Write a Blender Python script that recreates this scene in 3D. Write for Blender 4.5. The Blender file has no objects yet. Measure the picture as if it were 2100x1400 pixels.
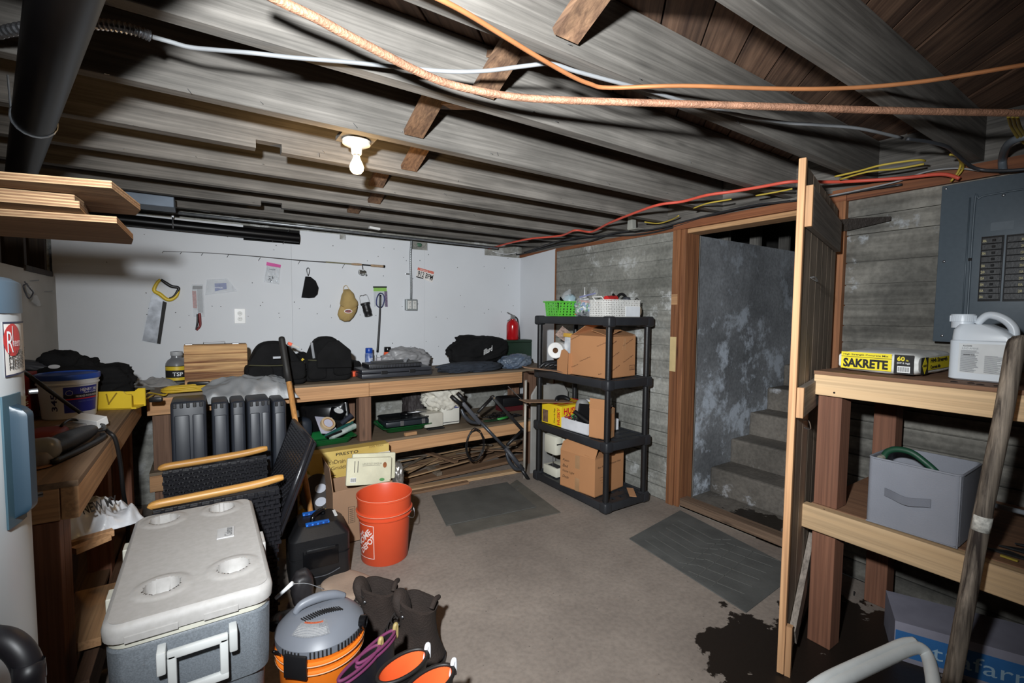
import bpy, bmesh, math, random
import numpy as np
from mathutils import Vector, Matrix, noise
random.seed(7)
PI = math.pi
SC = bpy.context.scene
COL = SC.collection

# ---------------------------------------------------------------- camera
F = 951.0
RM = Matrix(((0.8340, 0.0243, -0.5511), (-0.5513, 0.0530, -0.8326), (0.0090, 0.9983, 0.0573)))
_x = Vector(RM.row[0]); _y = Vector(RM.row[1]); _z = Vector(RM.row[2])
# RM maps camera vectors to world vectors (world axes are its rows in camera space)
def _orth(m):
    a = Vector((m[0][0], m[1][0], m[2][0])).normalized()
    b = Vector((m[0][1], m[1][1], m[2][1])); b = (b - a * a.dot(b)).normalized()
    c = a.cross(b)
    return Matrix(((a.x, b.x, c.x), (a.y, b.y, c.y), (a.z, b.z, c.z)))
RM = _orth(RM)
CAM = Vector((0, 0, 1.4))
cd = bpy.data.cameras.new('camera'); cam = bpy.data.objects.new('camera', cd); COL.objects.link(cam)
cam.matrix_world = Matrix.Translation(CAM) @ RM.to_4x4()
cd.sensor_width = 36; cd.lens = F / 2100 * 36; cd.clip_start = 0.02; cd.clip_end = 60
SC.camera = cam
def ray(px, py): return RM @ Vector(((px - 1050) / F, -(py - 700) / F, -1))
def P(px, py, x=None, y=None, z=None, d=None):
    """a photo pixel's point on a wall (x=, y=), on a level surface (z=) or at a depth (d=)"""
    r = ray(px, py)
    t = d if d is not None else (x - CAM.x) / r.x if x is not None else (y - CAM.y) / r.y if y is not None else (z - CAM.z) / r.z
    return CAM + r * t

# ---------------------------------------------------------------- world, lights, exposure
w = bpy.data.worlds.new('world'); SC.world = w; w.use_nodes = True
w.node_tree.nodes['Background'].inputs[0].default_value = (0.9, 0.95, 1, 1)
w.node_tree.nodes['Background'].inputs[1].default_value = 0.006
SC.view_settings.view_transform = 'Standard'; SC.view_settings.look = 'None'
SC.view_settings.gamma = 1; SC.view_settings.exposure = 0.0; SC.view_settings.use_curve_mapping = False
fl = bpy.data.lights.new('camera_flash', 'SPOT'); fl.energy = 500; fl.color = (0.93, 0.97, 1.0)
fl.spot_size = math.radians(114); fl.spot_blend = 1.0; fl.shadow_soft_size = 0.035
flo = bpy.data.objects.new('camera_flash', fl); COL.objects.link(flo)
flo.matrix_world = Matrix.Translation(CAM + RM @ Vector((-0.22, 0.27, -0.02))) @ (RM @ Matrix.Rotation(math.radians(-4), 3, 'X') @ Matrix.Rotation(math.radians(-4), 3, 'Y')).to_4x4()
fs = bpy.data.lights.new('corner_fill', 'SPOT'); fs.energy = 24; fs.color = fl.color; fs.spot_size = math.radians(175); fs.spot_blend = 1.0; fs.shadow_soft_size = 0.05  # weak wide fill added at the flash to lift the dim frame corners
fso = bpy.data.objects.new('corner_fill', fs); COL.objects.link(fso); fso.matrix_world = flo.matrix_world.copy()
bl = bpy.data.lights.new('bulb_light', 'POINT'); bl.energy = 5.5; bl.color = (1.0, 0.62, 0.25); bl.shadow_soft_size = 0.03

# ---------------------------------------------------------------- materials
def S(r, g, b):
    f = lambda c: (c / 255 / 12.92) if c / 255 <= 0.04045 else ((c / 255 + 0.055) / 1.055) ** 2.4
    return (f(r), f(g), f(b))
MATS = {}
def _new(name):
    m = bpy.data.materials.new(name); m.use_nodes = True
    nt = m.node_tree; b = nt.nodes['Principled BSDF']
    return m, nt, b
def _n(nt, t, **k):
    n = nt.nodes.new(t)
    for a, v in k.items():
        if a.startswith('i_'):
            key = a[2:]; key = int(key) if key.isdigit() else key
            n.inputs[key].default_value = v
        else: setattr(n, a, v)
    return n
def _ramp(nt, stops):
    r = nt.nodes.new('ShaderNodeValToRGB'); e = r.color_ramp.elements
    while len(e) < len(stops): e.new(0.5)
    for q, (p, c) in zip(e, stops):
        q.position = p; q.color = (c[0], c[1], c[2], 1) if not isinstance(c, (int, float)) else (c, c, c, 1)
    return r
def mul(c, k): return tuple(min(1, v * k) for v in c)
def coords(nt, scale=(1, 1, 1), rot=(0, 0, 0), rnd=True):
    tc = _n(nt, 'ShaderNodeTexCoord'); mp = _n(nt, 'ShaderNodeMapping')
    mp.inputs['Scale'].default_value = scale; mp.inputs['Rotation'].default_value = rot
    nt.links.new(tc.outputs['Object'], mp.inputs[0])
    if not rnd: return mp.outputs[0]
    oi = _n(nt, 'ShaderNodeObjectInfo'); ml = _n(nt, 'ShaderNodeMath', operation='MULTIPLY', i_1=37.0)
    nt.links.new(oi.outputs['Random'], ml.inputs[0])
    ad = _n(nt, 'ShaderNodeVectorMath', operation='ADD')
    nt.links.new(mp.outputs[0], ad.inputs[0]); nt.links.new(ml.outputs[0], ad.inputs[1])
    return ad.outputs[0]
def mat(name, col, rough=0.6, metal=0.0, var=0.12, vs=9, bump=0.0, bs=70, col2=None, alpha=1, trans=0, emit=0, sheen=0, coat=0, sp=0.5, vd=3):
    if name in MATS: return MATS[name]
    m, nt, b = _new(name); L = nt.links.new
    c = coords(nt)
    no = _n(nt, 'ShaderNodeTexNoise'); no.inputs['Scale'].default_value = vs; no.inputs['Detail'].default_value = vd; L(c, no.inputs[0])
    r = _ramp(nt, [(0.3, mul(col, 1 - var)), (0.7, col2 or mul(col, 1 + var))]); L(no.outputs[0], r.inputs[0]); L(r.outputs[0], b.inputs['Base Color'])
    b.inputs['Roughness'].default_value = rough; b.inputs['Metallic'].default_value = metal
    b.inputs['Specular IOR Level'].default_value = sp
    if bump:
        n2 = _n(nt, 'ShaderNodeTexNoise'); n2.inputs['Scale'].default_value = bs; n2.inputs['Detail'].default_value = 4; L(c, n2.inputs[0])
        bp = _n(nt, 'ShaderNodeBump'); bp.inputs['Strength'].default_value = bump; bp.inputs['Distance'].default_value = 0.01
        L(n2.outputs[0], bp.inputs['Height']); L(bp.outputs[0], b.inputs['Normal'])
    if trans: b.inputs['Transmission Weight'].default_value = trans; b.inputs['IOR'].default_value = 1.15
    if alpha < 1: b.inputs['Alpha'].default_value = alpha
    if coat: b.inputs['Coat Weight'].default_value = coat
    if emit:
        b.inputs['Emission Color'].default_value = (*col, 1); b.inputs['Emission Strength'].default_value = emit
    MATS[name] = m; return m
def wood(name, dark, light, axis='x', k=1.0, contrast=1.0, rough=0.75, bump=0.25, knot=True, mottle=0.0):
    """sawn timber, grain running along one local axis, each board its own stretch of grain"""
    key = name + '_' + axis
    if key in MATS: return MATS[key]
    m, nt, b = _new(key); L = nt.links.new
    s = {'x': (0.7, 20, 20), 'y': (20, 0.7, 20), 'z': (20, 20, 0.7)}[axis]
    s = tuple(v * k for v in s)
    c = coords(nt, s)
    n0 = _n(nt, 'ShaderNodeTexNoise'); n0.inputs['Scale'].default_value = 0.9; n0.inputs['Detail'].default_value = 2; L(c, n0.inputs[0])
    mx = _n(nt, 'ShaderNodeVectorMath', operation='SCALE'); mx.inputs['Scale'].default_value = 2.2; L(n0.outputs['Color'], mx.inputs[0])
    ad = _n(nt, 'ShaderNodeVectorMath', operation='ADD'); L(c, ad.inputs[0]); L(mx.outputs[0], ad.inputs[1])
    n1 = _n(nt, 'ShaderNodeTexNoise'); n1.inputs['Scale'].default_value = 1.7; n1.inputs['Detail'].default_value = 7; n1.inputs['Roughness'].default_value = 0.62; L(ad.outputs[0], n1.inputs[0])
    mid = tuple((a + q) / 2 for a, q in zip(dark, light))
    lo = 0.5 - 0.2 / contrast; hi = 0.5 + 0.2 / contrast
    r = _ramp(nt, [(lo, dark), (0.5, mid), (hi, light)]); L(n1.outputs[0], r.inputs[0])
    out = r.outputs[0]
    fs_ = {'x': (1.5, 85, 85), 'y': (85, 1.5, 85), 'z': (85, 85, 1.5)}[axis]
    cf_ = coords(nt, tuple(v * k for v in fs_)); nf = _n(nt, 'ShaderNodeTexNoise'); nf.inputs['Scale'].default_value = 1.3; nf.inputs['Detail'].default_value = 3; L(cf_, nf.inputs[0])
    rf = _ramp(nt, [(0.38, 0.80), (0.56, 1.04)]); L(nf.outputs[0], rf.inputs[0])
    mf_ = _n(nt, 'ShaderNodeMix', data_type='RGBA', blend_type='MULTIPLY'); mf_.inputs[0].default_value = 1
    L(out, mf_.inputs[6]); L(rf.outputs[0], mf_.inputs[7]); out = mf_.outputs[2]
    if mottle:
        c2 = coords(nt, tuple(3.0 if v > 2 else 1.6 for v in s)); n3 = _n(nt, 'ShaderNodeTexNoise'); n3.inputs['Scale'].default_value = 2; n3.inputs['Detail'].default_value = 6; L(c2, n3.inputs[0])
        r3 = _ramp(nt, [(0.4, 1 - mottle), (0.62, 1.0)]); L(n3.outputs[0], r3.inputs[0])
        mm = _n(nt, 'ShaderNodeMix', data_type='RGBA', blend_type='MULTIPLY'); mm.inputs[0].default_value = 1
        L(out, mm.inputs[6]); L(r3.outputs[0], mm.inputs[7]); out = mm.outputs[2]
    if knot:
        ks = {'x': (1.6, 7, 7), 'y': (7, 1.6, 7), 'z': (7, 7, 1.6)}[axis]
        c3 = coords(nt, ks); vo = _n(nt, 'ShaderNodeTexVoronoi'); vo.inputs['Scale'].default_value = 1.1; L(c3, vo.inputs[0])
        rk = _ramp(nt, [(0.03, 0.35), (0.11, 1.0)]); L(vo.outputs['Distance'], rk.inputs[0])
        mk = _n(nt, 'ShaderNodeMix', data_type='RGBA', blend_type='MULTIPLY'); mk.inputs[0].default_value = 0.8
        L(out, mk.inputs[6]); L(rk.outputs[0], mk.inputs[7]); out = mk.outputs[2]
    oi = _n(nt, 'ShaderNodeObjectInfo'); hv = _n(nt, 'ShaderNodeHueSaturation')
    mr = _n(nt, 'ShaderNodeMapRange'); mr.inputs['To Min'].default_value = 0.82; mr.inputs['To Max'].default_value = 1.15
    L(oi.outputs['Random'], mr.inputs[0]); L(mr.outputs[0], hv.inputs['Value']); L(out, hv.inputs['Color'])
    L(hv.outputs[0], b.inputs['Base Color']); b.inputs['Roughness'].default_value = rough
    bp = _n(nt, 'ShaderNodeBump'); bp.inputs['Strength'].default_value = bump; bp.inputs['Distance'].default_value = 0.004
    L(n1.outputs[0], bp.inputs['Height']); L(bp.outputs[0], b.inputs['Normal'])
    MATS[key] = m; return m
def concrete(name, dark, light, salt=0.0, boards=0.0, saltcol=(0.55, 0.58, 0.62), wet=None, scale=1.0, speck=0.0, saltz=None, fine=.24):
    if name in MATS: return MATS[name]
    m, nt, b = _new(name); L = nt.links.new
    c = coords(nt, (scale,) * 3, rnd=False)
    n1 = _n(nt, 'ShaderNodeTexNoise'); n1.inputs['Scale'].default_value = 1.6; n1.inputs['Detail'].default_value = 9; n1.inputs['Roughness'].default_value = 0.65; L(c, n1.inputs[0])
    r = _ramp(nt, [(0.34, dark), (0.5, tuple((a + q) / 2 for a, q in zip(dark, light))), (0.66, light)]); L(n1.outputs[0], r.inputs[0]); out = r.outputs[0]
    n2 = _n(nt, 'ShaderNodeTexNoise'); n2.inputs['Scale'].default_value = 45; n2.inputs['Detail'].default_value = 6; L(c, n2.inputs[0])
    r2 = _ramp(nt, [(0.35, 1.08 - fine), (0.6, 1.08)]); L(n2.outputs[0], r2.inputs[0])
    mm = _n(nt, 'ShaderNodeMix', data_type='RGBA', blend_type='MULTIPLY'); mm.inputs[0].default_value = 1; L(out, mm.inputs[6]); L(r2.outputs[0], mm.inputs[7]); out = mm.outputs[2]
    if boards:
        c2 = coords(nt, (0.7, 0.7, 16), rnd=False); n3 = _n(nt, 'ShaderNodeTexNoise'); n3.inputs['Scale'].default_value = 1.3; n3.inputs['Detail'].default_value = 6; L(c2, n3.inputs[0])
        r3 = _ramp(nt, [(0.38, 1 - boards), (0.6, 1.1)]); L(n3.outputs[0], r3.inputs[0])
        mb = _n(nt, 'ShaderNodeMix', data_type='RGBA', blend_type='MULTIPLY'); mb.inputs[0].default_value = 1; L(out, mb.inputs[6]); L(r3.outputs[0], mb.inputs[7]); out = mb.outputs[2]
    if speck:
        vo = _n(nt, 'ShaderNodeTexVoronoi'); vo.inputs['Scale'].default_value = 16; L(c, vo.inputs[0])
        rs = _ramp(nt, [(0.035, 1 - speck), (0.07, 1.0)]); L(vo.outputs['Distance'], rs.inputs[0])
        mb = _n(nt, 'ShaderNodeMix', data_type='RGBA', blend_type='MULTIPLY'); mb.inputs[0].default_value = 1; L(out, mb.inputs[6]); L(rs.outputs[0], mb.inputs[7]); out = mb.outputs[2]
    if salt:
        n4 = _n(nt, 'ShaderNodeTexNoise'); n4.inputs['Scale'].default_value = 3.1; n4.inputs['Detail'].default_value = 12; n4.inputs['Roughness'].default_value = 0.72; L(c, n4.inputs[0])
        r4 = _ramp(nt, [(0.66 - salt * 0.2, 0.0), (0.74 - salt * 0.2, 1.0)]); L(n4.outputs[0], r4.inputs[0]); fac = r4.outputs[0]
        if saltz:
            tc = _n(nt, 'ShaderNodeTexCoord'); sx = _n(nt, 'ShaderNodeSeparateXYZ'); L(tc.outputs['Object'], sx.inputs[0])
            mr = _n(nt, 'ShaderNodeMapRange'); mr.inputs[1].default_value = saltz[0]; mr.inputs[2].default_value = saltz[1]; L(sx.outputs[2], mr.inputs[0])
            mf = _n(nt, 'ShaderNodeMath', operation='MULTIPLY'); L(fac, mf.inputs[0]); L(mr.outputs[0], mf.inputs[1]); fac = mf.outputs[0]
        ms = _n(nt, 'ShaderNodeMix', data_type='RGBA'); L(fac, ms.inputs[0]); L(out, ms.inputs[6]); ms.inputs[7].default_value = (*saltcol, 1); out = ms.outputs[2]
    rough_out = None
    if wet:
        tot = None
        nz = _n(nt, 'ShaderNodeTexNoise'); nz.inputs['Scale'].default_value = 5; nz.inputs['Detail'].default_value = 6; nz.inputs['Roughness'].default_value = 0.6; L(c, nz.inputs[0])
        for (x, y, rx, ry) in wet:
            tc = _n(nt, 'ShaderNodeTexCoord'); mp = _n(nt, 'ShaderNodeMapping', vector_type='TEXTURE'); mp.inputs['Location'].default_value = (x, y, 0); mp.inputs['Scale'].default_value = (rx, ry, 5)
            L(tc.outputs['Object'], mp.inputs[0]); ln = _n(nt, 'ShaderNodeVectorMath', operation='LENGTH'); L(mp.outputs[0], ln.inputs[0])
            q = _n(nt, 'ShaderNodeMath', operation='SUBTRACT', i_0=1.0); L(ln.outputs['Value'], q.inputs[1])
            if tot is None: tot = q.outputs[0]
            else:
                mxx = _n(nt, 'ShaderNodeMath', operation='MAXIMUM'); L(tot, mxx.inputs[0]); L(q.outputs[0], mxx.inputs[1]); tot = mxx.outputs[0]
        nm = _n(nt, 'ShaderNodeMath', operation='MULTIPLY_ADD', i_1=2.6, i_2=-1.3); L(nz.outputs[0], nm.inputs[0])
        sm = _n(nt, 'ShaderNodeMath', operation='ADD'); L(tot, sm.inputs[0]); L(nm.outputs[0], sm.inputs[1])
        rw = _ramp(nt, [(0.02, 0.0), (0.07, 1.0)]); L(sm.outputs[0], rw.inputs[0])
        mw = _n(nt, 'ShaderNodeMix', data_type='RGBA'); L(rw.outputs[0], mw.inputs[0]); L(out, mw.inputs[6]); mw.inputs[7].default_value = (0.018, 0.013, 0.010, 1); out = mw.outputs[2]
        rr = _ramp(nt, [(0.0, 0.9), (1.0, 0.45)]); L(rw.outputs[0], rr.inputs[0]); rough_out = rr.outputs[0]
    L(out, b.inputs['Base Color']); b.inputs['Roughness'].default_value = 0.9; b.inputs['Specular IOR Level'].default_value = 0.3
    if rough_out: L(rough_out, b.inputs['Roughness'])
    bp = _n(nt, 'ShaderNodeBump'); bp.inputs['Strength'].default_value = fine; bp.inputs['Distance'].default_value = 0.008
    L(n2.outputs[0], bp.inputs['Height']); L(bp.outputs[0], b.inputs['Normal'])
    MATS[name] = m; return m

# ---------------------------------------------------------------- mesh building
class M:
    def __init__(s): s.b = bmesh.new()
    def _bev(s, vs, bev, seg=2):
        if bev > 0:
            es = list({e for v in vs for e in v.link_edges})
            bmesh.ops.bevel(s.b, geom=es, offset=bev, segments=seg, profile=0.5, affect='EDGES')
    def box(s, a, c, bev=0, seg=2):
        a = Vector(a); c = Vector(c)
        r = bmesh.ops.create_cube(s.b, size=1); vs = r['verts']
        for v in vs:
            v.co = Vector(((a[i] + c[i]) / 2 + v.co[i] * abs(c[i] - a[i]) for i in range(3)))
        s._bev(vs, bev, seg); return s
    def ob(s, cen, size, rot=(0, 0, 0), bev=0, seg=2, mtx=None):
        r = bmesh.ops.create_cube(s.b, size=1); vs = r['verts']
        for v in vs: v.co = Vector((v.co[i] * size[i] for i in range(3)))
        allv = vs
        if bev:
            n0 = set(s.b.verts) - set(vs); s._bev(vs, bev, seg); allv = [v for v in s.b.verts if v not in n0]
        if mtx is None:
            from mathutils import Euler
            mtx = Euler(rot).to_matrix()
        for v in allv: v.co = mtx @ v.co + Vector(cen)
        return s
    def bar(s, p, q, wd, ht, up=(0, 0, 1), bev=0):
        """a straight board from p to q, wd across, ht along up"""
        p = Vector(p); q = Vector(q); d = q - p; L = d.length; d.normalize(); up = Vector(up)
        side = d.cross(up)
        if side.length < 1e-5: side = d.cross(Vector((1, 0, 0)))
        side.normalize(); u = side.cross(d)
        mt = Matrix((d, side, u)).transposed()
        return s.ob((p + q) / 2, (L, wd, ht), bev=bev, mtx=mt)
    def tube(s, pts, r, seg=8, smooth=True, cap=True, close=False, sub=5):
        pts = [Vector(p) for p in pts]; rs = r if isinstance(r, (list, tuple)) else None
        if smooth and len(pts) > 2:
            out = []; ro = []; n = len(pts); rng = range(n if close else n - 1)
            for i in rng:
                g = lambda j: pts[j % n] if close else pts[max(0, min(n - 1, j))]
                p0, p1, p2, p3 = g(i - 1), g(i), g(i + 1), g(i + 2)
                for k in range(sub):
                    t = k / sub
                    out.append(0.5 * ((2 * p1) + (p2 - p0) * t + (2 * p0 - 5 * p1 + 4 * p2 - p3) * t * t + (3 * p1 - p0 - 3 * p2 + p3) * t ** 3))
                    if rs: ro.append(rs[i] * (1 - t) + rs[(i + 1) % n] * t)
            if not close: out.append(pts[-1]); ro += [rs[-1]] if rs else []
            pts = out; rs = ro if rs else None
        n = len(pts); rings = []; nrm = None
        for i, p in enumerate(pts):
            d = (pts[(i + 1) % n] - pts[i - 1]) if close else (pts[min(n - 1, i + 1)] - pts[max(0, i - 1)])
            if d.length < 1e-9: d = Vector((0, 0, 1))
            d.normalize()
            if nrm is None:
                nrm = d.orthogonal().normalized()
            nrm = (nrm - d * nrm.dot(d))
            if nrm.length < 1e-6: nrm = d.orthogonal()
            nrm.normalize(); bi = d.cross(nrm); rr = rs[i] if rs else r
            rings.append([s.b.verts.new(p + (nrm * math.cos(2 * PI * k / seg) + bi * math.sin(2 * PI * k / seg)) * rr) for k in range(seg)])
        for i in range(n if close else n - 1):
            a, c = rings[i], rings[(i + 1) % n]
            for k in range(seg): s.b.faces.new((a[k], a[(k + 1) % seg], c[(k + 1) % seg], c[k]))
        if cap and not close: s.b.faces.new(rings[0][::-1]); s.b.faces.new(rings[-1])
        return s
    def cyl(s, p, q, r, r2=None, seg=20): return s.tube([p, q], [r, r if r2 is None else r2], seg, smooth=False)
    def lathe(s, prof, cen=(0, 0, 0), seg=28, mtx=None, cap=True, a0=0, a1=2 * PI):
        mtx = mtx or Matrix.Identity(3); cen = Vector(cen); rings = []
        full = abs(a1 - a0 - 2 * PI) < 1e-6; ns = seg if full else seg + 1
        for (r, z) in prof:
            rings.append([s.b.verts.new(cen + mtx @ Vector((r * math.cos(a0 + (a1 - a0) * k / seg), r * math.sin(a0 + (a1 - a0) * k / seg), z))) for k in range(ns)])
        for a, c in zip(rings, rings[1:]):
            for k in range(seg if full else seg):
                j = (k + 1) % ns if full else k + 1
                s.b.faces.new((a[k], a[j], c[j], c[k]))
        if cap and full:
            if prof[0][0] > 1e-6: s.b.faces.new(rings[0][::-1])
            if prof[-1][0] > 1e-6: s.b.faces.new(rings[-1])
        return s
    def prism(s, poly, o, u, v, th, bev=0):
        """polygon (list of 2D) laid out on frame o,u,v and given thickness th along u x v"""
        o = Vector(o); u = Vector(u); v = Vector(v); n = u.cross(v).normalized()
        a = [s.b.verts.new(o + u * p[0] + v * p[1]) for p in poly]; c = [s.b.verts.new(o + u * p[0] + v * p[1] + n * th) for p in poly]
        s.b.faces.new(a[::-1]); s.b.faces.new(c); k = len(poly)
        for i in range(k): s.b.faces.new((a[i], a[(i + 1) % k], c[(i + 1) % k], c[i]))
        if bev: s._bev(a + c, bev, 1)
        return s
    def lump(s, cen, size, pw=3.0, amp=0.1, fq=3.0, seed=0, sub=4, rot=(0, 0, 0), wr=0.0, wf=9, flat=None, mtx=None):
        """a soft rounded-box body with folds: superellipsoid pushed about by noise"""
        from mathutils import Euler
        mt = mtx or Euler(rot).to_matrix(); n0 = len(s.b.verts)
        r = bmesh.ops.create_icosphere(s.b, subdivisions=sub, radius=1); off = Vector((seed * 7.3, seed * 3.1, seed * 5.7))
        for v in r['verts']:
            d = v.co.normalized(); k = (abs(d.x) ** pw + abs(d.y) ** pw + abs(d.z) ** pw) ** (-1 / pw)
            nz = noise.noise(d * fq + off) * amp
            if wr: nz += (1 - abs(noise.noise(d * wf * .6 + off * 1.7)) * 4) * wr + (1 - abs(noise.noise(d * wf * 1.5 + off * 2.3)) * 4) * wr * .45
            q = d * k * (1 + nz); q = Vector((q.x * size[0] / 2, q.y * size[1] / 2, q.z * size[2] / 2))
            if flat is not None: q.z = max(q.z, -size[2] / 2 * flat)
            v.co = mt @ q + Vector(cen)
        for f in s.b.faces:
            pass
        return s
    def crumple(s, cen, size, h, seed=0, n=44, wr=.03, rz=0.0, tilt=None, edge=.25, drop=0.0):
        """a thrown-down sheet bag: ragged outline, domed middle, sharp creases; drop lets the near edge hang"""
        off = Vector((seed * 3.3, seed * 1.9, seed * .7)); R_ = Matrix.Rotation(rz, 3, 'Z'); c = Vector(cen)
        g2 = []
        for side in (1, 0):
            g = []
            for i in range(n + 1):
                row = []
                for j in range(n + 1):
                    a = i / n * 2 - 1; b_ = j / n * 2 - 1; r = max(abs(a), abs(b_))
                    k = 1 + edge * noise.noise(Vector((a * 1.3, b_ * 1.3, 3)) + off) * (r > .3)
                    x = a * size[0] / 2 * k; y = b_ * size[1] / 2 * (1 + edge * noise.noise(Vector((a * 1.3, b_ * 1.3, 9)) + off))
                    q = Vector((x, y, 0)) * 1
                    cr = (.5 - abs(noise.noise(Vector((a * 1.7, b_ * 1.7, 1)) + off)) * 2) * wr + (.5 - abs(noise.noise(Vector((a * 3.6, b_ * 3.6, 4)) + off)) * 2) * wr * .35
                    top = h * (1 - r ** 3) * (.65 + .5 * noise.noise(Vector((a * 1.1, b_ * 1.1, 7)) + off)) + cr * min(1, (1 - r) * 6) 
                    q.z = max(.001, top) if side else 0.0
                    if drop and b_ < -.2: q.z -= drop * ((-b_ - .2) / .8) ** 1.5
                    row.append(s.b.verts.new(c + R_ @ q))
                g.append(row)
            g2.append(g)
            for i in range(n):
                for j in range(n): s.b.faces.new((g[i][j], g[i + 1][j], g[i + 1][j + 1], g[i][j + 1]) if side else (g[i][j], g[i][j + 1], g[i + 1][j + 1], g[i + 1][j]))
        t, u = g2
        for i in range(n):
            s.b.faces.new((t[i][0], u[i][0], u[i + 1][0], t[i + 1][0])); s.b.faces.new((t[i + 1][n], u[i + 1][n], u[i][n], t[i][n]))
            s.b.faces.new((t[0][i + 1], u[0][i + 1], u[0][i], t[0][i])); s.b.faces.new((t[n][i], u[n][i], u[n][i + 1], t[n][i + 1]))
        return s
    def sheet(s, fn, nu, nv, th=0.0, closed_u=False):
        g = [[s.b.verts.new(Vector(fn(i / nu, j / nv))) for j in range(nv + 1)] for i in range(nu if closed_u else nu + 1)]
        fs = []
        for i in range(nu):
            for j in range(nv):
                a = g[i]; c = g[(i + 1) % nu] if closed_u else g[i + 1]
                fs.append(s.b.faces.new((a[j], c[j], c[j + 1], a[j + 1])))
        if th:
            bmesh.ops.recalc_face_normals(s.b, faces=fs)
            bmesh.ops.solidify(s.b, geom=fs, thickness=th)
        return s
    def out(s, name, material, parent=None, smooth=None, label=None, recalc=True):
        if recalc: bmesh.ops.recalc_face_normals(s.b, faces=s.b.faces[:])
        me = bpy.data.meshes.new(name)
        if parent is not None: org = ORG[parent.name]
        else:
            xs = [v.co for v in s.b.verts]
            org = Vector(((min(v.x for v in xs) + max(v.x for v in xs)) / 2, (min(v.y for v in xs) + max(v.y for v in xs)) / 2, min(v.z for v in xs)))
        bmesh.ops.translate(s.b, verts=s.b.verts[:], vec=-org)
        s.b.to_mesh(me); s.b.free(); me.materials.append(material)
        o = bpy.data.objects.new(name, me); COL.objects.link(o)
        if parent is not None: o.parent = parent
        else: o.location = org
        ORG[o.name] = org
        if smooth:
            for p in me.polygons: p.use_smooth = True
            if smooth is not True:
                try: me.set_sharp_from_angle(angle=math.radians(smooth))
                except Exception: pass
        if label: o['label'] = label
        return o
ORG = {}
LABELS = set()
def tag(o, label, cat, group=None, kind=None):
    if label: o['label'] = label
    if cat: o['category'] = cat
    if group: o['group'] = group
    if kind: o['kind'] = kind
    return o
def T(name, label, cat, loc=(0, 0, 0), rz=None, group=None, rot=None):
    """the Empty at a thing's base. With rz or rot the parts are given in the thing's own axes, else in room axes"""
    o = bpy.data.objects.new(name, None); COL.objects.link(o); o.empty_display_size = 0.05; o.location = loc
    if rot is not None: o.rotation_euler = rot; ORG[o.name] = Vector((0, 0, 0))
    elif rz is not None: o.rotation_euler = (0, 0, rz); ORG[o.name] = Vector((0, 0, 0))
    else: ORG[o.name] = Vector(loc)
    return tag(o, label, cat, group)
def struct(name, label=None, loc=(0, 0, 0)):
    o = T(name, label, None, loc); o['kind'] = 'structure'; return o
_tc = {}
def text(body, o, u, v, wd, ht, material, parent, name='lettering', bold=0.0, th=0.0004, fn=None, keep=False, shear=0):
    """flat letters fitted to a wd x ht box; lower left corner at o, reading along u"""
    cu = bpy.data.curves.new('t', 'FONT'); cu.body = body; cu.offset = bold; cu.size = 1; cu.resolution_u = 2; cu.shear = shear
    cu.align_x = 'LEFT'
    ob = bpy.data.objects.new('t', cu); COL.objects.link(ob); dg = bpy.context.evaluated_depsgraph_get(); dg.update()
    me = bpy.data.meshes.new_from_object(ob.evaluated_get(dg)); bpy.data.objects.remove(ob); bpy.data.curves.remove(cu)
    if not me.vertices: return None
    xs = [q.co.x for q in me.vertices]; ys = [q.co.y for q in me.vertices]; x0, x1, y0, y1 = min(xs), max(xs), min(ys), max(ys)
    sx = wd / (x1 - x0); sy = ht / max(1e-6, y1 - y0)
    org = ORG[parent.name]
    if fn is None:
        o = Vector(o); u = Vector(u).normalized(); v = Vector(v).normalized(); n = u.cross(v) * th
        for q in me.vertices: q.co = o + u * ((q.co.x - x0) * sx) + v * ((q.co.y - y0) * sy) + n - org
    else:
        for q in me.vertices: q.co = Vector(fn((q.co.x - x0) / (x1 - x0), (q.co.y - y0) / (y1 - y0))) - org
    me.name = name; me.materials.clear(); me.materials.append(material)
    ob = bpy.data.objects.new(name, me); COL.objects.link(ob); ob.parent = parent; ORG[ob.name] = org
    return ob
def bars(m, o, u, v, rows, th=0.0003):
    """thin printed strokes: rows of (u0,u1,v0,v1) on frame o,u,v"""
    o = Vector(o); u = Vector(u); v = Vector(v); n = u.cross(v).normalized() * th
    for (a, c, d, e) in rows:
        q = [s_ for s_ in ((a, d), (c, d), (c, e), (a, e))]
        m.b.faces.new([m.b.verts.new(o + u * x + v * y + n) for x, y in q])
    return m
def copy_thing(src, loc=None, rz=None):
    r = src.copy(); COL.objects.link(r)
    if loc is not None: r.location = loc
    if rz is not None: r.rotation_euler[2] = rz
    def rec(a, b):
        for ch in [c for c in bpy.data.objects if c.parent == a]:
            k = ch.copy(); COL.objects.link(k); k.parent = b; rec(ch, k)
    rec(src, r); return r
X, Y, Z = Vector((1, 0, 0)), Vector((0, 1, 0)), Vector((0, 0, 1))

# palette
GREYX = wood('grey_timber', S(80, 76, 71), S(138, 133, 126), 'x', 1.0, 0.8, mottle=0.28)
GREYY = wood('grey_timber', S(80, 76, 71), S(138, 133, 126), 'y', 1.0, 1.0, mottle=0.35)
GREYZ = wood('grey_timber', S(78, 75, 71), S(140, 136, 130), 'z', 1.0, 1.0, mottle=0.35)
BROWNP = wood('brown_plank', S(70, 46, 34), S(138, 106, 84), 'x', 1.2, 1.0, mottle=0.4)
BRIDGE = wood('old_brown_timber', S(82, 58, 44), S(150, 116, 88), 'y', 1.4, 1.0, mottle=0.4)
PINEX = wood('pine', S(176, 128, 88), S(212, 166, 120), 'x', .8, 0.55)
PINEY = wood('pine', S(168, 124, 86), S(204, 160, 116), 'y', .8, 0.55)
PALEY = wood('pale_pine', S(196, 160, 118), S(224, 192, 150), 'y', 0.7, 0.5)
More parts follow.
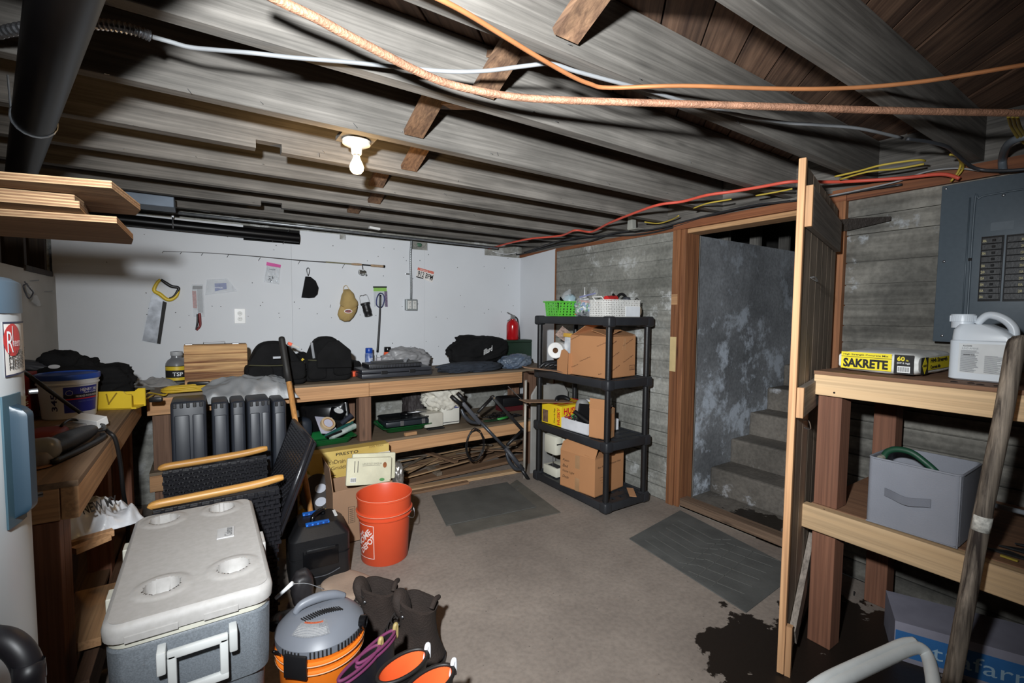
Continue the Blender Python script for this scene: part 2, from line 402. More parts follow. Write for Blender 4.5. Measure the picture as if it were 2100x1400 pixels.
REDZ = wood('redwood', S(108, 68, 50), S(146, 100, 76), 'z', 1.0, 0.6, knot=False)
REDDZ = wood('fir_frame', S(104, 62, 38), S(158, 106, 68), 'z', 1.0, 0.9)
REDDY = wood('fir_frame', S(104, 58, 36), S(150, 94, 58), 'y', 1.0, 0.9)
BRNZ = wood('brown_post', S(96, 68, 52), S(140, 106, 84), 'z', 1.0, 0.8)
TOPX = wood('dusty_top', S(112, 96, 78), S(142, 124, 102), 'x', 0.6, 0.6, knot=False, bump=0.1)
PLY = wood('plywood_face', S(128, 96, 70), S(172, 136, 100), 'x', 0.7, 0.7, knot=False)
PLYE = wood('plywood_edge', S(168, 134, 98), S(200, 166, 126), 'x', 0.9, 0.6, knot=False)
DRY = mat('white_drywall', S(214, 217, 221), 0.7, var=0.03, vs=2, bump=0.04, bs=200)
DRYL = mat('grey_drywall', S(176, 172, 164), 0.8, var=0.1, vs=2, col2=S(196, 192, 186))  # left wall sheet, greyer than the white drywall
BLK = mat('black_plastic', S(24, 24, 26), 0.42, var=0.15, bump=0.05, bs=120)
BLKG = mat('glossy_black', S(16, 16, 18), 0.22)
BLKF = mat('black_fabric', S(22, 22, 23), 0.92, var=0.3, bump=0.4, bs=260, sp=0.2)
RACKM = mat('rack_plastic', S(38, 40, 44), 0.5, var=0.15, bump=0.06, bs=150)
DGREY = mat('dark_grey_plastic', S(62, 64, 70), 0.5, var=0.1)
STEEL = mat('steel', S(170, 172, 176), 0.32, 0.9, var=0.1)
GALV = mat('galvanised_steel', S(150, 154, 158), 0.45, 0.8, var=0.2, vs=40)
WHT = mat('white_plastic', S(226, 228, 230), 0.42, var=0.03)
PAPER = mat('white_paper', S(228, 228, 226), 0.8, var=0.03)
CARD = mat('brown_cardboard', S(176, 130, 92), 0.85, var=0.06, vs=5)
CARD2 = mat('dull_cardboard', S(150, 118, 92), 0.85, var=0.08, vs=5)
INK = mat('black_ink', S(22, 20, 20), 0.7)
CLEAR = mat('clear_plastic_bag', S(215, 220, 225), 0.38, alpha=0.28, bump=0.6, bs=40, sp=0.6)
RUB = mat('grey_rubber_mat', S(80, 80, 77), 0.85, var=0.22, vs=5, bump=0.2, bs=60, vd=7)

# ================================================================ SETTING
XL, XR, YB, ZJ, ZS = -0.82, 2.88, 4.18, 2.10, 2.30
floor_mat = concrete('floor_concrete', S(124, 114, 106), S(150, 139, 129), speck=0.5, fine=.16, wet=[(1.95, 0.88, 0.36, 0.3), (2.35, 0.75, 0.35, 0.4), (2.0, 0.35, 0.3, 0.4)])
wall_c = concrete('wall_concrete', S(112, 112, 106), S(166, 165, 158), salt=0.55, boards=0.2, saltcol=(0.50, 0.51, 0.50))
wall_c2 = concrete('wall_concrete_right', S(92, 90, 85), S(148, 144, 135), salt=0.2, boards=0.45, saltcol=(0.4, 0.42, 0.44))
stair_c = concrete('stair_concrete', S(100, 102, 105), S(146, 149, 153), salt=0.75, saltcol=(0.50, 0.55, 0.62), saltz=(2.3, 1.0))
step_c = concrete('step_concrete', S(88, 84, 79), S(130, 124, 116), salt=0.35, saltcol=(0.45, 0.46, 0.48), wet=[(3.05, 1.3, 0.25, 0.28), (3.1, 1.65, 0.18, 0.22)])
dark_c = mat('dark_earth', S(40, 36, 33), 0.95, var=0.3, bump=0.5, bs=20)

fl_o = struct('floor')
m = M(); m.sheet(lambda a, b: (-2.2 + a * 5.08, -2.0 + b * 6.25, 0), 2, 2); m.out('slab', floor_mat, fl_o)

# back wall: concrete with white sheets above the bench, notched round pipes and wires
wb = struct('wall_back')
M().box((XL - 0.9, YB + 0.03, 0), (XR + 0.4, YB + 0.25, 2.30)).out('foundation', wall_c, wb)
ztop = lambda px, py: P(px, py, y=YB).z
def wx(px, py=600): return P(px, py, y=YB).x
zt = 2.075
n1a, n1b, n1z = wx(499, 480), wx(615, 480), ztop(560, 497)
n2a, n2b, n2z = wx(697, 485), wx(709, 485), ztop(703, 491)
n3a, n3b, n3z = wx(843, 503), wx(877, 503), ztop(860, 512)
n4a, n4z = wx(994, 517), ztop(1030, 526)
s1, s2 = 0.60, 1.76
z0 = 0.80
def sheetpoly(pts): return M().prism(pts, (0, YB + 0.012, 0), X, Z, 0.012)
sheetpoly([(XL, z0), (s1 - .001, z0), (s1 - .001, n1z), (n1a, n1z), (n1a, zt), (XL, zt)]).out('wallboard', DRY, wb)
sheetpoly([(s1, z0), (s2 - .001, z0), (s2 - .001, n3z), (n3a, n3z), (n3a, zt), (n2b, zt), (n2b, n2z), (n2a, n2z), (n2a, zt), (n1b, zt), (n1b, n1z), (s1, n1z)]).out('wallboard', DRY, wb)
sheetpoly([(s2, z0), (XR, z0), (XR, n4z), (n4a, n4z), (n4a, zt), (n3b, zt), (n3b, n3z), (s2, n3z)]).out('wallboard', DRY, wb)
m = M()
rr = random.Random(5)
for i in range(70):
    x = rr.uniform(XL + 0.1, XR - 0.1); z = rr.choice([rr.uniform(1.0, 2.0), rr.uniform(1.35, 1.5), rr.uniform(1.85, 2.0)])
    m.ob((x, YB - 0.0005, z), (rr.uniform(.004, .007), 0.003, rr.uniform(.004, .008)), (0, rr.uniform(0, 1), 0))
tag(m.out('nail_hole', mat('nail_hole', S(60, 58, 56)), wb), None, None, kind='stuff')

# left wall: greyer sheet below, open studs above
wl = struct('wall_left')
M().box((XL - 0.35, -2.0, 0), (XL - 0.30, YB + 0.2, 2.30)).out('foundation', dark_c, wl)
zl = P(118, 565, x=XL).z
M().prism([(-2.0, 0), (YB, 0), (YB, zl - 0.01), (-2.0, zl + 0.0)], (XL, 0, 0), Y, Z, 0.012).out('wallboard', DRYL, wl)
darkst = wood('dark_stud', S(36, 28, 22), S(70, 55, 42), 'z')
for y in (YB - 0.05, YB - 0.45, YB - 0.85, YB - 1.4, 1.6, 0.8, 0, -0.8):
    M().box((XL - 0.11, y - 0.045, 0), (XL - 0.015, y, 2.1)).out('stud', darkst, wl)
M().prism([(3.55, zl - 0.02), (YB - .1, zl - 0.02), (YB - .1, zl + .01), (3.55, zl + 0.01)], (XL + 0.012, 0, 0), Y, Z, 0.01).out('ledger', darkst, wl)

# right wall: board-formed concrete, with the doorway
wr = struct('wall_right')
DY0, DY1, ZH = 1.18, 2.10, 2.02          # doorway
def formed(y0, y1, name, mt, zmax=2.02, seed=1):
    m = M(); q = random.Random(seed); z = 0.0
    while z < zmax:
        h = q.uniform(0.085, 0.15); z2 = min(zmax, z + h - 0.007); dx = q.uniform(0, 0.010)
        m.box((XR + dx, y0, z), (XR + 0.25, y1, z2))
        m.box((XR + 0.022, y0, z2), (XR + 0.25, y1, min(zmax, z + h))); z += h
    return m.out(name, mt, wr)
formed(DY1 + 0.09, YB + 0.03, 'foundation', wall_c, seed=3)
formed(-2.0, DY0 - 0.07, 'foundation', wall_c2, seed=8)
# sill plate of reddish timber
M().box((XR - 0.005, DY1 + 0.05, 2.02), (XR + 0.2, YB + 0.03, 2.05)).out('sill_plate', REDDY, wr)
M().box((XR - 0.02, -2.0, 2.02), (XR + 0.2, DY0, 2.085)).out('sill_plate', REDDY, wr)
M().box((XR + 0.02, -2.0, 2.05), (XR + 0.2, YB + .03, 2.31)).out('rim_joist', GREYY, wr)
# white sheet at the corner
ye = P(1141, 520, x=XR).y
M().prism([(ye, 0.25), (YB, 0.25), (YB, n4z + 0.0), (ye, 2.045)], (XR - 0.014, 0, 0), Y, Z, 0.012).out('wallboard', DRY, wr)
M().box((XR - 0.016, ye - 0.006, 0.25), (XR, ye - 0.001, 2.04)).out('edge_strip', REDDZ, wr)

# behind the camera
wn = struct('wall_near')
M().box((-2.2, -2.05, 0), (XR + .2, -2.0, 2.30)).out('foundation', dark_c, wn)

# ceiling: diagonal boards on joists, with cross bridging between
ce = struct('ceiling')
m = M(); 
k = 0
for i in range(-34, 16):
    # boards run along (1,1); offset across
    cpos = Vector((1.2, 1.1, ZS)) + Vector((1, -1, 0)).normalized() * (i * 0.142 + 1.0)
    if i > 11 or i < -30: continue
    d = Vector((1, 1, 0)).normalized()
    L = 3.6
    a = cpos - d * L; b_ = cpos + d * L
    # clip to the room
    ts = []
    tmin, tmax = -L, L
    for (pc, dc, lo, hi) in ((cpos.x, d.x, XL - 0.3, XR + 0.1), (cpos.y, d.y, -1.9, YB + 0.1)):
        t0, t1 = (lo - pc) / dc, (hi - pc) / dc; tmin = max(tmin, t0); tmax = min(tmax, t1)
    if tmax - tmin < 0.3: continue
    c0 = cpos + d * ((tmin + tmax) / 2); ln = tmax - tmin
    mm = M().ob((0, 0, 0.01 + 0.002 * (i % 3)), (ln, 0.137, 0.02), bev=0.002, seg=1)
    o = mm.out('plank', BROWNP, ce); o.location = c0; o.rotation_euler = (0, 0, PI / 4); k += 1
M().box((XL - .3, -2, ZS + 0.04), (XR + .2, YB + .2, ZS + 0.06)).out('floor_above', dark_c, ce)
JY = [-0.35, 0.09, 0.60, 0.99, 1.39, 1.85, 2.29, 2.69, 3.09, 3.48, 3.87]
for i, y in enumerate(JY):
    m = M(); z = ZJ
    if i == 6:    # two notched joists
        xa, xb = P(525, 308, y=y).x, P(578, 322, y=y).x
        m.prism([(XL - .3, z), (xa, z), (xa, z + .035), (xb, z + .035), (xb, z), (XR + .1, z), (XR + .1, ZS), (XL - .3, ZS)], (0, y + .05, 0), X, Z, 0.05)
    elif i == 9:
        xa, xb = P(535, 405, y=y).x, P(578, 412, y=y).x
        m.prism([(XL - .3, z), (xa, z), (xa, z + .03), (xb, z + .03), (xb, z), (XR + .1, z), (XR + .1, ZS), (XL - .3, ZS)], (0, y + .05, 0), X, Z, 0.05)
    else:
        m.box((XL - .3, y, z), (XR + .1, y + .05, ZS), bev=0.002, seg=1)
    m.out('joist', GREYX, ce)
xc = [P(980, 205, y=1.41, ).x, P(842, 276, y=1.87).x, P(832, 362, y=2.32).x, P(765, 395, y=2.73).x, P(760, 428, y=3.15).x, P(720, 475, y=3.52).x]
xc = [0.66, xc[0], xc[1], xc[2], xc[3], xc[4], xc[5]]
for i in range(7):
    ya, yb = JY[i + 2], JY[i + 3]; x = xc[i] if i else xc[1] + 0.02
    ya += .05
    M().bar((x, ya - .0, ZS - 0.03), (x + 0.0, yb - .012, ZJ + 0.03), 0.08, 0.022).out('bridging', BRIDGE, ce)
    M().bar((x + 0.08, ya + 0.012, ZJ + 0.03), (x + 0.06, yb, ZS - 0.03), 0.08, 0.022).out('bridging', BRIDGE, ce)
q = random.Random(12); m = M()
for i in range(46):
    y = q.choice(JY[3:10]); x = q.uniform(-.3, 2.5); z = ZJ + q.uniform(0.0, 0.05)
    a = Vector((x, y - 0.001, z)); m.tube([a, a + Vector((q.uniform(-.01, .01), -q.uniform(.01, .02), -q.uniform(0.0, .02)))], 0.0012, 4, smooth=False)
tag(m.out('nail', STEEL, ce), None, None, kind='stuff')

# doorway frame, threshold and the stairwell beyond
tr = struct('trim_1', 'reddish fir frame around the stair doorway')
M().box((XR - 0.015, DY1, 0), (XR + 0.14, DY1 + 0.04, ZH), bev=.002).out('jamb', REDDZ, tr)
M().box((XR - 0.03, DY1 + 0.04, 0), (XR + 0.10, DY1 + 0.10, ZH), bev=.002).out('jamb', REDDZ, tr)
M().box((XR + 0.14, DY1 + 0.03, 0), (XR + 0.2, DY1 + 0.07, ZH), bev=.002).out('jamb', wood('grey_painted_timber', S(120, 116, 110), S(150, 146, 140), 'z'), tr)
M().box((XR - 0.03, DY0 - 0.07, 0), (XR + 0.12, DY0 + 0.02, ZH), bev=.002).out('jamb', REDDZ, tr)
M().box((XR - 0.03, DY0 - 0.07, ZH), (XR + 0.14, DY1 + 0.10, ZH + 0.05), bev=.002).out('head', REDDY, tr)
M().box((XR + 0.0, DY0, ZH - 0.03), (XR + 0.14, DY1, ZH), bev=.002).out('stop', wood('pale_stop', S(150, 112, 76), S(190, 150, 108), 'y'), tr)
M().box((XR - 0.035, DY1 + 0.045, P(1380, 625, x=XR).z), (XR - 0.029, DY1 + 0.095, P(1380, 604, x=XR).z)).out('patch', PINEY, tr)
M().box((XR - 0.035, DY1 + 0.045, P(1380, 760, x=XR).z), (XR - 0.029, DY1 + 0.095, P(1380, 690, x=XR).z)).out('patch', mat('pale_filler', S(198, 176, 128), 0.8), tr)
M().box((XR - 0.0, DY0, 0), (XR + 0.09, DY1, 0.065), bev=.004).out('threshold', wood('dirty_sill', S(86, 68, 54), S(120, 98, 80), 'y'), tr)

ws = struct('wall_stairwell')
YS = 2.15
M().box((XR + .2, YS, 0), (6.2, YS + .2, 2.0)).out('side_wall', stair_c, ws)
M().box((XR + .2, 0.75, 0), (6.2, DY0 - 0.05, 2.0)).out('side_wall', stair_c, ws)
M().box((6.0, 0.8, 0), (6.2, 2.3, 3.0)).out('end_wall', stair_c, ws)
M().box((XR + 0.2, 0.75, 2.5), (6.2, 2.6, 2.55)).out('deck_above', dark_c, ws)
for x in (3.3, 3.62, 4.1, 4.6):
    M().box((x, YS + 0.10, 2.0), (x + .04, YS + .19, 2.5)).out('stud', GREYZ, ws)
M().box((XR + .2, YS + .55, 2.0), (6.2, YS + .6, 2.5)).out('back_panel', mat('dim_boards', S(58, 56, 54), 0.9, var=.3), ws)
st = struct('stairs')
sz = [0.0, .20, .39, .58, .77, .96, 1.15, 1.34, 1.53]
m = M(); m.box((XR + .0, DY0 - .05, -.05), (3.36, YS, 0.012)); m.out('landing', step_c, st)
for i in range(8):
    x = 3.32 + i * .27
    m = M(); m.box((x, DY0 - .05, 0), (x + .30, YS, sz[i + 1] + .01), bev=.018, seg=2); m.out('step', step_c, st)

# ================================================================ BENCHES, DOOR, RACK, PIPES
RB = 0.887
# --- back workbench
YF = 3.45
bb = T('workbench', 'long pine workbench along the white back wall with a lower shelf', 'workbench', (1.1, YF, 0))
sp = P(757, 790, y=YF).x
M().box((-0.30, YF, RB - .105), (sp, YF + .04, RB - 0.004), bev=.003).out('fascia', PINEX, bb)
M().box((sp + .002, YF, RB - .105), (2.40, YF + .04, RB - 0.004), bev=.003).out('fascia', PINEX, bb)
M().box((-0.30, YF + 0.0, RB - .004), (2.86, YB - 0.02, RB + .014)).out('worktop', TOPX, bb)
M().box((XL + 0.48, YB - .07, RB - .10), (2.86, YB - .03, RB - .006)).out('back_rail', PINEX, bb)
M().box((0.6, YF, .318), (2.5, YF + .04, .415), bev=.003).out('fascia', PINEX, bb)
M().box((-0.30, YF, .318), (0.598, YF + .04, .415), bev=.003).out('fascia', PINEX, bb)
M().box((-0.30, YF, .417), (2.86, YB - 0.02, .435)).out('shelf', TOPX, bb)
for x0 in (P(737, 850, y=YF + .04).x, -0.28, 2.50):
    M().box((x0, YF + .042, 0), (x0 + .09, YF + .13, .416), bev=.003).out('post', BRNZ, bb)
    M().box((x0, YF + .042, .436), (x0 + .09, YF + .13, RB - .005), bev=.003).out('post', BRNZ, bb)
for x0 in (P(706, 860, y=4.0).x, P(1050, 820, y=4.0).x, -0.2):
    M().box((x0, 4.0, .436), (x0 + .09, 4.09, RB - .005), bev=.003).out('post', BRNZ, bb)
# --- left workbench
lb = T('workbench', 'pine workbench on the left holding the blue lidded bucket and yellow mitre box', 'workbench', (-0.57, 2.6, 0))
XF = -0.325
YE = 1.83
M().box((XF - .04, YE, RB - .10), (XF, YF - .002, RB - .004), bev=.003).out('fascia', PINEY, lb)
M().box((XL + .02, YE, RB - .10), (XF - .042, YE + .04, RB - .004), bev=.003).out('end_rail', PINEX, lb)
M().box((XL + .014, YE, RB - .004), (XF, YB - .02, RB + .014)).out('worktop', wood('dusty_top', S(126, 100, 78), S(160, 132, 104), 'y', 0.6, 0.6, knot=False, bump=0.1), lb)
for y0 in (YE + .0, 2.58, 3.3):
    M().box((XF - .135, y0 + .045, 0), (XF - .045, y0 + .13, RB - .1 if y0 < 2 else RB - .006), bev=.003).out('post', REDZ, lb)
M().box((XF - .135, YE, 0.001), (XF - .045, YE + .044, RB - .102), bev=.003).out('post', REDZ, lb)
M().box((XF - .044, YE + .05, .15), (XF - .004, YF - .05, .25), bev=.003).out('lower_rail', wood('dark_rail', S(70, 50, 38), S(110, 82, 62), 'y'), lb)
M().box((XL + .03, YE + .13, .25), (XF - .05, YF, .268)).out('shelf', wood('shelf_ply', S(86, 66, 50), S(124, 98, 76), 'y', .6, .6, knot=False), lb)
M().box((XL + .03, YE + .13, .58), (XF - .14, YF, .595)).out('shelf', wood('shelf_ply', S(86, 66, 50), S(124, 98, 76), 'y', .6, .6, knot=False), lb)
M().box((XF - .14, YE + .4, .27), (XF - .125, YF, .575)).out('panel', wood('shelf_ply', S(86, 66, 50), S(124, 98, 76), 'y', .6, .6, knot=False), lb)
# --- right workbench
XRF, YRE = 2.13, 0.915
rb = T('workbench', 'two-tier pine workbench against the right wall under the breaker panel', 'workbench', (2.5, 0.2, 0))
M().box((XRF, -1.2, 1.078), (XRF + .04, YRE, 1.163), bev=.003).out('fascia', PALEY, rb)
M().box((XRF - .002, -1.2, 1.164), (XR - .01, YRE, 1.178)).out('worktop', wood('ply_top', S(104, 72, 52), S(146, 108, 80), 'y', .7, .7, knot=False), rb)
M().box((XRF - .015, -1.2, .505), (XRF + .03, YRE + .02, .604), bev=.003).out('fascia', PALEY, rb)
M().box((XRF + .03, -1.2, .588), (XR - .01, YRE + .0, .606)).out('shelf', wood('ply_top', S(104, 72, 52), S(146, 108, 80), 'y', .7, .7, knot=False), rb)
for (x0, y0) in ((XRF + .03, .82), (2.70, .80), (XRF + .03, -.6), (2.70, -.6)):
    M().box((x0, y0, 0), (x0 + .09, y0 + .088, .586), bev=.003).out('post', REDZ, rb)
    M().box((x0, y0, .607), (x0 + .09, y0 + .088, 1.163), bev=.003).out('post', REDZ, rb)
M().box((XRF + .041, YRE - .045, 1.08), (XR - .02, YRE - .005, 1.163), bev=.003).out('end_rail', PALEY, rb)
m = M()
for (px, py) in ((1711, 805), (1690, 1045), (1712, 1070), (1785, 1110)):
    for zz in (0,):
        p = P(px, py, x=XRF - .001); m.cyl(p, p + Vector((-.002, 0, 0)), .004, seg=8)
tag(m.out('screw_head', mat('dark_screw', S(50, 40, 34), .5, .5), rb), None, None, kind='stuff')

# --- the open plank door
HG = Vector((2.76, 1.12, 0)); ED = Vector((1.845, 0.865, 0))
dv = (ED - HG); DL = dv.length; dv.normalize()
do = T('door_1', 'open plank door of grey boards with battens, edge on to the room', None, (HG.x, HG.y, 0), math.atan2(dv.y, dv.x)); do['kind'] = 'structure'
# local: x from hinge to edge, y away/towards room: battens on the side towards the camera (+y after rotation is -Y side)
DGR = wood('door_board', S(130, 112, 96), S(190, 170, 148), 'z', 1, .9, mottle=.3)
EDG = wood('sawn_edge', S(168, 122, 84), S(212, 166, 122), 'z', 1, .8)
nb = 6; wdb = (DL - .03) / nb
for i in range(nb):
    M().box((i * wdb + .002, -.012, .012), ((i + 1) * wdb - .002, .010, 1.965), bev=.002, seg=1).out('board', DGR, do)
M().box((DL - .03, -.012, .006), (DL, .012, 1.985), bev=.002, seg=1).out('edge_board', EDG, do)
for (z0_, z1_) in ((1.735, 1.885), (1.02, 1.135)):
    M().box((0.06, .013, z0_), (DL - .035, .036, z1_), bev=.002, seg=1).out('batten', wood('batten', S(112, 102, 94), S(166, 154, 142), 'x'), do)
    M().box((DL - .034, .013, z0_), (DL - .012, .036, z1_), bev=.001, seg=1).out('batten_end', EDG, do)
M().box((DL - .034, .013, .0), (DL - .01, .033, .20)).out('batten_end', EDG, do)
M().bar((DL - .09, .024, .12), (.10, .024, .60), .022, .09, up=(0, 0, 1)).out('brace', wood('batten', S(112, 102, 94), S(166, 154, 142), 'x'), do)
hn = mat('black_iron', S(48, 42, 38), .5, .6, bump=.2)
hz = P(1700, 466, x=XR - .03).z
M().prism([(0, -.035), (.10, -.03), (.27, -.008), (.27, .012), (.10, .03), (0, .035)], (XR - .036, DY0 + .0, hz), -Y, Z, -.004).out('strap_hinge', hn, tr)
for z_ in (1.56, .98):
    M().tube([(DL * .8, .012, z_), (DL * .8, .03, z_ + .0), (DL * .86, .045, z_ - .02), (DL * .9, .03, z_ - .01)], .0022, 6).out('wire_hook', STEEL, do)

# --- black plastic shelf rack
RX0, RX1, RY0, RY1 = 2.285, 2.745, 2.26, 3.12
rk = T('shelf_rack', 'black four-tier plastic shelf rack standing by the concrete wall', 'rack', ((RX0 + RX1) / 2, (RY0 + RY1) / 2, 0))
RZ = [0.085, 0.515, 0.950, 1.390]
for k, zt_ in enumerate(RZ):
    hgt = .070; m = M(); z0_ = zt_ - hgt
    # rim
    m.box((RX0 + .04, RY0, z0_ + .012), (RX1 - .04, RY0 + .02, zt_), bev=.004); m.box((RX0 + .04, RY1 - .02, z0_ + .012), (RX1 - .04, RY1, zt_), bev=.004)
    m.box((RX0, RY0 + .04, z0_ + .012), (RX0 + .02, RY1 - .04, zt_), bev=.004); m.box((RX1 - .02, RY0 + .04, z0_ + .012), (RX1, RY1 - .04, zt_), bev=.004)
    for (cx_, cy_) in ((RX0 + .035, RY0 + .035), (RX1 - .035, RY0 + .035), (RX0 + .035, RY1 - .035), (RX1 - .035, RY1 - .035)):
        m.box((cx_ - .037, cy_ - .037, z0_), (cx_ + .037, cy_ + .037, zt_ + .006), bev=.016, seg=3)
    # perforated deck: ribs leaving oblong slots
    nx, ny = 5, 9
    for i in range(nx + 1):
        x = RX0 + .03 + (RX1 - RX0 - .06) * i / nx
        m.box((x - .022, RY0 + .02, zt_ - .022), (x + .022, RY1 - .02, zt_ - .008))
    for j in range(ny + 1):
        y = RY0 + .03 + (RY1 - RY0 - .06) * j / ny
        m.box((RX0 + .02, y - .026, zt_ - .020), (RX1 - .02, y + .026, zt_ - .006))
    for dxx in (.10, .23, .36): m.box((RX0 + dxx - .015, RY0 + .3, zt_ - .02), (RX0 + dxx + .015, RY1 - .3, zt_ - .007))
    m.out('shelf', RACKM, rk, smooth=30)
    if k < 3:
        for (cx_, cy_) in ((RX0 + .035, RY0 + .035), (RX1 - .035, RY0 + .035), (RX0 + .035, RY1 - .035), (RX1 - .035, RY1 - .035)):
            M().cyl((cx_, cy_, zt_ + .006), (cx_, cy_, RZ[k + 1] - hgt), .0215, seg=18).out('post', BLK, rk, smooth=40)

# --- pipes and cables
pa, pb = P(130, 0, d=.86), P(46, 345, d=2.0)
dd = (pb - pa).normalized()
dp = T('drain_pipe', 'wide black plastic drain pipe running under the joists at top left', 'pipe', tuple(pb))
M().cyl(pa - dd * .7, pb + dd * .25, .050, seg=28).out('pipe', mat('black_pipe', S(10, 9, 10), .35, var=.2, sp=.2), dp, smooth=40)
hp = P(78, 205, d=1.45); hp = pa + dd * (hp - pa).dot(dd)
m = M(); u_ = dd.orthogonal().normalized(); v_ = dd.cross(u_)
m.tube([hp + (u_ * math.cos(a) + v_ * math.sin(a)) * .0525 for a in [i * PI / 9 for i in range(18)]], .003, 6, close=True, sub=1)
m.tube([hp + Vector((-.05, 0, 0)), hp + Vector((-.053, 0, .12))], .003, 5, smooth=False)
m.out('hanger_strap', GALV, dp)
yp = 4.07
p0, p1 = P(205, 441, y=yp), P(613, 488, y=yp)
wp = T('waste_pipe', 'black horizontal pipe clamped along the top of the white wall', 'pipe', tuple((p0 + p1) / 2))
pz = (p0.z + p1.z) / 2
M().cyl((XL, yp, p0.z - .01), (p1.x, yp, p1.z - .0), .038, seg=24).out('pipe', mat('black_pipe', S(10, 9, 10), .35, var=.2, sp=.2), wp, smooth=40)
xq = P(355, 460, y=yp).x; zq = p0.z + (p1.z - p0.z) * (xq - p0.x) / (p1.x - p0.x)
m = M(); m.tube([(xq, yp + .041 * math.cos(a), zq + .041 * math.sin(a)) for a in [i * PI / 9 for i in range(18)]], .005, 6, close=True, sub=1)
m.box((xq - .006, yp - .01, zq + .04), (xq + .006, yp - .006, 2.1)); m.out('clamp', STEEL, wp)
y_ = 4.0
a_, b_ = P(250, 424, y=y_), P(1020, 508, y=y_)
tag(M().cyl(a_ + (a_ - b_) * .1, b_, .011, seg=10).out('conduit_pipe', GALV, None, smooth=True), 'thin galvanised pipe running under the last joist over the white wall', 'pipe')
tag(M().box((P(255,400,y=3.55).x, 3.545, P(300,420,y=3.55).z), (P(357,400,y=3.55).x, 3.72, 2.10), bev=.004).out('metal_box', mat('grey_steel_box', S(96, 106, 118), .45, .4), None), 'grey steel junction box behind the plywood stack under the joists', 'box')
m = M().ob((P(350,430,y=3.97).x, 3.97, P(360,428,y=3.97).z+.025), (.46, .06, .02), (0, .045, 0), bev=.004)
tag(m.out('plastic_trunking', mat('smoky_plastic', S(80, 82, 84), .2, alpha=.75), None), 'smoky plastic strip lying on the thin pipe over the left wall', 'strip')

def hose(name, pts, r, material, label, cat, seg=8, **k):
    o = M().tube(pts, r, seg, **k).out(name, material, None, smooth=True); return tag(o, label, cat)
def PL(pts, **k):
    out = []
    for a, c in pts:
        p = P(a, c, **k)
        if 'x' in k and p.z > 2.086: p = P(a, c, z=2.086)   # cables run under the joists, not through them
        out.append(p)
    return out
COP = mat('dusty_copper', S(158, 116, 92), .55, .2, var=.25, vs=30, bump=.5, bs=160)
COP2 = mat('bright_copper', S(178, 118, 76), .4, .3, var=.15, vs=12)
hose('copper_pipe', PL([(500, -40), (570, 0), (650, 38), (700, 66), (760, 97), (800, 118), (860, 148), (920, 172), (1000, 190), (1080, 201), (1200, 207), (1400, 213), (1600, 219), (1800, 226), (2100, 232), (2240, 234)], z=2.035), .0105, COP, 'thick dusty copper pipe curving across the ceiling, the lower one', 'pipe', 12)
hose('copper_tube', PL([(840, -30), (905, 0), (960, 29), (1030, 72), (1100, 115), (1170, 155), (1210, 172), (1250, 180), (1400, 176), (1600, 182), (1750, 180), (1900, 166), (2100, 133), (2240, 110)], z=2.065), .0058, COP2, 'thin bright copper tube crossing the ceiling above the thick pipe', 'pipe', 10)
fc = PL([(-60, 82), (-10, 70), (30, 60), (75, 53), (120, 48), (160, 47), (200, 49), (240, 54), (280, 63), (308, 74)], z=2.085)
# corrugated sleeve: ribs by varying radius
def fine(pts, n):
    out = []; m_ = len(pts)
    for i in range(m_ - 1):
        g = lambda j: pts[max(0, min(m_ - 1, j))]
        p0, p1, p2, p3 = g(i - 1), g(i), g(i + 1), g(i + 2)
        for k in range(n):
            t = k / n; out.append(0.5 * ((2 * p1) + (p2 - p0) * t + (2 * p0 - 5 * p1 + 4 * p2 - p3) * t * t + (3 * p1 - p0 - 3 * p2 + p3) * t ** 3))
    return out + [pts[-1]]
fp = fine(fc, 16)
tag(M().tube(fp, [.0105 if i % 4 < 2 else .0135 for i in range(len(fp))], 12, smooth=False).out('flexible_conduit', STEEL, None), 'corrugated shiny metal conduit behind the black drain pipe', 'conduit')
hose('grey_cable', PL([(300, 72), (350, 86), (390, 97), (450, 103), (520, 109), (600, 118), (700, 126), (760, 132), (850, 141), (930, 147), (1000, 145), (1080, 135), (1130, 131), (1180, 146), (1250, 165), (1330, 186), (1400, 207), (1480, 228), (1600, 250), (1680, 256), (1760, 263), (1850, 283)], z=2.088), .0058, mat('silver_cable', S(118, 120, 122), .7, 0, var=.2), 'silver grey cable looping under the joists across the ceiling', 'cable')
hose('red_cable', PL([(996, 511), (1020, 505), (1050, 497), (1090, 489), (1150, 483), (1180, 472), (1213, 475), (1250, 457), (1300, 437), (1350, 420), (1400, 413), (1450, 400), (1500, 393), (1560, 383), (1610, 374), (1640, 372), (1700, 373), (1760, 371), (1850, 365), (1930, 357), (1968, 366)], x=2.80), .0085, mat('red_cable', S(206, 84, 66), .5), 'flat red cable sagging along the top of the concrete wall', 'cable', 8)
blkc = mat('black_cable', S(40, 41, 44), .45)
hose('black_cable', PL([(1010, 516), (1060, 522), (1100, 512), (1150, 500), (1200, 497), (1260, 478), (1340, 470), (1400, 455), (1470, 437), (1550, 420), (1600, 415), (1700, 403), (1760, 392), (1850, 378)], x=2.835), .006, blkc, 'black cable hanging just below the red one above the doorway', 'cable')
hose('black_cable', PL([(1075, 518), (1150, 493), (1230, 484), (1300, 482), (1350, 474), (1400, 460), (1450, 444), (1530, 425), (1620, 412)], x=2.855), .006, blkc, 'second black cable lying along the door header', 'cable')
hose('grey_wire', PL([(1700, 402), (1760, 390), (1840, 372), (1900, 352), (1960, 345), (2010, 350)], x=2.83), .004, mat('grey_cable', S(150, 152, 154), .5), 'thin grey wire above the header left of the breaker panel', 'cable')
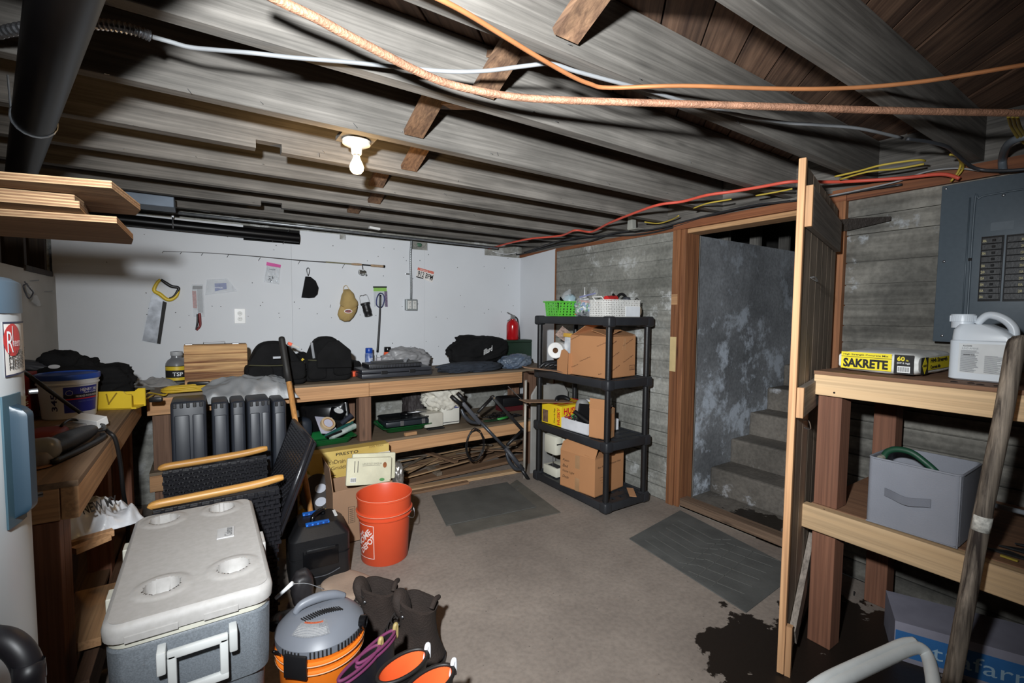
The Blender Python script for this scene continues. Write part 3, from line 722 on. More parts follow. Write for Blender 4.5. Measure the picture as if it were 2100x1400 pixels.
hose('black_cable', PL([(1860, 285), (1900, 290), (1940, 300), (1960, 315), (2000, 345), (2060, 350), (2120, 345)], x=2.80), .007, mat('sleeved_cable', S(58, 60, 64), .4), 'dark cable sweeping down from the beam onto the breaker panel', 'cable')
hose('conduit_pipe', PL([(2057, 352), (2056, 325), (2066, 298), (2090, 283), (2130, 276)], x=2.84), .014, mat('grey_conduit', S(96, 104, 112), .45), 'grey elbow conduit entering the top of the breaker panel', 'conduit', 14)
YEL = mat('yellow_cable', S(186, 162, 62), .55)
def ycab(pts, label, **k): return hose('yellow_cable', PL(pts, **k), .0045, YEL, label, 'cable')
ycab([(1712, 362), (1760, 351), (1810, 338), (1880, 328), (1897, 330)], 'upper yellow cable fanning out right of the plank door', x=2.82)
ycab([(1722, 368), (1780, 352), (1840, 346), (1895, 336)], 'lower yellow cable fanning out right of the plank door', x=2.82)
ycab([(1550, 401), (1590, 394), (1625, 387)], 'short yellow cable left of the top of the plank door', x=2.84)
ycab([(1422, 427), (1450, 417), (1490, 410), (1500, 408)], 'yellow cable stub under the red cable above the doorway', x=2.84)
ycab([(1322, 455), (1350, 458), (1378, 450), (1392, 442)], 'yellow cable stub at the top left of the door frame', x=2.84)
ycab([(990, 370), (1005, 372), (1020, 366), (1045, 354)], 'yellow cable poking out from a joist right of the bulb', y=2.33)
ycab([(870, 434), (878, 428), (886, 424)], 'tiny yellow cable stub under a far joist', y=3.14)
ycab([(1948, 317), (1962, 320), (1970, 335), (1965, 352), (1950, 372)], 'yellow cable looping by the corner of the breaker panel', x=2.81)
ycab([(1970, 325), (1975, 345), (1958, 366)], 'second yellow cable looping by the corner of the breaker panel', x=2.82)
for i, dx in enumerate((0, 9, 18)):
    ycab([(2068 + dx, 240), (2075 + dx, 262), (2090 + dx, 285), (2110 + dx, 300)], ['leftmost', 'middle', 'rightmost'][i] + ' yellow cable hanging above the grey elbow conduit', x=2.80)

# --- junction box hanging below the joists
jb = P(1305, 470, x=2.72)
m = M().prism([(-.022, 0), (.03, 0), (.022, .115), (-.015, .115)], jb + Vector((0, .03, 0)), -Y, Z, .045, bev=.002); m.box(jb + Vector((-.04, -.045, -.004)), jb + Vector((.03, .045, .0)))
tag(m.out('junction_box', mat('grey_beige_plastic', S(150, 150, 142), .6), None), 'small grey plastic box hanging under the joists near the door frame', 'box')
tag(M().ob(P(768, 468, y=3.85), (.09, .03, .018), (0, .05, .1), bev=.002).out('paper_tag', PAPER, None), 'small white tag fixed under the joist above the conduit', 'tag')

# --- lamp
bz = P(731, 293, y=2.02); 
lp = T('ceiling_light', 'white porcelain lampholder with a bare glowing bulb below the joists', 'light', tuple(bz + Vector((0, 0, .02))))
POR = mat('porcelain', S(236, 232, 222), .25)
M().box(bz + Vector((-.07, -.09, .012)), bz + Vector((.07, .06, .03))).out('mounting_board', GREYX, lp)
M().lathe([(.018, -.048), (.021, -.045), (.023, -.022), (.044, -.012), (.056, -.006), (.057, .006), (.05, .012)], bz, 32).out('lampholder', POR, lp, smooth=40)
EM = mat('glowing_glass', (1.0, .72, .38), .3, var=0, emit=14)
M().lathe([(.012, -.050), (.013, -.058), (.017, -.070), (.024, -.084), (.0285, -.098), (.027, -.112), (.018, -.124), (.004, -.129), (.0005, -.1292)], bz, 24).out('bulb', EM, lp, smooth=True)
M().cyl(bz + Vector((0, 0, -.053)), bz + Vector((0, 0, -.04)), .0125).out('screw_cap', STEEL, lp)
blo = bpy.data.objects.new('bulb_light', bl); COL.objects.link(blo); blo.parent = lp; blo.location = (0, -0.0, -.02 - .20)

# --- plywood stack at the top left
def ply(za, pts, label, thick=.018, chamfer=None):
    t_ = T('plywood_board', label, 'board', (pts[1][0], pts[1][1], za))
    M().prism(pts, (0, 0, za), X, Y, thick).out('panel', PLY, t_)
    nl = 5
    for k in range(nl):
        a, c = Vector((*pts[0], za + thick * k / nl)), Vector((*pts[1], za + thick * k / nl))
        for (s_, e_) in zip(pts[:3], pts[1:4]):
            a = Vector((*s_, za)); c = Vector((*e_, za)); d_ = (c - a); n_ = Vector((d_.y, -d_.x, 0)).normalized() * .0012
            M().prism([(0, 0), (d_.length, 0), (d_.length, thick / nl * .93), (0, thick / nl * .93)], a + n_ + Vector((0, 0, thick * k / nl)), d_.normalized(), Z, -.0018).out('veneer', PLYE if k % 2 == 0 else wood('veneer_dark', S(136, 100, 72), S(168, 130, 96), 'x', 1, .8, knot=False), t_)
    return t_
za = 1.700
a1, a2, a3 = P(-300, 350, z=za), P(228, 386, z=za), P(287, 431, z=za)
ply(za, [(-1.4, a1.y + .16), (a2.x, a2.y), (a3.x, a3.y), (a3.x - .02, a3.y + .10), (-1.4, a3.y + .30)], 'topmost plywood board of the stack jutting in at top left')
zb = 1.660
b1, b2, b3 = P(0, 425, z=zb), P(238, 444, z=zb), P(272, 480, z=zb)
ply(zb - .018, [(-1.4, b1.y + .22), (b2.x, b2.y), (b3.x, b3.y), (b3.x - .02, b3.y + .15), (-1.4, b3.y + .25)], 'lowest plywood board of the stack jutting in at top left')
c2, c3 = P(160, 418, z=1.67), P(175, 434, z=1.67)
ply(zb + .001, [(-1.4, c2.y + .16), (c2.x, c2.y + .01), (c3.x, c3.y + .02), (c3.x - .01, c3.y + .12), (-1.4, c3.y + .15)], 'middle plywood board of the stack at top left, the shorter one')
c2, c3 = P(150, 408, z=1.685), P(168, 420, z=1.685)
ply(zb + .020, [(-1.4, c2.y + .17), (c2.x, c2.y + .01), (c3.x, c3.y + .02), (c3.x - .01, c3.y + .12), (-1.4, c3.y + .15)], 'plywood board just under the topmost one at top left')
br = T('shelf_bracket', 'timber bracket carrying the plywood stack at far left', 'bracket', (-1.0, 1.9, 0))
M().box((-.80, 1.55, zb - .06), (-.76, 2.1, zb - .019)).out('arm', darkst, br)
M().box((-.80, 2.1, zb - .06), (-.76, 2.14, 2.1)).out('hanger', darkst, br)

# ================================================================ THINGS ON THE WHITE WALL
YW = YB - 0.001
def W(px, py, off=0.0): return P(px, py, y=YW - off)
REDP = mat('red_paint', S(170, 22, 28), .35, var=.05)
YELP = mat('yellow_plastic', S(222, 190, 50), .4, var=.05)
def wallpoly(px, off, th):   # outline given in photo pixels, cut on a plane parallel to the wall
    pts = [W(a, c, off) for a, c in px]
    return M().prism([(p.x, p.z) for p in pts], (0, YW - off, 0), X, Z, th)
# back saw
sw = T('back_saw', 'back saw with yellow and black handle hanging blade down on the white wall', 'saw', tuple(W(325, 640)))
wallpoly([(312, 600), (334, 616), (341, 620), (328, 705), (292, 698)], .012, .0015).out('blade', mat('brushed_steel', S(96, 98, 102), .42, .7, var=.4, vs=14), sw)
wallpoly([(334, 617), (342, 620), (329, 705), (322, 704)], .008, .006).out('blade_back', INK, sw)
hpts = [(329, 569), (336, 575), (368, 588), (371, 592), (362, 610), (350, 618), (341, 617), (328, 606), (313, 597), (318, 580)]
hin = [(330, 583), (340, 590), (352, 598), (352, 605), (346, 610), (340, 608), (328, 601), (321, 594)]
def loopband(m, outer, inner, off, th):
    n = len(outer); 
    for i in range(n):
        a, c = outer[i], outer[(i + 1) % n]
        f = lambda k: inner[int(round(k * len(inner) / n)) % len(inner)]
        q = [a, c, f(i + 1), f(i)]
        if q[2] == q[3]: q = q[:3]
        pts = [W(*p, off) for p in q]; m.prism([(p.x, p.z) for p in pts], (0, YW - off, 0), X, Z, th)
    return m
M().tube([W(*p, .018) for p in [(329, 573), (322, 580), (316, 595), (328, 603), (341, 613), (351, 614), (362, 606), (367, 592)]], [.009, .010, .012, .014, .013, .012, .011, .008], 10).out('handle', YELP, sw, smooth=True)
M().tube([W(*p, .022) for p in [(330, 573), (340, 580), (352, 587), (366, 590), (362, 600), (355, 608), (347, 611)]], [.008, .0115, .0115, .010, .008, .006, .005], 10).out('grip', BLK, sw, smooth=True)
# packaged jab saw
js = T('jab_saw', 'small saw with dark red handle in a clear hanging pack on the white wall', 'saw', tuple(W(405, 630)))
wallpoly([(393, 583), (416, 583), (420, 649), (397, 649)], .006, .004).out('blister_pack', CLEAR, js)
wallpoly([(395, 586), (415, 586), (415, 592), (395, 593)], .0065, .003).out('header_card', mat('dark_card', S(70, 66, 68), .6), js)
wallpoly([(394, 596), (402, 596), (404, 632), (396, 631)], .007, .002).out('printed_card', mat('red_card', S(170, 96, 86), .6, var=.3, vs=80), js)
wallpoly([(404, 593), (414, 592), (417, 641), (406, 641)], .008, .002).out('blade', mat('dull_blade', S(120, 122, 124), .5, .3), js)
M().tube([W(*p, .014) for p in [(409, 642), (410, 655), (410, 668), (403, 677)]], [.009, .0095, .0085, .006], 10).out('grip', mat('dark_red_plastic', S(120, 34, 34), .45), js, smooth=True)
M().tube([W(*p, .010) for p in [(405, 644), (405, 660), (402, 676)]], [.006, .007, .005], 8).out('grip_edge', BLK, js, smooth=True)
# clear envelope with blue print
ce_ = T('plastic_envelope', 'clear trapezoid plastic sleeve with blue printing beside the packaged saw', 'sleeve', tuple(W(450, 590)))
wallpoly([(424, 573), (466, 571), (486, 597), (421, 605)], .004, .003).out('sleeve', CLEAR, ce_)
wallpoly([(440, 581), (464, 580), (465, 592), (441, 597)], .0055, .001).out('blue_label', mat('blue_print', S(70, 90, 160), .6, var=.4, vs=150), ce_)
text('10 PACK', W(441, 591, .0075), X, Z, .05, .012, WHT, ce_)
# outlet plate
ol = T('outlet_cover', 'white duplex outlet plate on the wall above the wooden case', 'outlet', tuple(W(492, 648)))
c_ = W(492, 648)
M().box(c_ + Vector((-.038, -.006, -.058)), c_ + Vector((.038, 0, .058)), bev=.003).out('plate', mat('plate_white', S(238, 238, 236), .25, var=0), ol)
for dz in (.021, -.021):
    M().lathe([(.0165, 0), (.0165, .0022), (.015, .003)], c_ + Vector((0, -.0062, dz)), 20, mtx=Matrix.Rotation(PI / 2, 3, 'X')).out('socket', mat('socket_grey', S(206, 206, 202), .3), ol)
    m = M()
    for dx in (-.006, .006): m.box(c_ + Vector((dx - .001, -.0100, dz - .002)), c_ + Vector((dx + .001, -.0094, dz + .006)))
    m.out('slot', INK, ol)
# zip bag with pink top
zb_ = T('zip_bag', 'small clear zip bag of hardware with a bright pink top strip', 'bag', tuple(W(559, 560)))
wallpoly([(547, 545), (575, 548), (572, 583), (541, 578)], .006, .005).out('pouch', CLEAR, zb_)
wallpoly([(547, 537), (576, 543), (575, 549), (546, 544)], .008, .004).out('header', mat('pink', S(206, 60, 150), .5), zb_)
m = M(); q = random.Random(4)
for i in range(14):
    p = W(549 + q.uniform(0, 20), 566 + q.uniform(0, 12), .009); m.ob(p, (.012, .004, .008), (q.random(), q.random() * 2, q.random() * 3), bev=.001)
tag(m.out('fittings', GALV, zb_), None, None, kind='stuff')
text('FREEZER', W(552, 553, .012), X, Z, .045, .008, mat('grey_ink', S(90, 90, 110), .7), zb_)
# black pouch
pc = T('pouch', 'black half-round fabric pouch hanging from a swivel clip', 'pouch', tuple(W(633, 585)))
wallpoly([(626, 567), (636, 568), (646, 576), (652, 590), (650, 603), (643, 610), (632, 611), (618, 610)], .006, .028).out('body', BLKF, pc)
M().tube([W(*p, .018) for p in [(632, 566), (630, 560), (629, 552), (632, 549), (635, 553), (634, 560), (632, 565)]], .0028, 8).out('clip', BLKG, pc, smooth=True)
# cap
cp = T('baseball_cap', 'tan baseball cap with oval patch hanging brim down on a nail', 'cap', tuple(W(712, 625)))
CAPM = mat('tan_cotton', S(176, 150, 96), .9, bump=.2, bs=300)
m = M(); cpt = [(706, 593), (716, 592), (724, 600), (727, 610), (733, 618), (734, 626), (729, 634), (715, 642), (700, 636), (697, 622), (700, 606)]
ctr = W(714, 617, .004)
def capf(a, b_):
    k = a * len(cpt); i = int(k) % len(cpt); t = k - int(k); p0, p1 = cpt[i], cpt[(i + 1) % len(cpt)]
    e = W(p0[0] * (1 - t) + p1[0] * t, p0[1] * (1 - t) + p1[1] * t, .004); r = 1 - b_
    q = ctr.lerp(e, r); q.y -= .085 * math.sqrt(max(0, 1 - r ** 2.4)); return q
m.sheet(capf, 44, 10, closed_u=True).out('crown', CAPM, cp, smooth=True)
bpt = [(698, 626), (694, 636), (692, 645), (696, 654), (706, 659), (716, 658), (724, 650), (731, 638), (733, 628), (716, 634)]
m = M(); bc = W(713, 643, .04)
def brf(a, b_):
    k = a * len(bpt); i = int(k) % len(bpt); t = k - int(k); p0, p1 = bpt[i], bpt[(i + 1) % len(bpt)]
    e = W(p0[0] * (1 - t) + p1[0] * t, p0[1] * (1 - t) + p1[1] * t, .045); q = bc.lerp(e, 1 - b_); q.y = YW - .05 - .03 * (1 - (1 - b_) ** 2); return q
m.sheet(brf, 40, 5, th=.003, closed_u=True).out('brim', CAPM, cp, smooth=True)
def oval(m, cen, rx, rz, th, u=X, v=Z, n=28): return m.prism([(math.cos(2 * PI * i / n) * rx, math.sin(2 * PI * i / n) * rz) for i in range(n)], cen, u, v, th)
pp = W(714, 638, .092)
oval(M(), pp, .034, .018, .004).out('patch', mat('patch_white', S(226, 222, 216), .8), cp)
oval(M(), pp + Vector((0, -.0045, 0)), .028, .013, .001).out('patch_print', mat('patch_navy', S(60, 70, 110), .8, col2=S(200, 110, 60), vs=60), cp)
M().tube([W(*p, .02) for p in [(704, 597), (705, 588), (710, 585), (714, 590), (717, 596)]], .003, 6).out('strap', mat('tan_strap', S(196, 176, 136), .8), cp, smooth=True)
# lantern
ln_ = T('camping_lantern', 'black cylinder camping lantern hanging by wire handles beside the cap', 'lantern', tuple(W(750, 640, .05)))
ax = (W(744, 604, .045) - W(756, 648, .045)).normalized(); b0 = W(756, 648, .045)
q_ = Z.rotation_difference(ax).to_matrix()
M().lathe([(.028, 0), (.034, .004), (.033, .03), (.036, .034), (.036, .06), (.034, .064), (.034, .10), (.040, .106), (.040, .118), (.033, .123), (0.001, .124)], b0, 24, mtx=q_).out('body', BLK, ln_, smooth=40)
m = M()
for s_ in (-1, 1):
    a = b0 + ax * .11 + q_ @ Vector((s_ * .041, 0, 0)); m.tube([a, a + ax * .07 + q_ @ Vector((-s_ * .006, 0, 0)), b0 + ax * .19 + q_ @ Vector((s_ * .012, 0, 0)), b0 + ax * .185 + q_ @ Vector((0, 0, 0))], .002, 6)
m.out('wire_handle', STEEL, ln_, smooth=True)
# telescoping pole with carabiner and its packaging
tg = T('rubber_strap', 'long black rubber strap hanging to the bench from a blue carabiner', 'strap', tuple(W(779, 690, .03)))
M().tube([W(*p, .03) for p in [(780, 604), (779, 640), (777, 680), (774, 722)]], [.008, .0085, .009, .010], 10).out('strap', BLK, tg, smooth=True)
M().tube([W(*p, .03) for p in [(779, 601), (786, 604), (788, 615), (784, 628), (778, 630), (772, 624), (773, 610)]], .0045, 8, close=True).out('carabiner', mat('navy_metal', S(40, 46, 100), .35, .5), tg, smooth=True)
M().tube([W(*p, .03) for p in [(774, 722), (772, 728), (774, 734), (781, 733)]], .003, 6).out('hook', STEEL, tg, smooth=True)
hc = T('header_card', 'green header card with a printed strip pinned behind the carabiner', 'packaging', tuple(W(780, 600)))
wallpoly([(766, 589), (792, 588), (793, 597), (766, 597)], .004, .003).out('card', mat('lime_card', S(140, 190, 90), .6), hc)
wallpoly([(765, 587), (793, 587), (793, 590), (765, 590)], .007, .003).out('edge', INK, hc)
wallpoly([(788, 597), (794, 597), (795, 629), (790, 629)], .004, .002).out('strip', mat('purple_print', S(110, 96, 120), .7, var=.5, vs=120), hc)
wallpoly([(766, 598), (788, 598), (790, 628), (767, 628)], .003, .001).out('blister', CLEAR, hc)
# fishing rod
fr = T('fishing_rod', 'fishing rod with open-face reel hung level on the white wall', 'rod', tuple(W(600, 530)))
rp = [W(*p, .02) for p in [(335, 515), (420, 518), (520, 525), (620, 534), (680, 538), (722, 541)]]
M().tube(rp, [.0012, .0018, .0026, .0035, .0042, .0048], 8).out('rod', mat('rod_blank', S(70, 68, 66), .3, .3), fr, smooth=True)
M().tube([W(*p, .02) for p in [(668, 537), (720, 541)]], .0055, 8).out('butt_section', mat('olive_blank', S(130, 126, 100), .4), fr)
CORK = mat('cork', S(166, 140, 112), .85, var=.2, vs=60)
M().tube([W(*p, .02) for p in [(720, 541), (726, 541.5), (735, 542), (742, 542.5)]], [.006, .010, .0105, .007], 12).out('fore_grip', CORK, fr, smooth=True)
M().tube([W(*p, .02) for p in [(742, 542.5), (760, 544)]], .0062, 10).out('reel_seat', BLKG, fr)
M().tube([W(*p, .02) for p in [(760, 544), (765, 544.5), (787, 546.3)]], [.008, .011, .011], 12).out('rear_grip', CORK, fr, smooth=True)
M().tube([W(*p, .02) for p in [(786, 546), (789, 546.5)]], .0125, 12).out('butt_cap', BLKG, fr)
m = M()
for (gx, gy) in ((335, 515), (372, 517), (416, 519), (469, 522), (534, 528), (616, 534), (707, 541)):
    s_ = 1.0 + (gx - 335) / 180; p = W(gx, gy, .02); m.tube([p, p + Vector((-.004 * s_, -.0, -.006 * s_)), p + Vector((-.007 * s_, 0, -.012 * s_))], .0013, 5); 
m.out('line_guide', BLKG, fr)
rc = W(743, 558, .045); m = M(); m.tube([W(743, 544, .025), W(744, 552, .04)], .004, 8, smooth=False); m.out('reel_foot', STEEL, fr)
M().lathe([(.012, -.03), (.02, -.026), (.021, -.008), (.016, -.006), (.016, .008), (.022, .010), (.022, .016), (.014, .03)], rc, 20, mtx=Matrix.Rotation(PI / 2, 3, 'Y')).out('reel_spool', mat('bright_chrome', S(206, 206, 200), .15, .95), fr, smooth=40)
M().tube([rc + Vector((-.026, 0, .02)), rc + Vector((-.036, -.01, -.01)), rc + Vector((-.015, -.02, -.026)), rc + Vector((.014, -.01, -.022))], .0022, 6).out('bail', STEEL, fr, smooth=True)
M().tube([rc + Vector((.02, 0, -.006)), rc + Vector((.032, -.02, -.02)), rc + Vector((.02, -.028, -.03))], .003, 6).out('crank', STEEL, fr, smooth=True)
# licence plate
lpq = [(857, 548), (890, 558), (887, 580), (853, 568)]
lc = T('licence_plate', 'small white and red licence plate tacked askew on the white wall', 'plate', tuple(W(872, 564)))
wallpoly([(857, 548), (890, 557), (887, 579), (853, 567)], .006, .0018).out('plate', mat('plate_enamel', S(226, 222, 218), .4), lc)
wallpoly([(857, 548), (890, 557), (889.2, 562), (856, 553)], .0082, .0006).out('red_band', mat('plate_red', S(206, 70, 56), .5, col2=S(226, 150, 130), vs=90), lc)
o_ = W(855, 565, .0105); u_ = (W(888, 575, .0105) - o_).normalized(); v_ = Vector((-u_.z, 0, u_.x))
text('912 BPM', o_ + u_ * .004, u_, v_, (W(888, 575) - W(855, 565)).length * .93, .05, INK, lc, bold=.012)
text('IDAHO', W(862, 553.5, .009), u_, v_, .08, .011, WHT, lc, bold=.01)
wallpoly([(853.6, 566), (868, 570), (868, 572), (853.4, 568)], .0082, .0006).out('black_sticker', INK, lc)
text('79', W(881, 575.5, .009), u_, v_, .022, .02, INK, lc, bold=.01)
# conduit and outlet box
cb = T('outlet_box', 'grey metal double outlet box on conduit running down the white wall', 'outlet', tuple(W(841, 625)))
c0 = W(841, 625); M().box(c0 + Vector((-.055, -.05, -.052)), c0 + Vector((.055, 0, .052)), bev=.005).out('box', mat('grey_box', S(146, 152, 152), .45, .3), cb)
for dx in (-.024, .024):
    M().box(c0 + Vector((dx - .018, -.054, -.038)), c0 + Vector((dx + .018, -.0505, .038)), bev=.003).out('receptacle', mat('receptacle', S(214, 214, 210), .4), cb)
    m = M()
    for dz in (-.02, .02):
        for e in (-.006, .006): m.box(c0 + Vector((dx + e - .0012, -.0546, dz - .004)), c0 + Vector((dx + e + .0012, -.0541, dz + .006)))
        m.box(c0 + Vector((dx - .002, -.0546, dz - .012)), c0 + Vector((dx + .002, -.0541, dz - .008)))
    m.out('slot', INK, cb)
ct = W(841, 478, .025); cbm = Vector((W(841, 613).x, c0.y - .025, c0.z + .052))
cl_ = [Vector((W(842, 492).x, c0.y - .025, 2.09)), Vector((W(840, 530).x, c0.y - .022, W(840, 530).z)), Vector((W(841.5, 580).x, c0.y - .022, W(841, 580).z)), cbm]
cf = fine(cl_, 26)
M().tube(cf, [.0095 if i % 2 else .0108 for i in range(len(cf))], 10, smooth=False).out('conduit', mat('flex_steel', S(140, 144, 146), .4, .6), cb)
M().box(Vector((c0.x - .045, YW - .012, W(0 + 838, 562).z - .006)), Vector((c0.x + .012, YW, W(838, 562).z + .006)), bev=.002).out('strap', STEEL, cb)
# wires seen in the wall cut-outs
q = random.Random(2)
g = T('wire_bundle', 'tangle of wires with a green connector in the square wall cut-out', 'wires', tuple(W(862, 502, -.02)))
M().lump(W(860, 502, -.008), (.05, .014, .035), 4, .1, 3, 2, 2).out('connector', mat('dull_green', S(70, 104, 84), .5), g, smooth=True)
M().tube([W(848, 500, -.01), W(853, 506, -.005), W(860, 499, -.004), W(868, 506, -.006), W(874, 498, -.01)], .002, 6).out('wire', mat('pale_wire', S(170, 168, 160), .5), g, smooth=True)
hose('white_wire', [W(1010, 515, .03), W(1022, 519, .03), W(1040, 521, .03), W(1060, 518, .03)], .004, WHT, 'short white wire stub in the wall corner cut-out', 'cable')
tag(M().prism([(n1a - .002, n1z), (n1b, n1z), (n1b, zt), (n1a - .002, zt)], (0, YB + .026, 0), X, Z, .004).out('recess_shade', mat('shade_black', S(14, 13, 13), .95), wb), None, None)  # black sheet behind the cut-out, its colour painting in the hole's shade
m = M()
for a, c in (((588, 479), (594, 470)), ((580, 500), (584, 494))): m.tube([W(*a, .03), W(*c, .03)], .002, 5, smooth=False)
m.out('nail', STEEL, wb)
# safety glasses on the left wall
sgp = lambda a, c, o=0.016: P(a, c, x=XL + o)
sg = T('safety_glasses', 'clear safety glasses hung by one arm on the grey left wall', 'glasses', tuple(sgp(63, 600)))
m = M()
m.prism([(p.y, p.z) for p in (sgp(48, 585), sgp(58, 588), sgp(66, 598), (sgp(62, 608)), sgp(52, 600))], (XL + .028, 0, 0), Y, Z, -.004)
m.prism([(p.y, p.z) for p in (sgp(62, 606), sgp(70, 604), sgp(80, 626), (sgp(72, 628)), sgp(60, 618))], (XL + .028, 0, 0), Y, Z, -.004)
m.out('lens', mat('lens_clear', S(190, 188, 184), .12, alpha=.35, sp=.9), sg)
M().tube([sgp(50, 577, .02), sgp(62, 592, .04), sgp(68, 600, .04), sgp(60, 612, .04), sgp(52, 600, .03), sgp(48, 586, .03), sgp(56, 582, .03)], .0035, 6).out('frame', DGREY, sg, smooth=True)
for k, (a, c) in enumerate(((55, 576), (85, 598))):
    q0 = sgp(a, c, 0.0); tag(M().tube([q0, q0 + Vector((.05, -.002, .006))], .0025, 6, smooth=False).out('nail', STEEL, wl), None, None)

# ================================================================ ON THE BACK BENCH
BT = RB + .015
def onb(px, py, z=None): return P(px, py, z=BT if z is None else z)
def zat(px, py, y): return P(px, py, y=y).z
# wooden case
wc = T('wooden_case', 'varnished striped wooden carrying case standing on the back bench', 'case', (0, 0, 0))
y0 = 3.62
xa, xb = P(378, 760, y=y0).x, P(508, 760, y=y0).x; zt_ = zat(440, 708, y0)
wc.location = ((xa + xb) / 2, y0, BT); ORG[wc.name] = Vector(wc.location)
ACW = wood('acacia', S(120, 72, 40), S(220, 176, 122), 'x', .7, 1.5, mottle=.2)
nst = 5; hh = (zt_ - BT) / nst
for i in range(nst): M().box((xa, y0, BT + i * hh), (xb, y0 + .11, BT + (i + 1) * hh - .0006), bev=.0015, seg=1).out('board', ACW, wc)
M().box((xa + .001, y0 + .006, zt_), (xb - .001, y0 + .104, zt_ + .006), bev=.003).out('lid_edge', wood('acacia', S(120, 76, 44), S(170, 122, 78), 'x', .8, 1.1), wc)
hx = (xa + xb) / 2 - .01
M().tube([(hx - .06, y0 + .05, zt_ + .005), (hx - .06, y0 + .045, zt_ + .022), (hx + .06, y0 + .045, zt_ + .022), (hx + .06, y0 + .05, zt_ + .005)], .0035, 8, smooth=False).out('handle', STEEL, wc)
for dx in (-.14, .12): M().box((hx + dx - .02, y0 + .02, zt_ + .004), (hx + dx + .02, y0 + .07, zt_ + .011), bev=.002).out('latch', STEEL, wc)
# tsp bottle
bp_ = onb(364, 785); bp_.z = BT + .003
tb = T('cleaner_bottle', 'translucent grey bottle with black and yellow TSP label beside the wooden case', 'bottle', tuple(bp_))
k = bp_.y * .951 * 1.0
def hgt(px0, px1, p): return abs(px1 - px0) * (RM.transposed() @ (p - CAM)).z * -1 / F
w_ = hgt(347, 385, bp_) / 2; h_ = hgt(728, 792, bp_) * 1.0
prof = lambda w, h: [(w * .94, 0), (w, .006), (w, h * .62), (w * .82, h * .72), (w * .5, h * .80), (w * .48, h * .86), (w * .52, h * .87), (w * .52, h * .98), (w * .3, h)]
M().lathe(prof(w_, h_), bp_, 28).out('bottle', mat('smoky_bottle', S(120, 120, 122), .3), tb, smooth=40)
M().lathe([(w_ * .53, h_ * .87), (w_ * .55, h_ * .88), (w_ * .55, h_ * .99), (w_ * .5, h_ * 1.0), (0.0005, h_ * 1.0)], bp_, 24).out('cap', mat('grey_cap', S(176, 178, 180), .4), tb, smooth=40)
M().lathe([(w_ * 1.015, h_ * .04), (w_ * 1.015, h_ * .56)], bp_, 28, cap=False).out('label', INK, tb, smooth=True)
M().lathe([(w_ * 1.025, h_ * .42), (w_ * 1.025, h_ * .54)], bp_, 28, cap=False).out('label_band', YELP, tb, smooth=True)
M().lathe([(w_ * 1.025, h_ * .10), (w_ * 1.025, h_ * .19)], bp_, 28, cap=False).out('label_band', YELP, tb, smooth=True)
def cylfn(c, r, a_mid, span, z0, z1): return lambda u, v: (c[0] + r * math.sin(a_mid + (u - .5) * span), c[1] - r * math.cos(a_mid + (u - .5) * span), z0 + (z1 - z0) * v)
text('TSP', None, None, None, 1, 1, WHT, tb, bold=.02, fn=cylfn(bp_, w_ * 1.05, .1, .9, bp_.z + h_ * .24, bp_.z + h_ * .36))

# yellow cord coil
def coil(m, cen, rx, ry, n, r, seed=1, rz=0.0, dz=.008):
    q = random.Random(seed); pts = []
    for i in range(n * 12):
        a = i / 12 * 2 * PI; k = 1 + .12 * math.sin(a * .37 + seed) + q.uniform(-.03, .03)
        p = Vector((math.cos(a) * rx * k, math.sin(a) * ry * k, dz * (i / 12) * .5 + r + q.uniform(0, dz * .5)))
        pts.append(Vector(cen) + Matrix.Rotation(rz, 3, 'Z') @ p)
    return m.tube(pts, r, 7, sub=3)
yc = T('extension_cord', 'coiled yellow extension cord in front of the wooden case on the bench', 'cord', tuple(onb(400, 800)))
c_ = onb(402, 803); YC = mat('yellow_cord', S(206, 172, 50), .5)
m = coil(M(), (c_.x, c_.y - .0, BT + .001), .16, .055, 7, .005, 3, .15, .010); m.out('cord', YC, yc, smooth=True)
pl_ = onb(324, 812); hw = [c_ + Vector((-.14, -.02, .01)), onb(335, 815) + Vector((0, .04, .008)), onb(305, 808) + Vector((.0, 0.0, .008)), onb(296, 822) + Vector((0, -.0, .008)), pl_ + Vector((-.02, 0, .01))]
M().tube(hw, .005, 7).out('cord_tail', YC, yc, smooth=True)
M().ob(onb(320, 824) + Vector((0, 0, .014)), (.06, .028, .026), (0, 0, -.2), bev=.006).out('plug', BLK, yc, smooth=40)
M().ob(onb(408, 800) + Vector((0, 0, .045)), (.12, .03, .024), (0, 0, -.25), bev=.006).out('connector', BLK, yc, smooth=40)
# plastic sheeting, left end of back bench
DF = mat('dusty_film', S(120, 118, 112), .35, bump=.4, bs=30, sp=.8)
tag(M().crumple((P(235, 790, y=3.86).x, 3.86, BT + .001), (.40, .34), .03, 3, wr=.02).out('plastic_sheeting', DF, None, smooth=50), 'crumpled dusty grey plastic film behind the yellow mitre box', 'film')
tag(M().crumple((P(318, 785, y=3.93).x, 3.93, BT + .001), (.24, .22), .05, 9, wr=.025).out('plastic_bag', mat('clear_film', S(160, 158, 156), .25, alpha=.8, bump=.5, bs=30, sp=.9), None, smooth=50), 'crumpled clear plastic bag left of the cleaner bottle', 'bag')
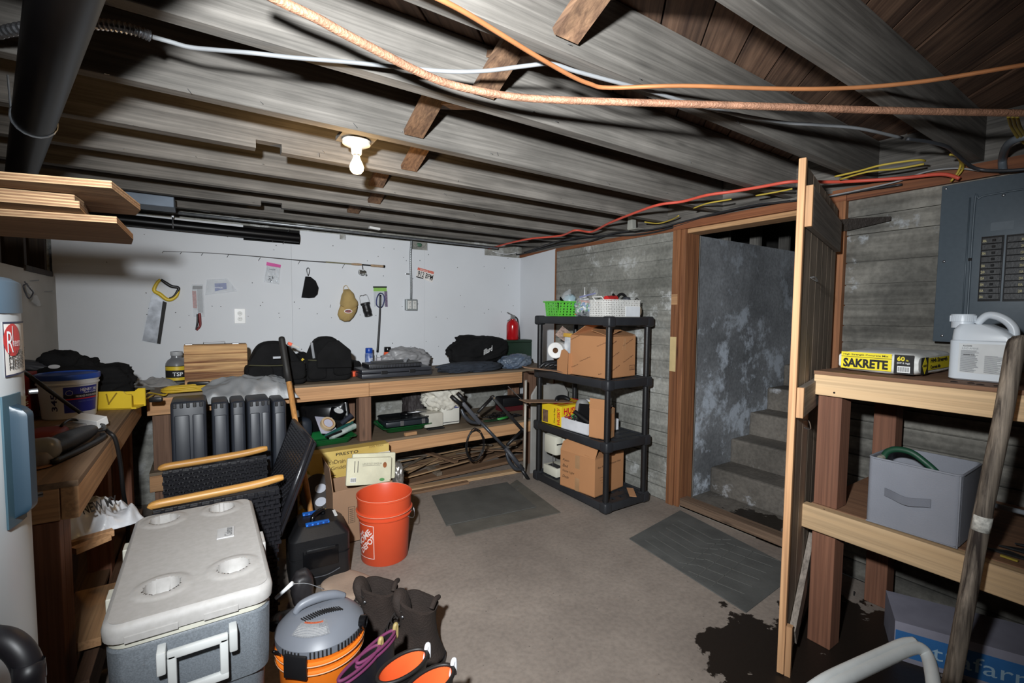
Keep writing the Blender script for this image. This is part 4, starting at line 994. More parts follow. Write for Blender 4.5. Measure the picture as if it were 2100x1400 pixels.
# grey poly mailer bag over the cases
tag(M().crumple((P(518, 810, y=3.40).x, 3.42, BT + .03), (.50, .22), .07, 5, wr=.035, rz=-.05, drop=.09).out('mailer_bag', mat('grey_poly', S(126, 128, 130), .4, bump=.25, bs=14, sp=.7), None, smooth=50), 'crumpled shiny grey plastic mailer lying over the dark upright cases', 'bag')
tag(M().tube([onb(440, 790) + Vector((-.13, 0, .045)), onb(440, 790) + Vector((.10, 0.01, .045))], .035, 16, smooth=False).out('plastic_tube', mat('clear_tube', S(150, 152, 154), .2, alpha=.7, sp=.9), None, smooth=40), 'clear plastic tube lying against the wooden case', 'tube')

# tool bags
def toolbag(label, px, py, wpx, top, dpt, seed, sk=0.0):
    p = onb(px, py); wd = hgt(px - wpx / 2, px + wpx / 2, p); h = hgt(top, py, p)
    t = T('tool_bag', label, 'bag', (p.x, p.y + dpt / 2, BT)); c = Vector((p.x, p.y + dpt / 2, BT))
    M().lump(c + Vector((0, 0, h * .24)), (wd, dpt, h * .48), 7, .03, 2, seed, 5, wr=.02, wf=6, flat=.97).out('body', BLKF, t, smooth=True)
    # peaked upper panel, narrowing like a house gable
    m = M(); hw_ = wd / 2
    m.prism([(-hw_ * .94, h * .40), (hw_ * .94, h * .40), (hw_ * .86, h * .56), (hw_ * (.55 + sk), h * .86), (hw_ * (.36 + sk), h * .98), (hw_ * sk, h), (-hw_ * (.36 - sk), h * .97), (-hw_ * (.58 - sk), h * .84), (-hw_ * .88, h * .54)], c + Vector((0, .06, 0)), X, Z, .12, bev=.018); m.out('centre_panel', BLKF, t, smooth=40)
    for s_, dz in ((-1, .0), (1, .02)):
        M().lump(c + Vector((s_ * wd * .27, -dpt * .46, h * .27 + dz)), (wd * .40, .05, h * .42), 5, .04, 2, seed + s_, 4).out('pocket', BLKF, t, smooth=True)
    M().tube([c + Vector((-wd * .46, -dpt * .5, h * .50)), c + Vector((0, -dpt * .56, h * .47)), c + Vector((wd * .46, -dpt * .5, h * .50))], .004, 6).out('piping', mat('olive_piping', S(70, 68, 44), .8), t, smooth=True)
    return t, c, wd, h
t1, c1, w1, h1 = toolbag('black canvas tool bag behind the long wooden shovel handle', 570, 792, 112, 700, .22, 11, -.1)
m = M().box(c1 + Vector((-.03, -.13, h1 * .62)), c1 + Vector((.02, -.122, h1 * .68)), bev=.003); m.out('buckle', STEEL, t1)
M().box(c1 + Vector((-.01, -.03, h1 * .72)), c1 + Vector((.03, -.022, h1 * .88)), bev=.003).out('badge', DGREY, t1)
t2, c2, w2, h2 = toolbag('large black gabled tool bag with a hanging key clip, middle of the bench', 677, 782, 90, 690, .22, 21, -.05)
M().tube([c2 + Vector((-.02, -.03, h2 * .84)), c2 + Vector((.02, -.03, h2 * .78)), c2 + Vector((.015, -.03, h2 * .70)), c2 + Vector((.04, -.03, h2 * .66))], .003, 6).out('key_clip', STEEL, t2, smooth=True)
m = M().prism([(-w2 * .30, 0), (w2 * .46, -.01), (w2 * .44, h2 * .36), (w2 * .16, h2 * .60), (-w2 * .05, h2 * .58), (-w2 * .3, h2 * .3)], c2 + Vector((0, -.135, h2 * .33)), X, Z, .02, bev=.006); m.out('flap', BLKF, t2, smooth=40)
ob_ = onb(612, 782); t3, c3, w3, h3 = toolbag('small black tool pouch with yellow tags between the two tool bags', 623, 768, 40, 722, .12, 31)
m = M()
for (a, c) in ((614, 742), (618, 757), (622, 738)): m.ob(P(a, c, y=c3.y - .12), (.03, .006, .02), (0, .6, 0), bev=.001)
m.out('tag', YELP, t3)
M().ob(P(630, 747, y=c3.y - .13), (.05, .008, .02), (0, -.7, 0), bev=.002).out('steel_tool', STEEL, t3)
M().ob(P(645, 748, y=c3.y - .13), (.02, .012, .02), (0, -.7, 0), bev=.003).out('blue_tool', mat('blue_tool', S(40, 60, 150), .5), t3)
oc = T('putty_knife', 'orange handled scraper sticking out of the left tool bag', 'tool', tuple(P(600, 707, y=c1.y)))
a, c = P(590, 703, y=c1.y - .01), P(614, 713, y=c1.y - .01)
M().bar(a, a.lerp(c, .35), .012, .022, up=(0, 0, 1), bev=.003).out('handle', mat('neon_orange', S(236, 96, 60), .5), oc)
M().bar(a.lerp(c, .3), c, .003, .012, bev=.001).out('blade', mat('pale_blade', S(200, 196, 186), .4), oc)
tag(M().bar(P(639, 702, y=c2.y - .06), P(644, 735, y=c2.y - .06), .01, .02, bev=.003).out('screwdriver', STEEL, None), 'steel tool poking up left of the gabled tool bag', 'tool')
kn = onb(728, 772); tag(M().ob(kn + Vector((0, .05, .02)), (.06, .10, .04), (0, 0, .2), bev=.006).out('orange_tool', mat('neon_orange', S(236, 96, 60), .5), None, smooth=40), 'orange and black tool wedged beside the gabled bag', 'tool')
tag(M().lump(kn + Vector((.02, .20, .05)), (.14, .24, .13), 3, .12, 3, 4, 3, flat=.75).out('black_pouch', BLKF, None, smooth=True), 'floppy black pouch between the gabled bag and the flat case', 'pouch')
# spray cans
def can(label, px, py, ztop, r, body, cap, band=None):
    p = P(px, py, z=BT); p.y = 3.93; p.x = P(px, py, y=p.y).x; h = P(px, ztop, y=p.y).z - BT
    t = T('spray_can', label, 'can', (p.x, p.y, BT)); c = Vector((p.x, p.y, BT))
    M().lathe([(r * .95, 0), (r, .003), (r, h * .76), (r * .85, h * .8)], c, 24).out('can', body, t, smooth=40)
    M().lathe([(r * .86, h * .79), (r * .9, h * .8), (r * .9, h * .98), (r * .8, h), (.0005, h)], c, 24).out('cap', cap, t, smooth=40)
    return t, c, h
t_, c_, h_ = can('blue capped spray can standing behind the flat black case', 757, 752, 713, .033, mat('blue_can', S(150, 170, 205), .35, col2=S(40, 70, 150), vs=30), mat('blue_cap', S(24, 70, 170), .35))
text('WD', None, None, None, 1, 1, WHT, t_, bold=.02, fn=cylfn(c_, .0345, .25, 1.1, c_.z + h_ * .4, c_.z + h_ * .6))
t_, c_, h_ = can('orange spray can with a black cap beside the grey carrier bag', 795, 750, 711, .033, mat('orange_can', S(228, 92, 50), .4), BLKG)
tag(M().ob((P(780, 740, y=3.95).x, 3.95, BT + .06), (.07, .05, .12), bev=.004).out('small_carton', mat('pale_box', S(190, 186, 190), .6), None), 'small pale carton between the two spray cans', 'box')
# grey carrier bag
tag(M().lump((P(832, 740, y=3.92).x, 3.92, BT + .085), (.42, .22, .22), 2.2, .28, 2.0, 8, 5, wr=.06, wf=6, flat=.8).out('carrier_bag', mat('grey_film', S(150, 150, 152), .4, alpha=.93, bump=.3, bs=20), None, smooth=True), 'crumpled grey carrier bag behind the flat black case', 'bag')
# flat black case and the socket tray on it
xa, xb = P(742, 772, y=3.52).x, P(886, 768, y=3.52).x
fc_ = T('hard_case', 'flat black hard case lying along the front of the back bench', 'case', ((xa + xb) / 2, 3.6, BT))
M().box((xa, 3.52, BT + .002), (xb, 3.76, BT + .038), bev=.008).out('base', mat('dark_slate', S(52, 54, 60), .4), fc_, smooth=40)
M().box((xa, 3.52, BT + .040), (xb, 3.76, BT + .072), bev=.010).out('lid', mat('dark_slate', S(52, 54, 60), .4), fc_, smooth=40)
m = M()
for f in (.3, .7): m.box((xa + (xb - xa) * f - .025, 3.512, BT + .03), (xa + (xb - xa) * f + .025, 3.52, BT + .055), bev=.003)
m.out('latch', BLK, fc_)
zc = BT + .073
st_ = T('socket_tray', 'black ribbed tool tray resting on the flat black case', 'tray', ((xa + xb) / 2, 3.62, zc))
M().box((xa + .06, 3.54, zc), (xb - .08, 3.74, zc + .035), bev=.006).out('tray', BLK, st_, smooth=40)
m = M()
for i in range(34): m.box((xa + .07 + i * .0125, 3.537, zc + .006), (xa + .0765 + i * .0125, 3.541, zc + .028))
m.out('rib', DGREY, st_)
m = M(); m.cyl((xa + .1, 3.62, zc + .046), (xb - .16, 3.64, zc + .046), .008); m.cyl((xb - .2, 3.60, zc + .046), (xb - .16, 3.66, zc + .052), .014); m.out('ratchet', STEEL, st_, smooth=40)
# black duffel, jeans, blue bag, green box
dy = 3.86
dx = P(983, 735, y=dy).x
du = T('duffel_bag', 'long black duffel bag with white lettering slumped on the bench', 'bag', (dx, dy, BT + .07))
M().lump((dx - .02, dy, BT + .15), (.60, .28, .27), 2.6, .10, 1.7, 3, 5, rot=(0, -.08, 0), wr=.05, wf=4).out('body', BLKF, du, smooth=True)
M().lump((dx - .06, dy + .02, BT + .25), (.34, .16, .10), 2.2, .15, 2.2, 6, 4, rot=(0, .12, 0), wr=.05, wf=5).out('flap', BLKF, du, smooth=True)
text('illiard', P(992, 728, y=dy - .155), Vector((1, 0, .42)), Z, .10, .05, mat('white_print', S(220, 220, 220), .6), du, bold=.02, shear=.0)
DEN = mat('dark_denim', S(44, 50, 60), .95, var=.2, bump=.4, bs=220)
tag(M().lump((P(965, 752, y=3.58).x, 3.58, BT + .035), (.56, .22, .085), 3, .10, 2.4, 14, 5, wr=.10, wf=5, flat=.8).out('folded_jeans', DEN, None, smooth=True), 'folded dark blue jeans under the front of the duffel bag', 'trousers')
tag(M().lump((P(1056, 738, y=3.60).x, 3.60, BT + .06), (.30, .21, .13), 2.6, .15, 2.0, 17, 5, rot=(0, -.1, 0), wr=.07, wf=5, flat=.8).out('blue_bag', mat('blue_film', S(60, 80, 110), .35, col2=S(120, 130, 140), vs=7, bump=.2, bs=30), None, smooth=True), 'shiny blue plastic bag of cloth at the right end of the bench', 'bag')
gx0, gx1 = P(1030, 700, y=3.95).x, P(1097, 700, y=3.95).x
gb = T('metal_box', 'dark green metal ammunition style box behind the duffel bag', 'box', ((gx0 + gx1) / 2, 4.02, BT))
GRN = mat('dark_green_paint', S(30, 52, 38), .45, .2)
zg = P(1060, 697, y=3.95).z
M().box((gx0 + .003, 3.953, BT), (gx1 - .003, 4.10, zg - .028), bev=.006).out('body', GRN, gb, smooth=40)
M().box((gx0, 3.95, zg - .027), (gx1, 4.103, zg), bev=.006).out('lid', GRN, gb, smooth=40)
# extinguisher standing on the green box
ep = Vector((P(1051, 690, y=4.03).x, 4.03, zg + .001)); s_ = hgt(694, 637, ep) 
fe = T('fire_extinguisher', 'small red fire extinguisher with black hose on the green metal box', 'extinguisher', tuple(ep))
H = s_; R = hgt(1039, 1064, ep) / 2
M().lathe([(R * .9, 0), (R, .006), (R, H * .50), (R * .92, H * .60), (R * .6, H * .68), (R * .34, H * .71), (R * .34, H * .74)], ep, 28).out('cylinder', mat('glossy_red', S(176, 24, 30), .22, var=.03), fe, smooth=50)
M().box(ep + Vector((-.018, -.016, H * .73)), ep + Vector((.022, .016, H * .88)), bev=.005).out('valve', mat('cast_metal', S(150, 150, 148), .4, .6), fe, smooth=40)
M().bar(ep + Vector((.01, 0, H * .86)), ep + Vector((-.07, 0, H * .98)), .018, .006, bev=.002).out('lever', mat('cast_metal', S(150, 150, 148), .4, .6), fe)
M().bar(ep + Vector((.0, 0, H * .80)), ep + Vector((-.065, 0, H * .66)), .018, .006, bev=.002).out('carry_handle', mat('cast_metal', S(150, 150, 148), .4, .6), fe)
M().tube([ep + Vector((.02, 0, H * .82)), ep + Vector((.05, 0, H * .78)), ep + Vector((.066, 0, H * .6)), ep + Vector((.068, -.01, H * .3)), ep + Vector((.066, -.015, .01))], [.006, .007, .008, .009, .011], 10).out('hose', BLK, fe, smooth=True)

# ================================================================ LEFT SIDE
# water heater
hc_ = Vector((-.528, 1.13, 0)); HR = .258
zt_ = 1.455
wh = T('water_heater', 'white electric water heater tank with blue access cover at far left', 'water heater', tuple(hc_))
HW = mat('heater_enamel', S(176, 180, 182), .35, var=.02)
HB = mat('heater_blue', S(24, 42, 54), .45, var=.06)
M().lathe([(HR, .04), (HR, zt_ - .06)], hc_, 64, cap=False).out('tank', HW, wh, smooth=True)
M().lathe([(HR - .02, 0), (HR + .001, .005), (HR + .001, .04)], hc_, 48, cap=True).out('base_ring', HB, wh, smooth=40)
M().lathe([(HR + .002, zt_ - .06), (HR + .002, zt_ - .008), (HR - .01, zt_), (0.001, zt_)], hc_, 64, cap=False).out('top_cap', mat('cap_blue', S(74, 94, 110), .45), wh, smooth=40)
def hfn(a0, a1, z0, z1, r=HR + .0015):   # angle measured from the side towards the back wall's right
    return lambda u, v: (hc_.x + r * math.cos(a0 + (a1 - a0) * u), hc_.y + r * math.sin(a0 + (a1 - a0) * u), z0 + (z1 - z0) * v)
# camera sees the tank from about -65 degrees; the right silhouette is near +15 degrees
def ang(px): 
    r_ = ray(px, 650); r_.z = 0; r_.normalize(); o = CAM - hc_; o.z = 0; bq = o.dot(r_); cq = o.dot(o) - HR * HR; dq = bq * bq - cq
    t = -bq - math.sqrt(max(0, dq)); p = CAM + r_ * t; return math.atan2(p.y - hc_.y, p.x - hc_.x)
def hz_(px, py):
    a = ang(px); p = hc_ + Vector((math.cos(a), math.sin(a), 0)) * HR; d_ = math.hypot(p.x, p.y); r_ = ray(px, py); return 1.4 + r_.z * d_ / math.hypot(r_.x, r_.y)
L0, L1 = ang(1), ang(44); z1_, z0_ = hz_(3, 660), hz_(4, 774)
def curved(nm, a0, a1, z0, z1, material, r, th=0.0, nu=20): return M().sheet(hfn(a0, a1, z0, z1, r), nu, 1).out(nm, material, wh, smooth=True, recalc=False)
curved('label', L0, L1, z0_, z1_, mat('label_paper', S(214, 210, 204), .6), HR + .0012)
fr_ = mat('label_line', S(40, 44, 70), .6)
for (a, b_, c, d_) in ((L0, L1, z1_ - .003, z1_), (L0, L1, z0_, z0_ + .003), (L0, L0 + .008, z0_, z1_)): curved('label_border', a, b_, c, d_, fr_, HR + .0018)
ca, cz = ang(21), hz_(20, 697); ra = (ang(37) - ang(5)) / 2 * .97; rz_ = (hz_(20, 664) - hz_(20, 731)) / 2
m = M(); n = 40
vs_ = [m.b.verts.new(Vector(hfn(0, 1, 0, 1, HR + .002)((ca + ra * math.cos(2 * PI * i / n)), cz + rz_ * math.sin(2 * PI * i / n)))) for i in range(n)]
cv = m.b.verts.new(Vector(hfn(0, 1, 0, 1, HR + .0022)(ca, cz)))
for i in range(n): m.b.faces.new((cv, vs_[i], vs_[(i + 1) % n]))
m.out('logo_disc', mat('logo_red', S(178, 48, 46), .5), wh, smooth=True, recalc=False)
text('R', None, None, None, 1, 1, WHT, wh, bold=-.005, fn=hfn(ca - ra * .72, ca - ra * .10, cz - rz_ * .75, cz + rz_ * .55, HR + .003))
text('heem', None, None, None, 1, 1, WHT, wh, bold=-.005, fn=hfn(ca - ra * .12, ca + ra * .86, cz - rz_ * .40, cz + rz_ * .12, HR + .003))
M().sheet(hfn(ca - ra * .16, ca - ra * .08, cz - rz_ * .3, cz + rz_ * .85, HR + .003), 2, 1).out('lettering', WHT, wh, recalc=False)
q = random.Random(3)
for i in range(6):
    zz = z0_ + .010 + i * (z1_ - z0_) * .058
    text(q.choice(['VOLTS', 'MODEL', 'SER NO', 'WATTS', 'UPPER', 'TOTAL']), None, None, None, 1, 1, INK, wh, bold=.0, fn=hfn(L0 + .05, L0 + .30, zz, zz + .006, HR + .002))
    if i > 2: text(q.choice(['240 RHEEM', '52 GAL 4500', 'TYPE 208']), None, None, None, 1, 1, INK, wh, fn=hfn(L0 + .45, L0 + .85, zz, zz + .006, HR + .002))
# access cover: a blue raised box standing off the tank
a0, a1 = ang(6) - .05, ang(34) - .12; zc1, zc0 = hz_(25, 805), hz_(30, 1062)
cvr = M().sheet(hfn(a0 - .03, a1 + .06, zc0, zc1, HR + .004), 16, 2, th=-.003).out('access_flange', mat('cover_edge', S(50, 72, 82), .45), wh, smooth=30)
def boxf(u, v):
    a = a0 + .03 + (a1 + .01 - a0 - .03) * u; e = min(1, min(u, 1 - u) * 7) ** .5 * min(1, min(v, 1 - v) * 12) ** .5
    r = HR + .004 + .020 * e; return (hc_.x + r * math.cos(a), hc_.y + r * math.sin(a), zc0 + .012 + (zc1 - zc0 - .03) * v)
M().sheet(boxf, 28, 40).out('access_cover', HB, wh, smooth=50)
sc_ = P(70, 1030, d=1.12)
for (px, py) in ((52, 808), (70, 1030)):
    a = ang(min(px, 52)) + .12; p = hc_ + Vector((math.cos(a), math.sin(a), 0)) * (HR + .006); p.z = hz_(50, py)
    M().cyl(p, p + Vector((math.cos(a), math.sin(a), 0)) * .012, .005, seg=10).out('cover_screw', STEEL, wh)
# black handle near the bottom left (hand truck)
hp_ = [P(-60, 1310, d=.60), P(-20, 1308, d=.60), P(20, 1318, d=.60), P(50, 1350, d=.60), P(62, 1400, d=.60), P(64, 1480, d=.60)]
tag(M().tube(hp_ + [Vector((hp_[-1].x, hp_[-1].y, 0.0))], .0155, 14).out('trolley_handle', mat('rubber_black', S(24, 22, 26), .45), None, smooth=True), 'curved black rubber grip handle in front of the water heater', 'handle')

# floor-adhesive bucket on the left bench
LT = RB + .014
def onl(px, py): return P(px, py, z=LT)
bd = 1.62; 
pc_ = P(133, 862, z=LT)
dpt_ = lambda p: -(RM.transposed() @ (p - CAM)).z
bk = Vector((P(137, 858, z=LT).x, P(137, 858, z=LT).y + .06, LT)); kpx = dpt_(bk) / F
R1, R0 = 47 * kpx, 41 * kpx; Hb = (868 - 785) * kpx * 1.0
HBk = (Vector(bk))
fb = T('adhesive_bucket', 'white bucket with blue lid and blue floor patch label on the left bench', 'bucket', tuple(bk))
WB = mat('bucket_white', S(212, 214, 218), .45, var=.04)
M().lathe([(R0 * .96, 0), (R0, .004), (R1 * .97, Hb * .82), (R1 * 1.02, Hb * .83), (R1 * 1.02, Hb * .86), (R1 * .98, Hb * .87), (R1 * 1.03, Hb * .95), (R1 * 1.03, Hb * .98)], bk, 48).out('bucket', WB, fb, smooth=35)
M().lathe([(R1 * 1.06, Hb * .95), (R1 * 1.07, Hb * .98), (R1 * 1.06, Hb * 1.07), (R1 * 1.0, Hb * 1.08), (R1 * .97, Hb * 1.05), (.001, Hb * 1.05)], bk, 48, cap=False).out('lid', mat('lid_blue', S(36, 74, 160), .4), fb, smooth=35)
vdir = math.atan2(CAM.y - bk.y, CAM.x - bk.x)
def bfn(a0, a1, z0, z1, e=.0015):
    def f(u, v):
        z = z0 + (z1 - z0) * v; r = R0 + (R1 * .97 - R0) * z / (Hb * .82) + e; a = vdir + a0 + (a1 - a0) * u; return (bk.x + r * math.cos(a), bk.y + r * math.sin(a), bk.z + z)
    return f
def bl_(nm, a0, a1, z0, z1, mt, e): return M().sheet(bfn(a0, a1, z0, z1, e), 16, 2).out(nm, mt, fb, smooth=True, recalc=False)
bl_('label', -.18, 1.15, Hb * .16, Hb * .78, mat('label_navy', S(36, 44, 140), .5), .0012)
bl_('label_stripe', -.18, 1.15, Hb * .47, Hb * .50, mat('stripe_red', S(196, 40, 50), .5), .0018)
bl_('label_stripe', -.18, 1.15, Hb * .505, Hb * .60, mat('label_dark', S(24, 26, 40), .5), .0018)
text('HENRY 345', None, None, None, 1, 1, WHT, fb, bold=.02, fn=bfn(.38, 1.08, Hb * .66, Hb * .735, .0026))
text('PREMIXED FLOOR PATCH', None, None, None, 1, 1, WHT, fb, bold=.01, fn=bfn(.22, 1.10, Hb * .525, Hb * .57, .0026))
text('Patch n Level', None, None, None, 1, 1, WHT, fb, bold=.01, fn=bfn(.50, 1.05, Hb * .61, Hb * .65, .0026))
text('TROWELS ON SMOOTH', None, None, None, 1, 1, mat('pale_blue_ink', S(120, 130, 200), .6), fb, fn=bfn(.3, 1.0, Hb * .40, Hb * .43, .0026))
f0 = bfn(0, 1, 0, 1, .0026)
text('345', None, None, None, 1, 1, mat('navy_ink', S(30, 30, 90), .6), fb, bold=.02, fn=lambda u, v: bfn(-.62, -.40, Hb * .22, Hb * .62, .0026)(1 - v, u))
oo = [bfn(-.1, .12, Hb * .58, Hb * .70, .0026)(.5 + .5 * math.cos(a), .5 + .5 * math.sin(a)) for a in [i * PI / 10 for i in range(20)]]
M().tube([Vector(p) for p in oo], .0008, 4, close=True, sub=1).out('logo_ring', WHT, fb)
# red carton behind bucket
rcx = onl(58, 850)
rx = T('red_carton', 'red printed carton squeezed between the heater and the white bucket', 'box', (bk.x - R1 - .05, bk.y + .02, LT))
cx_ = bk.x - R1 - .048
M().box((cx_ - .04, bk.y - .04, LT), (cx_ + .036, bk.y + .08, LT + Hb * 1.12), bev=.002).out('carton', mat('carton_red', S(150, 38, 34), .6, var=.1), rx)
for i, w_ in enumerate(('FAST', 'SETS', 'THE', 'JOB')): text(w_, (cx_ - .03, bk.y - .041, LT + .10 - i * .024), X, Z, .06, .016, PAPER, rx, bold=.02)
# black back-brace / tool bag behind the bucket
kb = Vector((bk.x + .0, bk.y + .30, LT))
tgb = T('tool_bag', 'black tool bag with a small white badge behind the white bucket', 'bag', tuple(kb))
kz = lambda px, py: P(px, py, y=kb.y)
M().lump(kb + Vector((-.02, 0, .11)), (.44, .22, .22), 3.5, .10, 2.5, 41, 5, wr=.06, wf=6, flat=.98).out('body', BLKF, tgb, smooth=True)
M().lump(kz(125, 745), (.16, .14, .13), 3, .15, 2.5, 44, 4, wr=.08).out('flap', BLKF, tgb, smooth=True)
M().lump(kz(175, 760), (.12, .12, .14), 3, .15, 2.5, 46, 4, wr=.08).out('pocket', BLKF, tgb, smooth=True)
M().lump(kz(80, 752) + Vector((0, -.02, 0)), (.20, .10, .06), 3, .15, 2.5, 49, 4, rot=(0, .2, 0)).out('strap', DGREY, tgb, smooth=True)
oval(M(), kz(121, 748) + Vector((0, -.09, 0)), .022, .010, .002).out('badge', mat('badge_grey', S(180, 180, 182), .5), tgb)
oval(M(), kz(168, 764) + Vector((0, -.09, 0)), .018, .014, .003).out('badge', mat('badge_green', S(170, 200, 180), .4), tgb)
# mitre box
mb0, mb1 = onl(194, 842), onl(298, 815)
mx_ = T('mitre_box', 'yellow plastic mitre box across the corner of the left bench', 'mitre box', tuple((mb0 + mb1) / 2))
w1_ = onl(193, 842); w2_ = onl(270, 839); du_ = (w2_ - w1_).normalized(); dn = Vector((-du_.y, du_.x, 0)); LN = (w2_ - w1_).length; hy = 45 * dpt_(w1_) / F * .86
def wall_prof(h): return [(0, 0), (LN, 0), (LN, h * .82), (LN * .80, h * .84), (LN * .42, h * .40), (LN * .40, h * .42), (LN * .78, h * .9), (LN * .66, h), (0, h)]
M().prism([(0, 0), (LN, 0), (LN, hy * .80), (LN * .86, hy * .80), (LN * .78, hy * .98), (LN * .68, hy), (LN * .66, hy * 1.0), (0, hy)], w1_, du_, Z, -.012, bev=.0015).out('side_wall', YELP, mx_)
M().prism([(0, 0), (LN * 1.15, 0), (LN * 1.15, hy * 1.0), (LN * .95, hy * 1.0), (LN * .85, hy * .82), (0, hy * .82)], w1_ + dn * .085, du_, Z, -.012, bev=.0015).out('side_wall', YELP, mx_)
M().prism([(0, 0), (LN * 1.12, 0), (LN * 1.12, .1), (0, .1)], w1_, du_, dn, .010, bev=.0015).out('floor_plate', YELP, mx_)
for (a, b_, c, d_) in ((.34, hy * .88, .40, hy * .30), (.62, hy * .92, .38, hy * .30)):
    M().bar(w1_ + du_ * LN * a + Z * b_ - dn * .0008, w1_ + du_ * LN * c + Z * d_ - dn * .0008, .002, .006, up=(0, 0, 1)).out('slot', mat('slot_yellow', S(140, 112, 20), .6), mx_)
# angle grinder / sander on the left bench front
g1, g2 = onl(100, 950) + Z * .045, onl(190, 905) + Z * .045
gr = T('angle_grinder', 'black and grey angle grinder lying at the front of the left bench', 'grinder', tuple(onl(150, 930)))
M().tube([g1, g1.lerp(g2, .3), g1.lerp(g2, .75), g2], [.030, .036, .030, .020], 16).out('body', BLK, gr, smooth=True)
M().lathe([(.04, 0), (.044, .01), (.036, .04), (.02, .05)], g1 + Vector((-.02, -.02, -.04)), 20).out('gear_head', mat('dull_alloy', S(140, 134, 128), .4, .6), gr, smooth=40)
M().lathe([(.05, 0), (.055, .004), (.05, .008)], g1 + Vector((-.03, -.03, -.044)), 24).out('disc', mat('rusty_disc', S(120, 84, 60), .7), gr, smooth=40)
M().tube([g1 + Vector((.02, -.05, -.03)), g1.lerp(g2, .5) + Vector((.03, -.05, -.03)), g2 + Vector((.03, -.03, -.03)), g2 + Vector((.03, .0, -.02))], .010, 8).out('side_handle', BLK, gr, smooth=True)
M().lump(g1 + Vector((-.02, -.0, .0)), (.10, .09, .08), 3, .1, 3, 2, 3).out('guard', mat('smoky_guard', S(150, 150, 146), .3, alpha=.7), gr, smooth=True)
crd = [g2, g2 + Vector((.03, .02, -.01)), P(215, 873, z=LT + .03), P(200, 868, z=LT + .03), P(150, 860, z=LT + .05), P(128, 870, z=LT + .05), P(125, 882, z=LT + .02)]
tag(M().tube(crd, .005, 7).out('power_cord', BLK, None, smooth=True), 'black looped power cord behind the angle grinder', 'cord')
c2_ = [onl(190, 868) + Z * .02, P(222, 885, z=LT + .015), P(236, 900, x=XF + .012), P(247, 950, x=XF + .02), P(253, 1010, x=XF + .02), P(262, 1060, x=XF + .01), P(262, 1110, x=XF + .0)]
tag(M().tube([P(20, 755, d=1.35), P(48, 762, z=LT + .26), P(100, 800, z=LT + .18), P(160, 843, z=LT + .06), P(200, 866, z=LT + .02)] + c2_[1:], .0075, 9).out('power_cord', mat('cord_black', S(24, 23, 24), .5), None, smooth=True), 'thick black cord running from the heater over the bench edge to the floor', 'cord')
tag(M().ob(P(185, 862, z=LT + .04), (.12, .045, .035), (.3, .1, -.7), bev=.002).out('folded_leaflet', PAPER, None), 'folded white paper leaflet leaning on the bucket base', 'paper')
tag(M().ob(P(150, 875, z=LT + .02), (.10, .07, .025), (.1, -.1, .4), bev=.003).out('blister_card', mat('grey_card', S(140, 136, 134), .5, var=.5, vs=50), None), 'grey blister packed part between the leaflet and the grinder', 'packaging')
tag(M().lump(P(95, 890, z=LT + .02), (.12, .16, .045), 3, .1, 3, 5, 3, flat=.6).out('red_pliers_case', mat('dull_red', S(130, 50, 46), .6), None, smooth=True), 'dull red pouch beside the grinder next to the heater', 'pouch')
# mid-shelf things, left bench
tag(M().crumple(P(190, 1050, z=.64) + Vector((-.02, 0, -.03)), (.26, .34), .10, 12, wr=.04, rz=.5).out('mailer_bag', mat('white_poly', S(196, 198, 202), .35, bump=.3, bs=20, sp=.8), None, smooth=50), 'crumpled white plastic mailer under the left bench', 'bag')
mlr = P(172, 1055, z=.72)
text('NEW MY', mlr, Vector((.8, .5, 0)), Vector((-.25, .4, .6)), .10, .035, INK, [o for o in bpy.data.objects if o.name.startswith('mailer_bag')][-1], bold=.02)
for k, (a, b_, lb_) in enumerate((((145, 1115), (232, 1090), 'short pale lath on the middle shelf of the left bench'), ((150, 1130), (222, 1100), 'second pale lath on the middle shelf of the left bench'))):
    p, q_ = P(*a, z=.61 + k * .0), P(*b_, z=.61); tag(M().bar(p, q_, .03, .02).out('wood_offcut', PINEY, None), lb_, 'offcut')
p, q_ = P(150, 1330, z=.285), P(200, 1210, z=.285)
tag(M().bar(p, q_, .14, .03).out('wood_offcut', PINEY, None), 'wide pale board end on the bottom shelf of the left bench', 'offcut')

# upright hard cases
CASE = mat('slate_case', S(44, 48, 56), .42, var=.08)
def case(px0, px1, pyt, yf, label, zb=0.0, k=1.0):
    a, c = P(px0, pyt, y=yf), P(px1, pyt, y=yf); zt = a.z; t = T('hard_case', label, 'case', ((a.x + c.x) / 2, yf + .12, zb), group='dark plastic cases standing upright')
    x0, x1 = a.x + .003, c.x - .003
    M().box((x0, yf, zb), (x1, yf + .24, zt), bev=.016, seg=3).out('shell', CASE, t, smooth=40)
    wd = x1 - x0; m = M()
    for f0, f1 in ((.10, .52), (.60, .93)) if wd > .12 else ((.14, .86),):
        m.box((x0 + wd * f0, yf - .006, zb + .05), (x0 + wd * f1, yf + .003, zt - .075), bev=.006)
    m.out('raised_rib', CASE, t, smooth=40)
    m = M()
    for i in range(max(2, int(wd / .03))): m.box((x0 + .012 + i * .03, yf - .004, zt - .035), (x0 + .028 + i * .03, yf + .01, zt - .008), bev=.003)
    m.out('hinge', BLK, t)
    return t
yf = 3.10
case(347, 424, 826, yf, 'widest dark slate case, first from the left of the upright row')
case(432, 470, 826, yf + .02, 'narrow dark slate case, second from the left of the upright row')
case(472, 504, 824, yf, 'narrow dark slate case, third from the left of the upright row')
case(506, 556, 822, yf - .02, 'dark slate case, fourth from the left under the grey mailer')
case(558, 588, 822, yf, 'dark slate case nearest the wicker chair back')

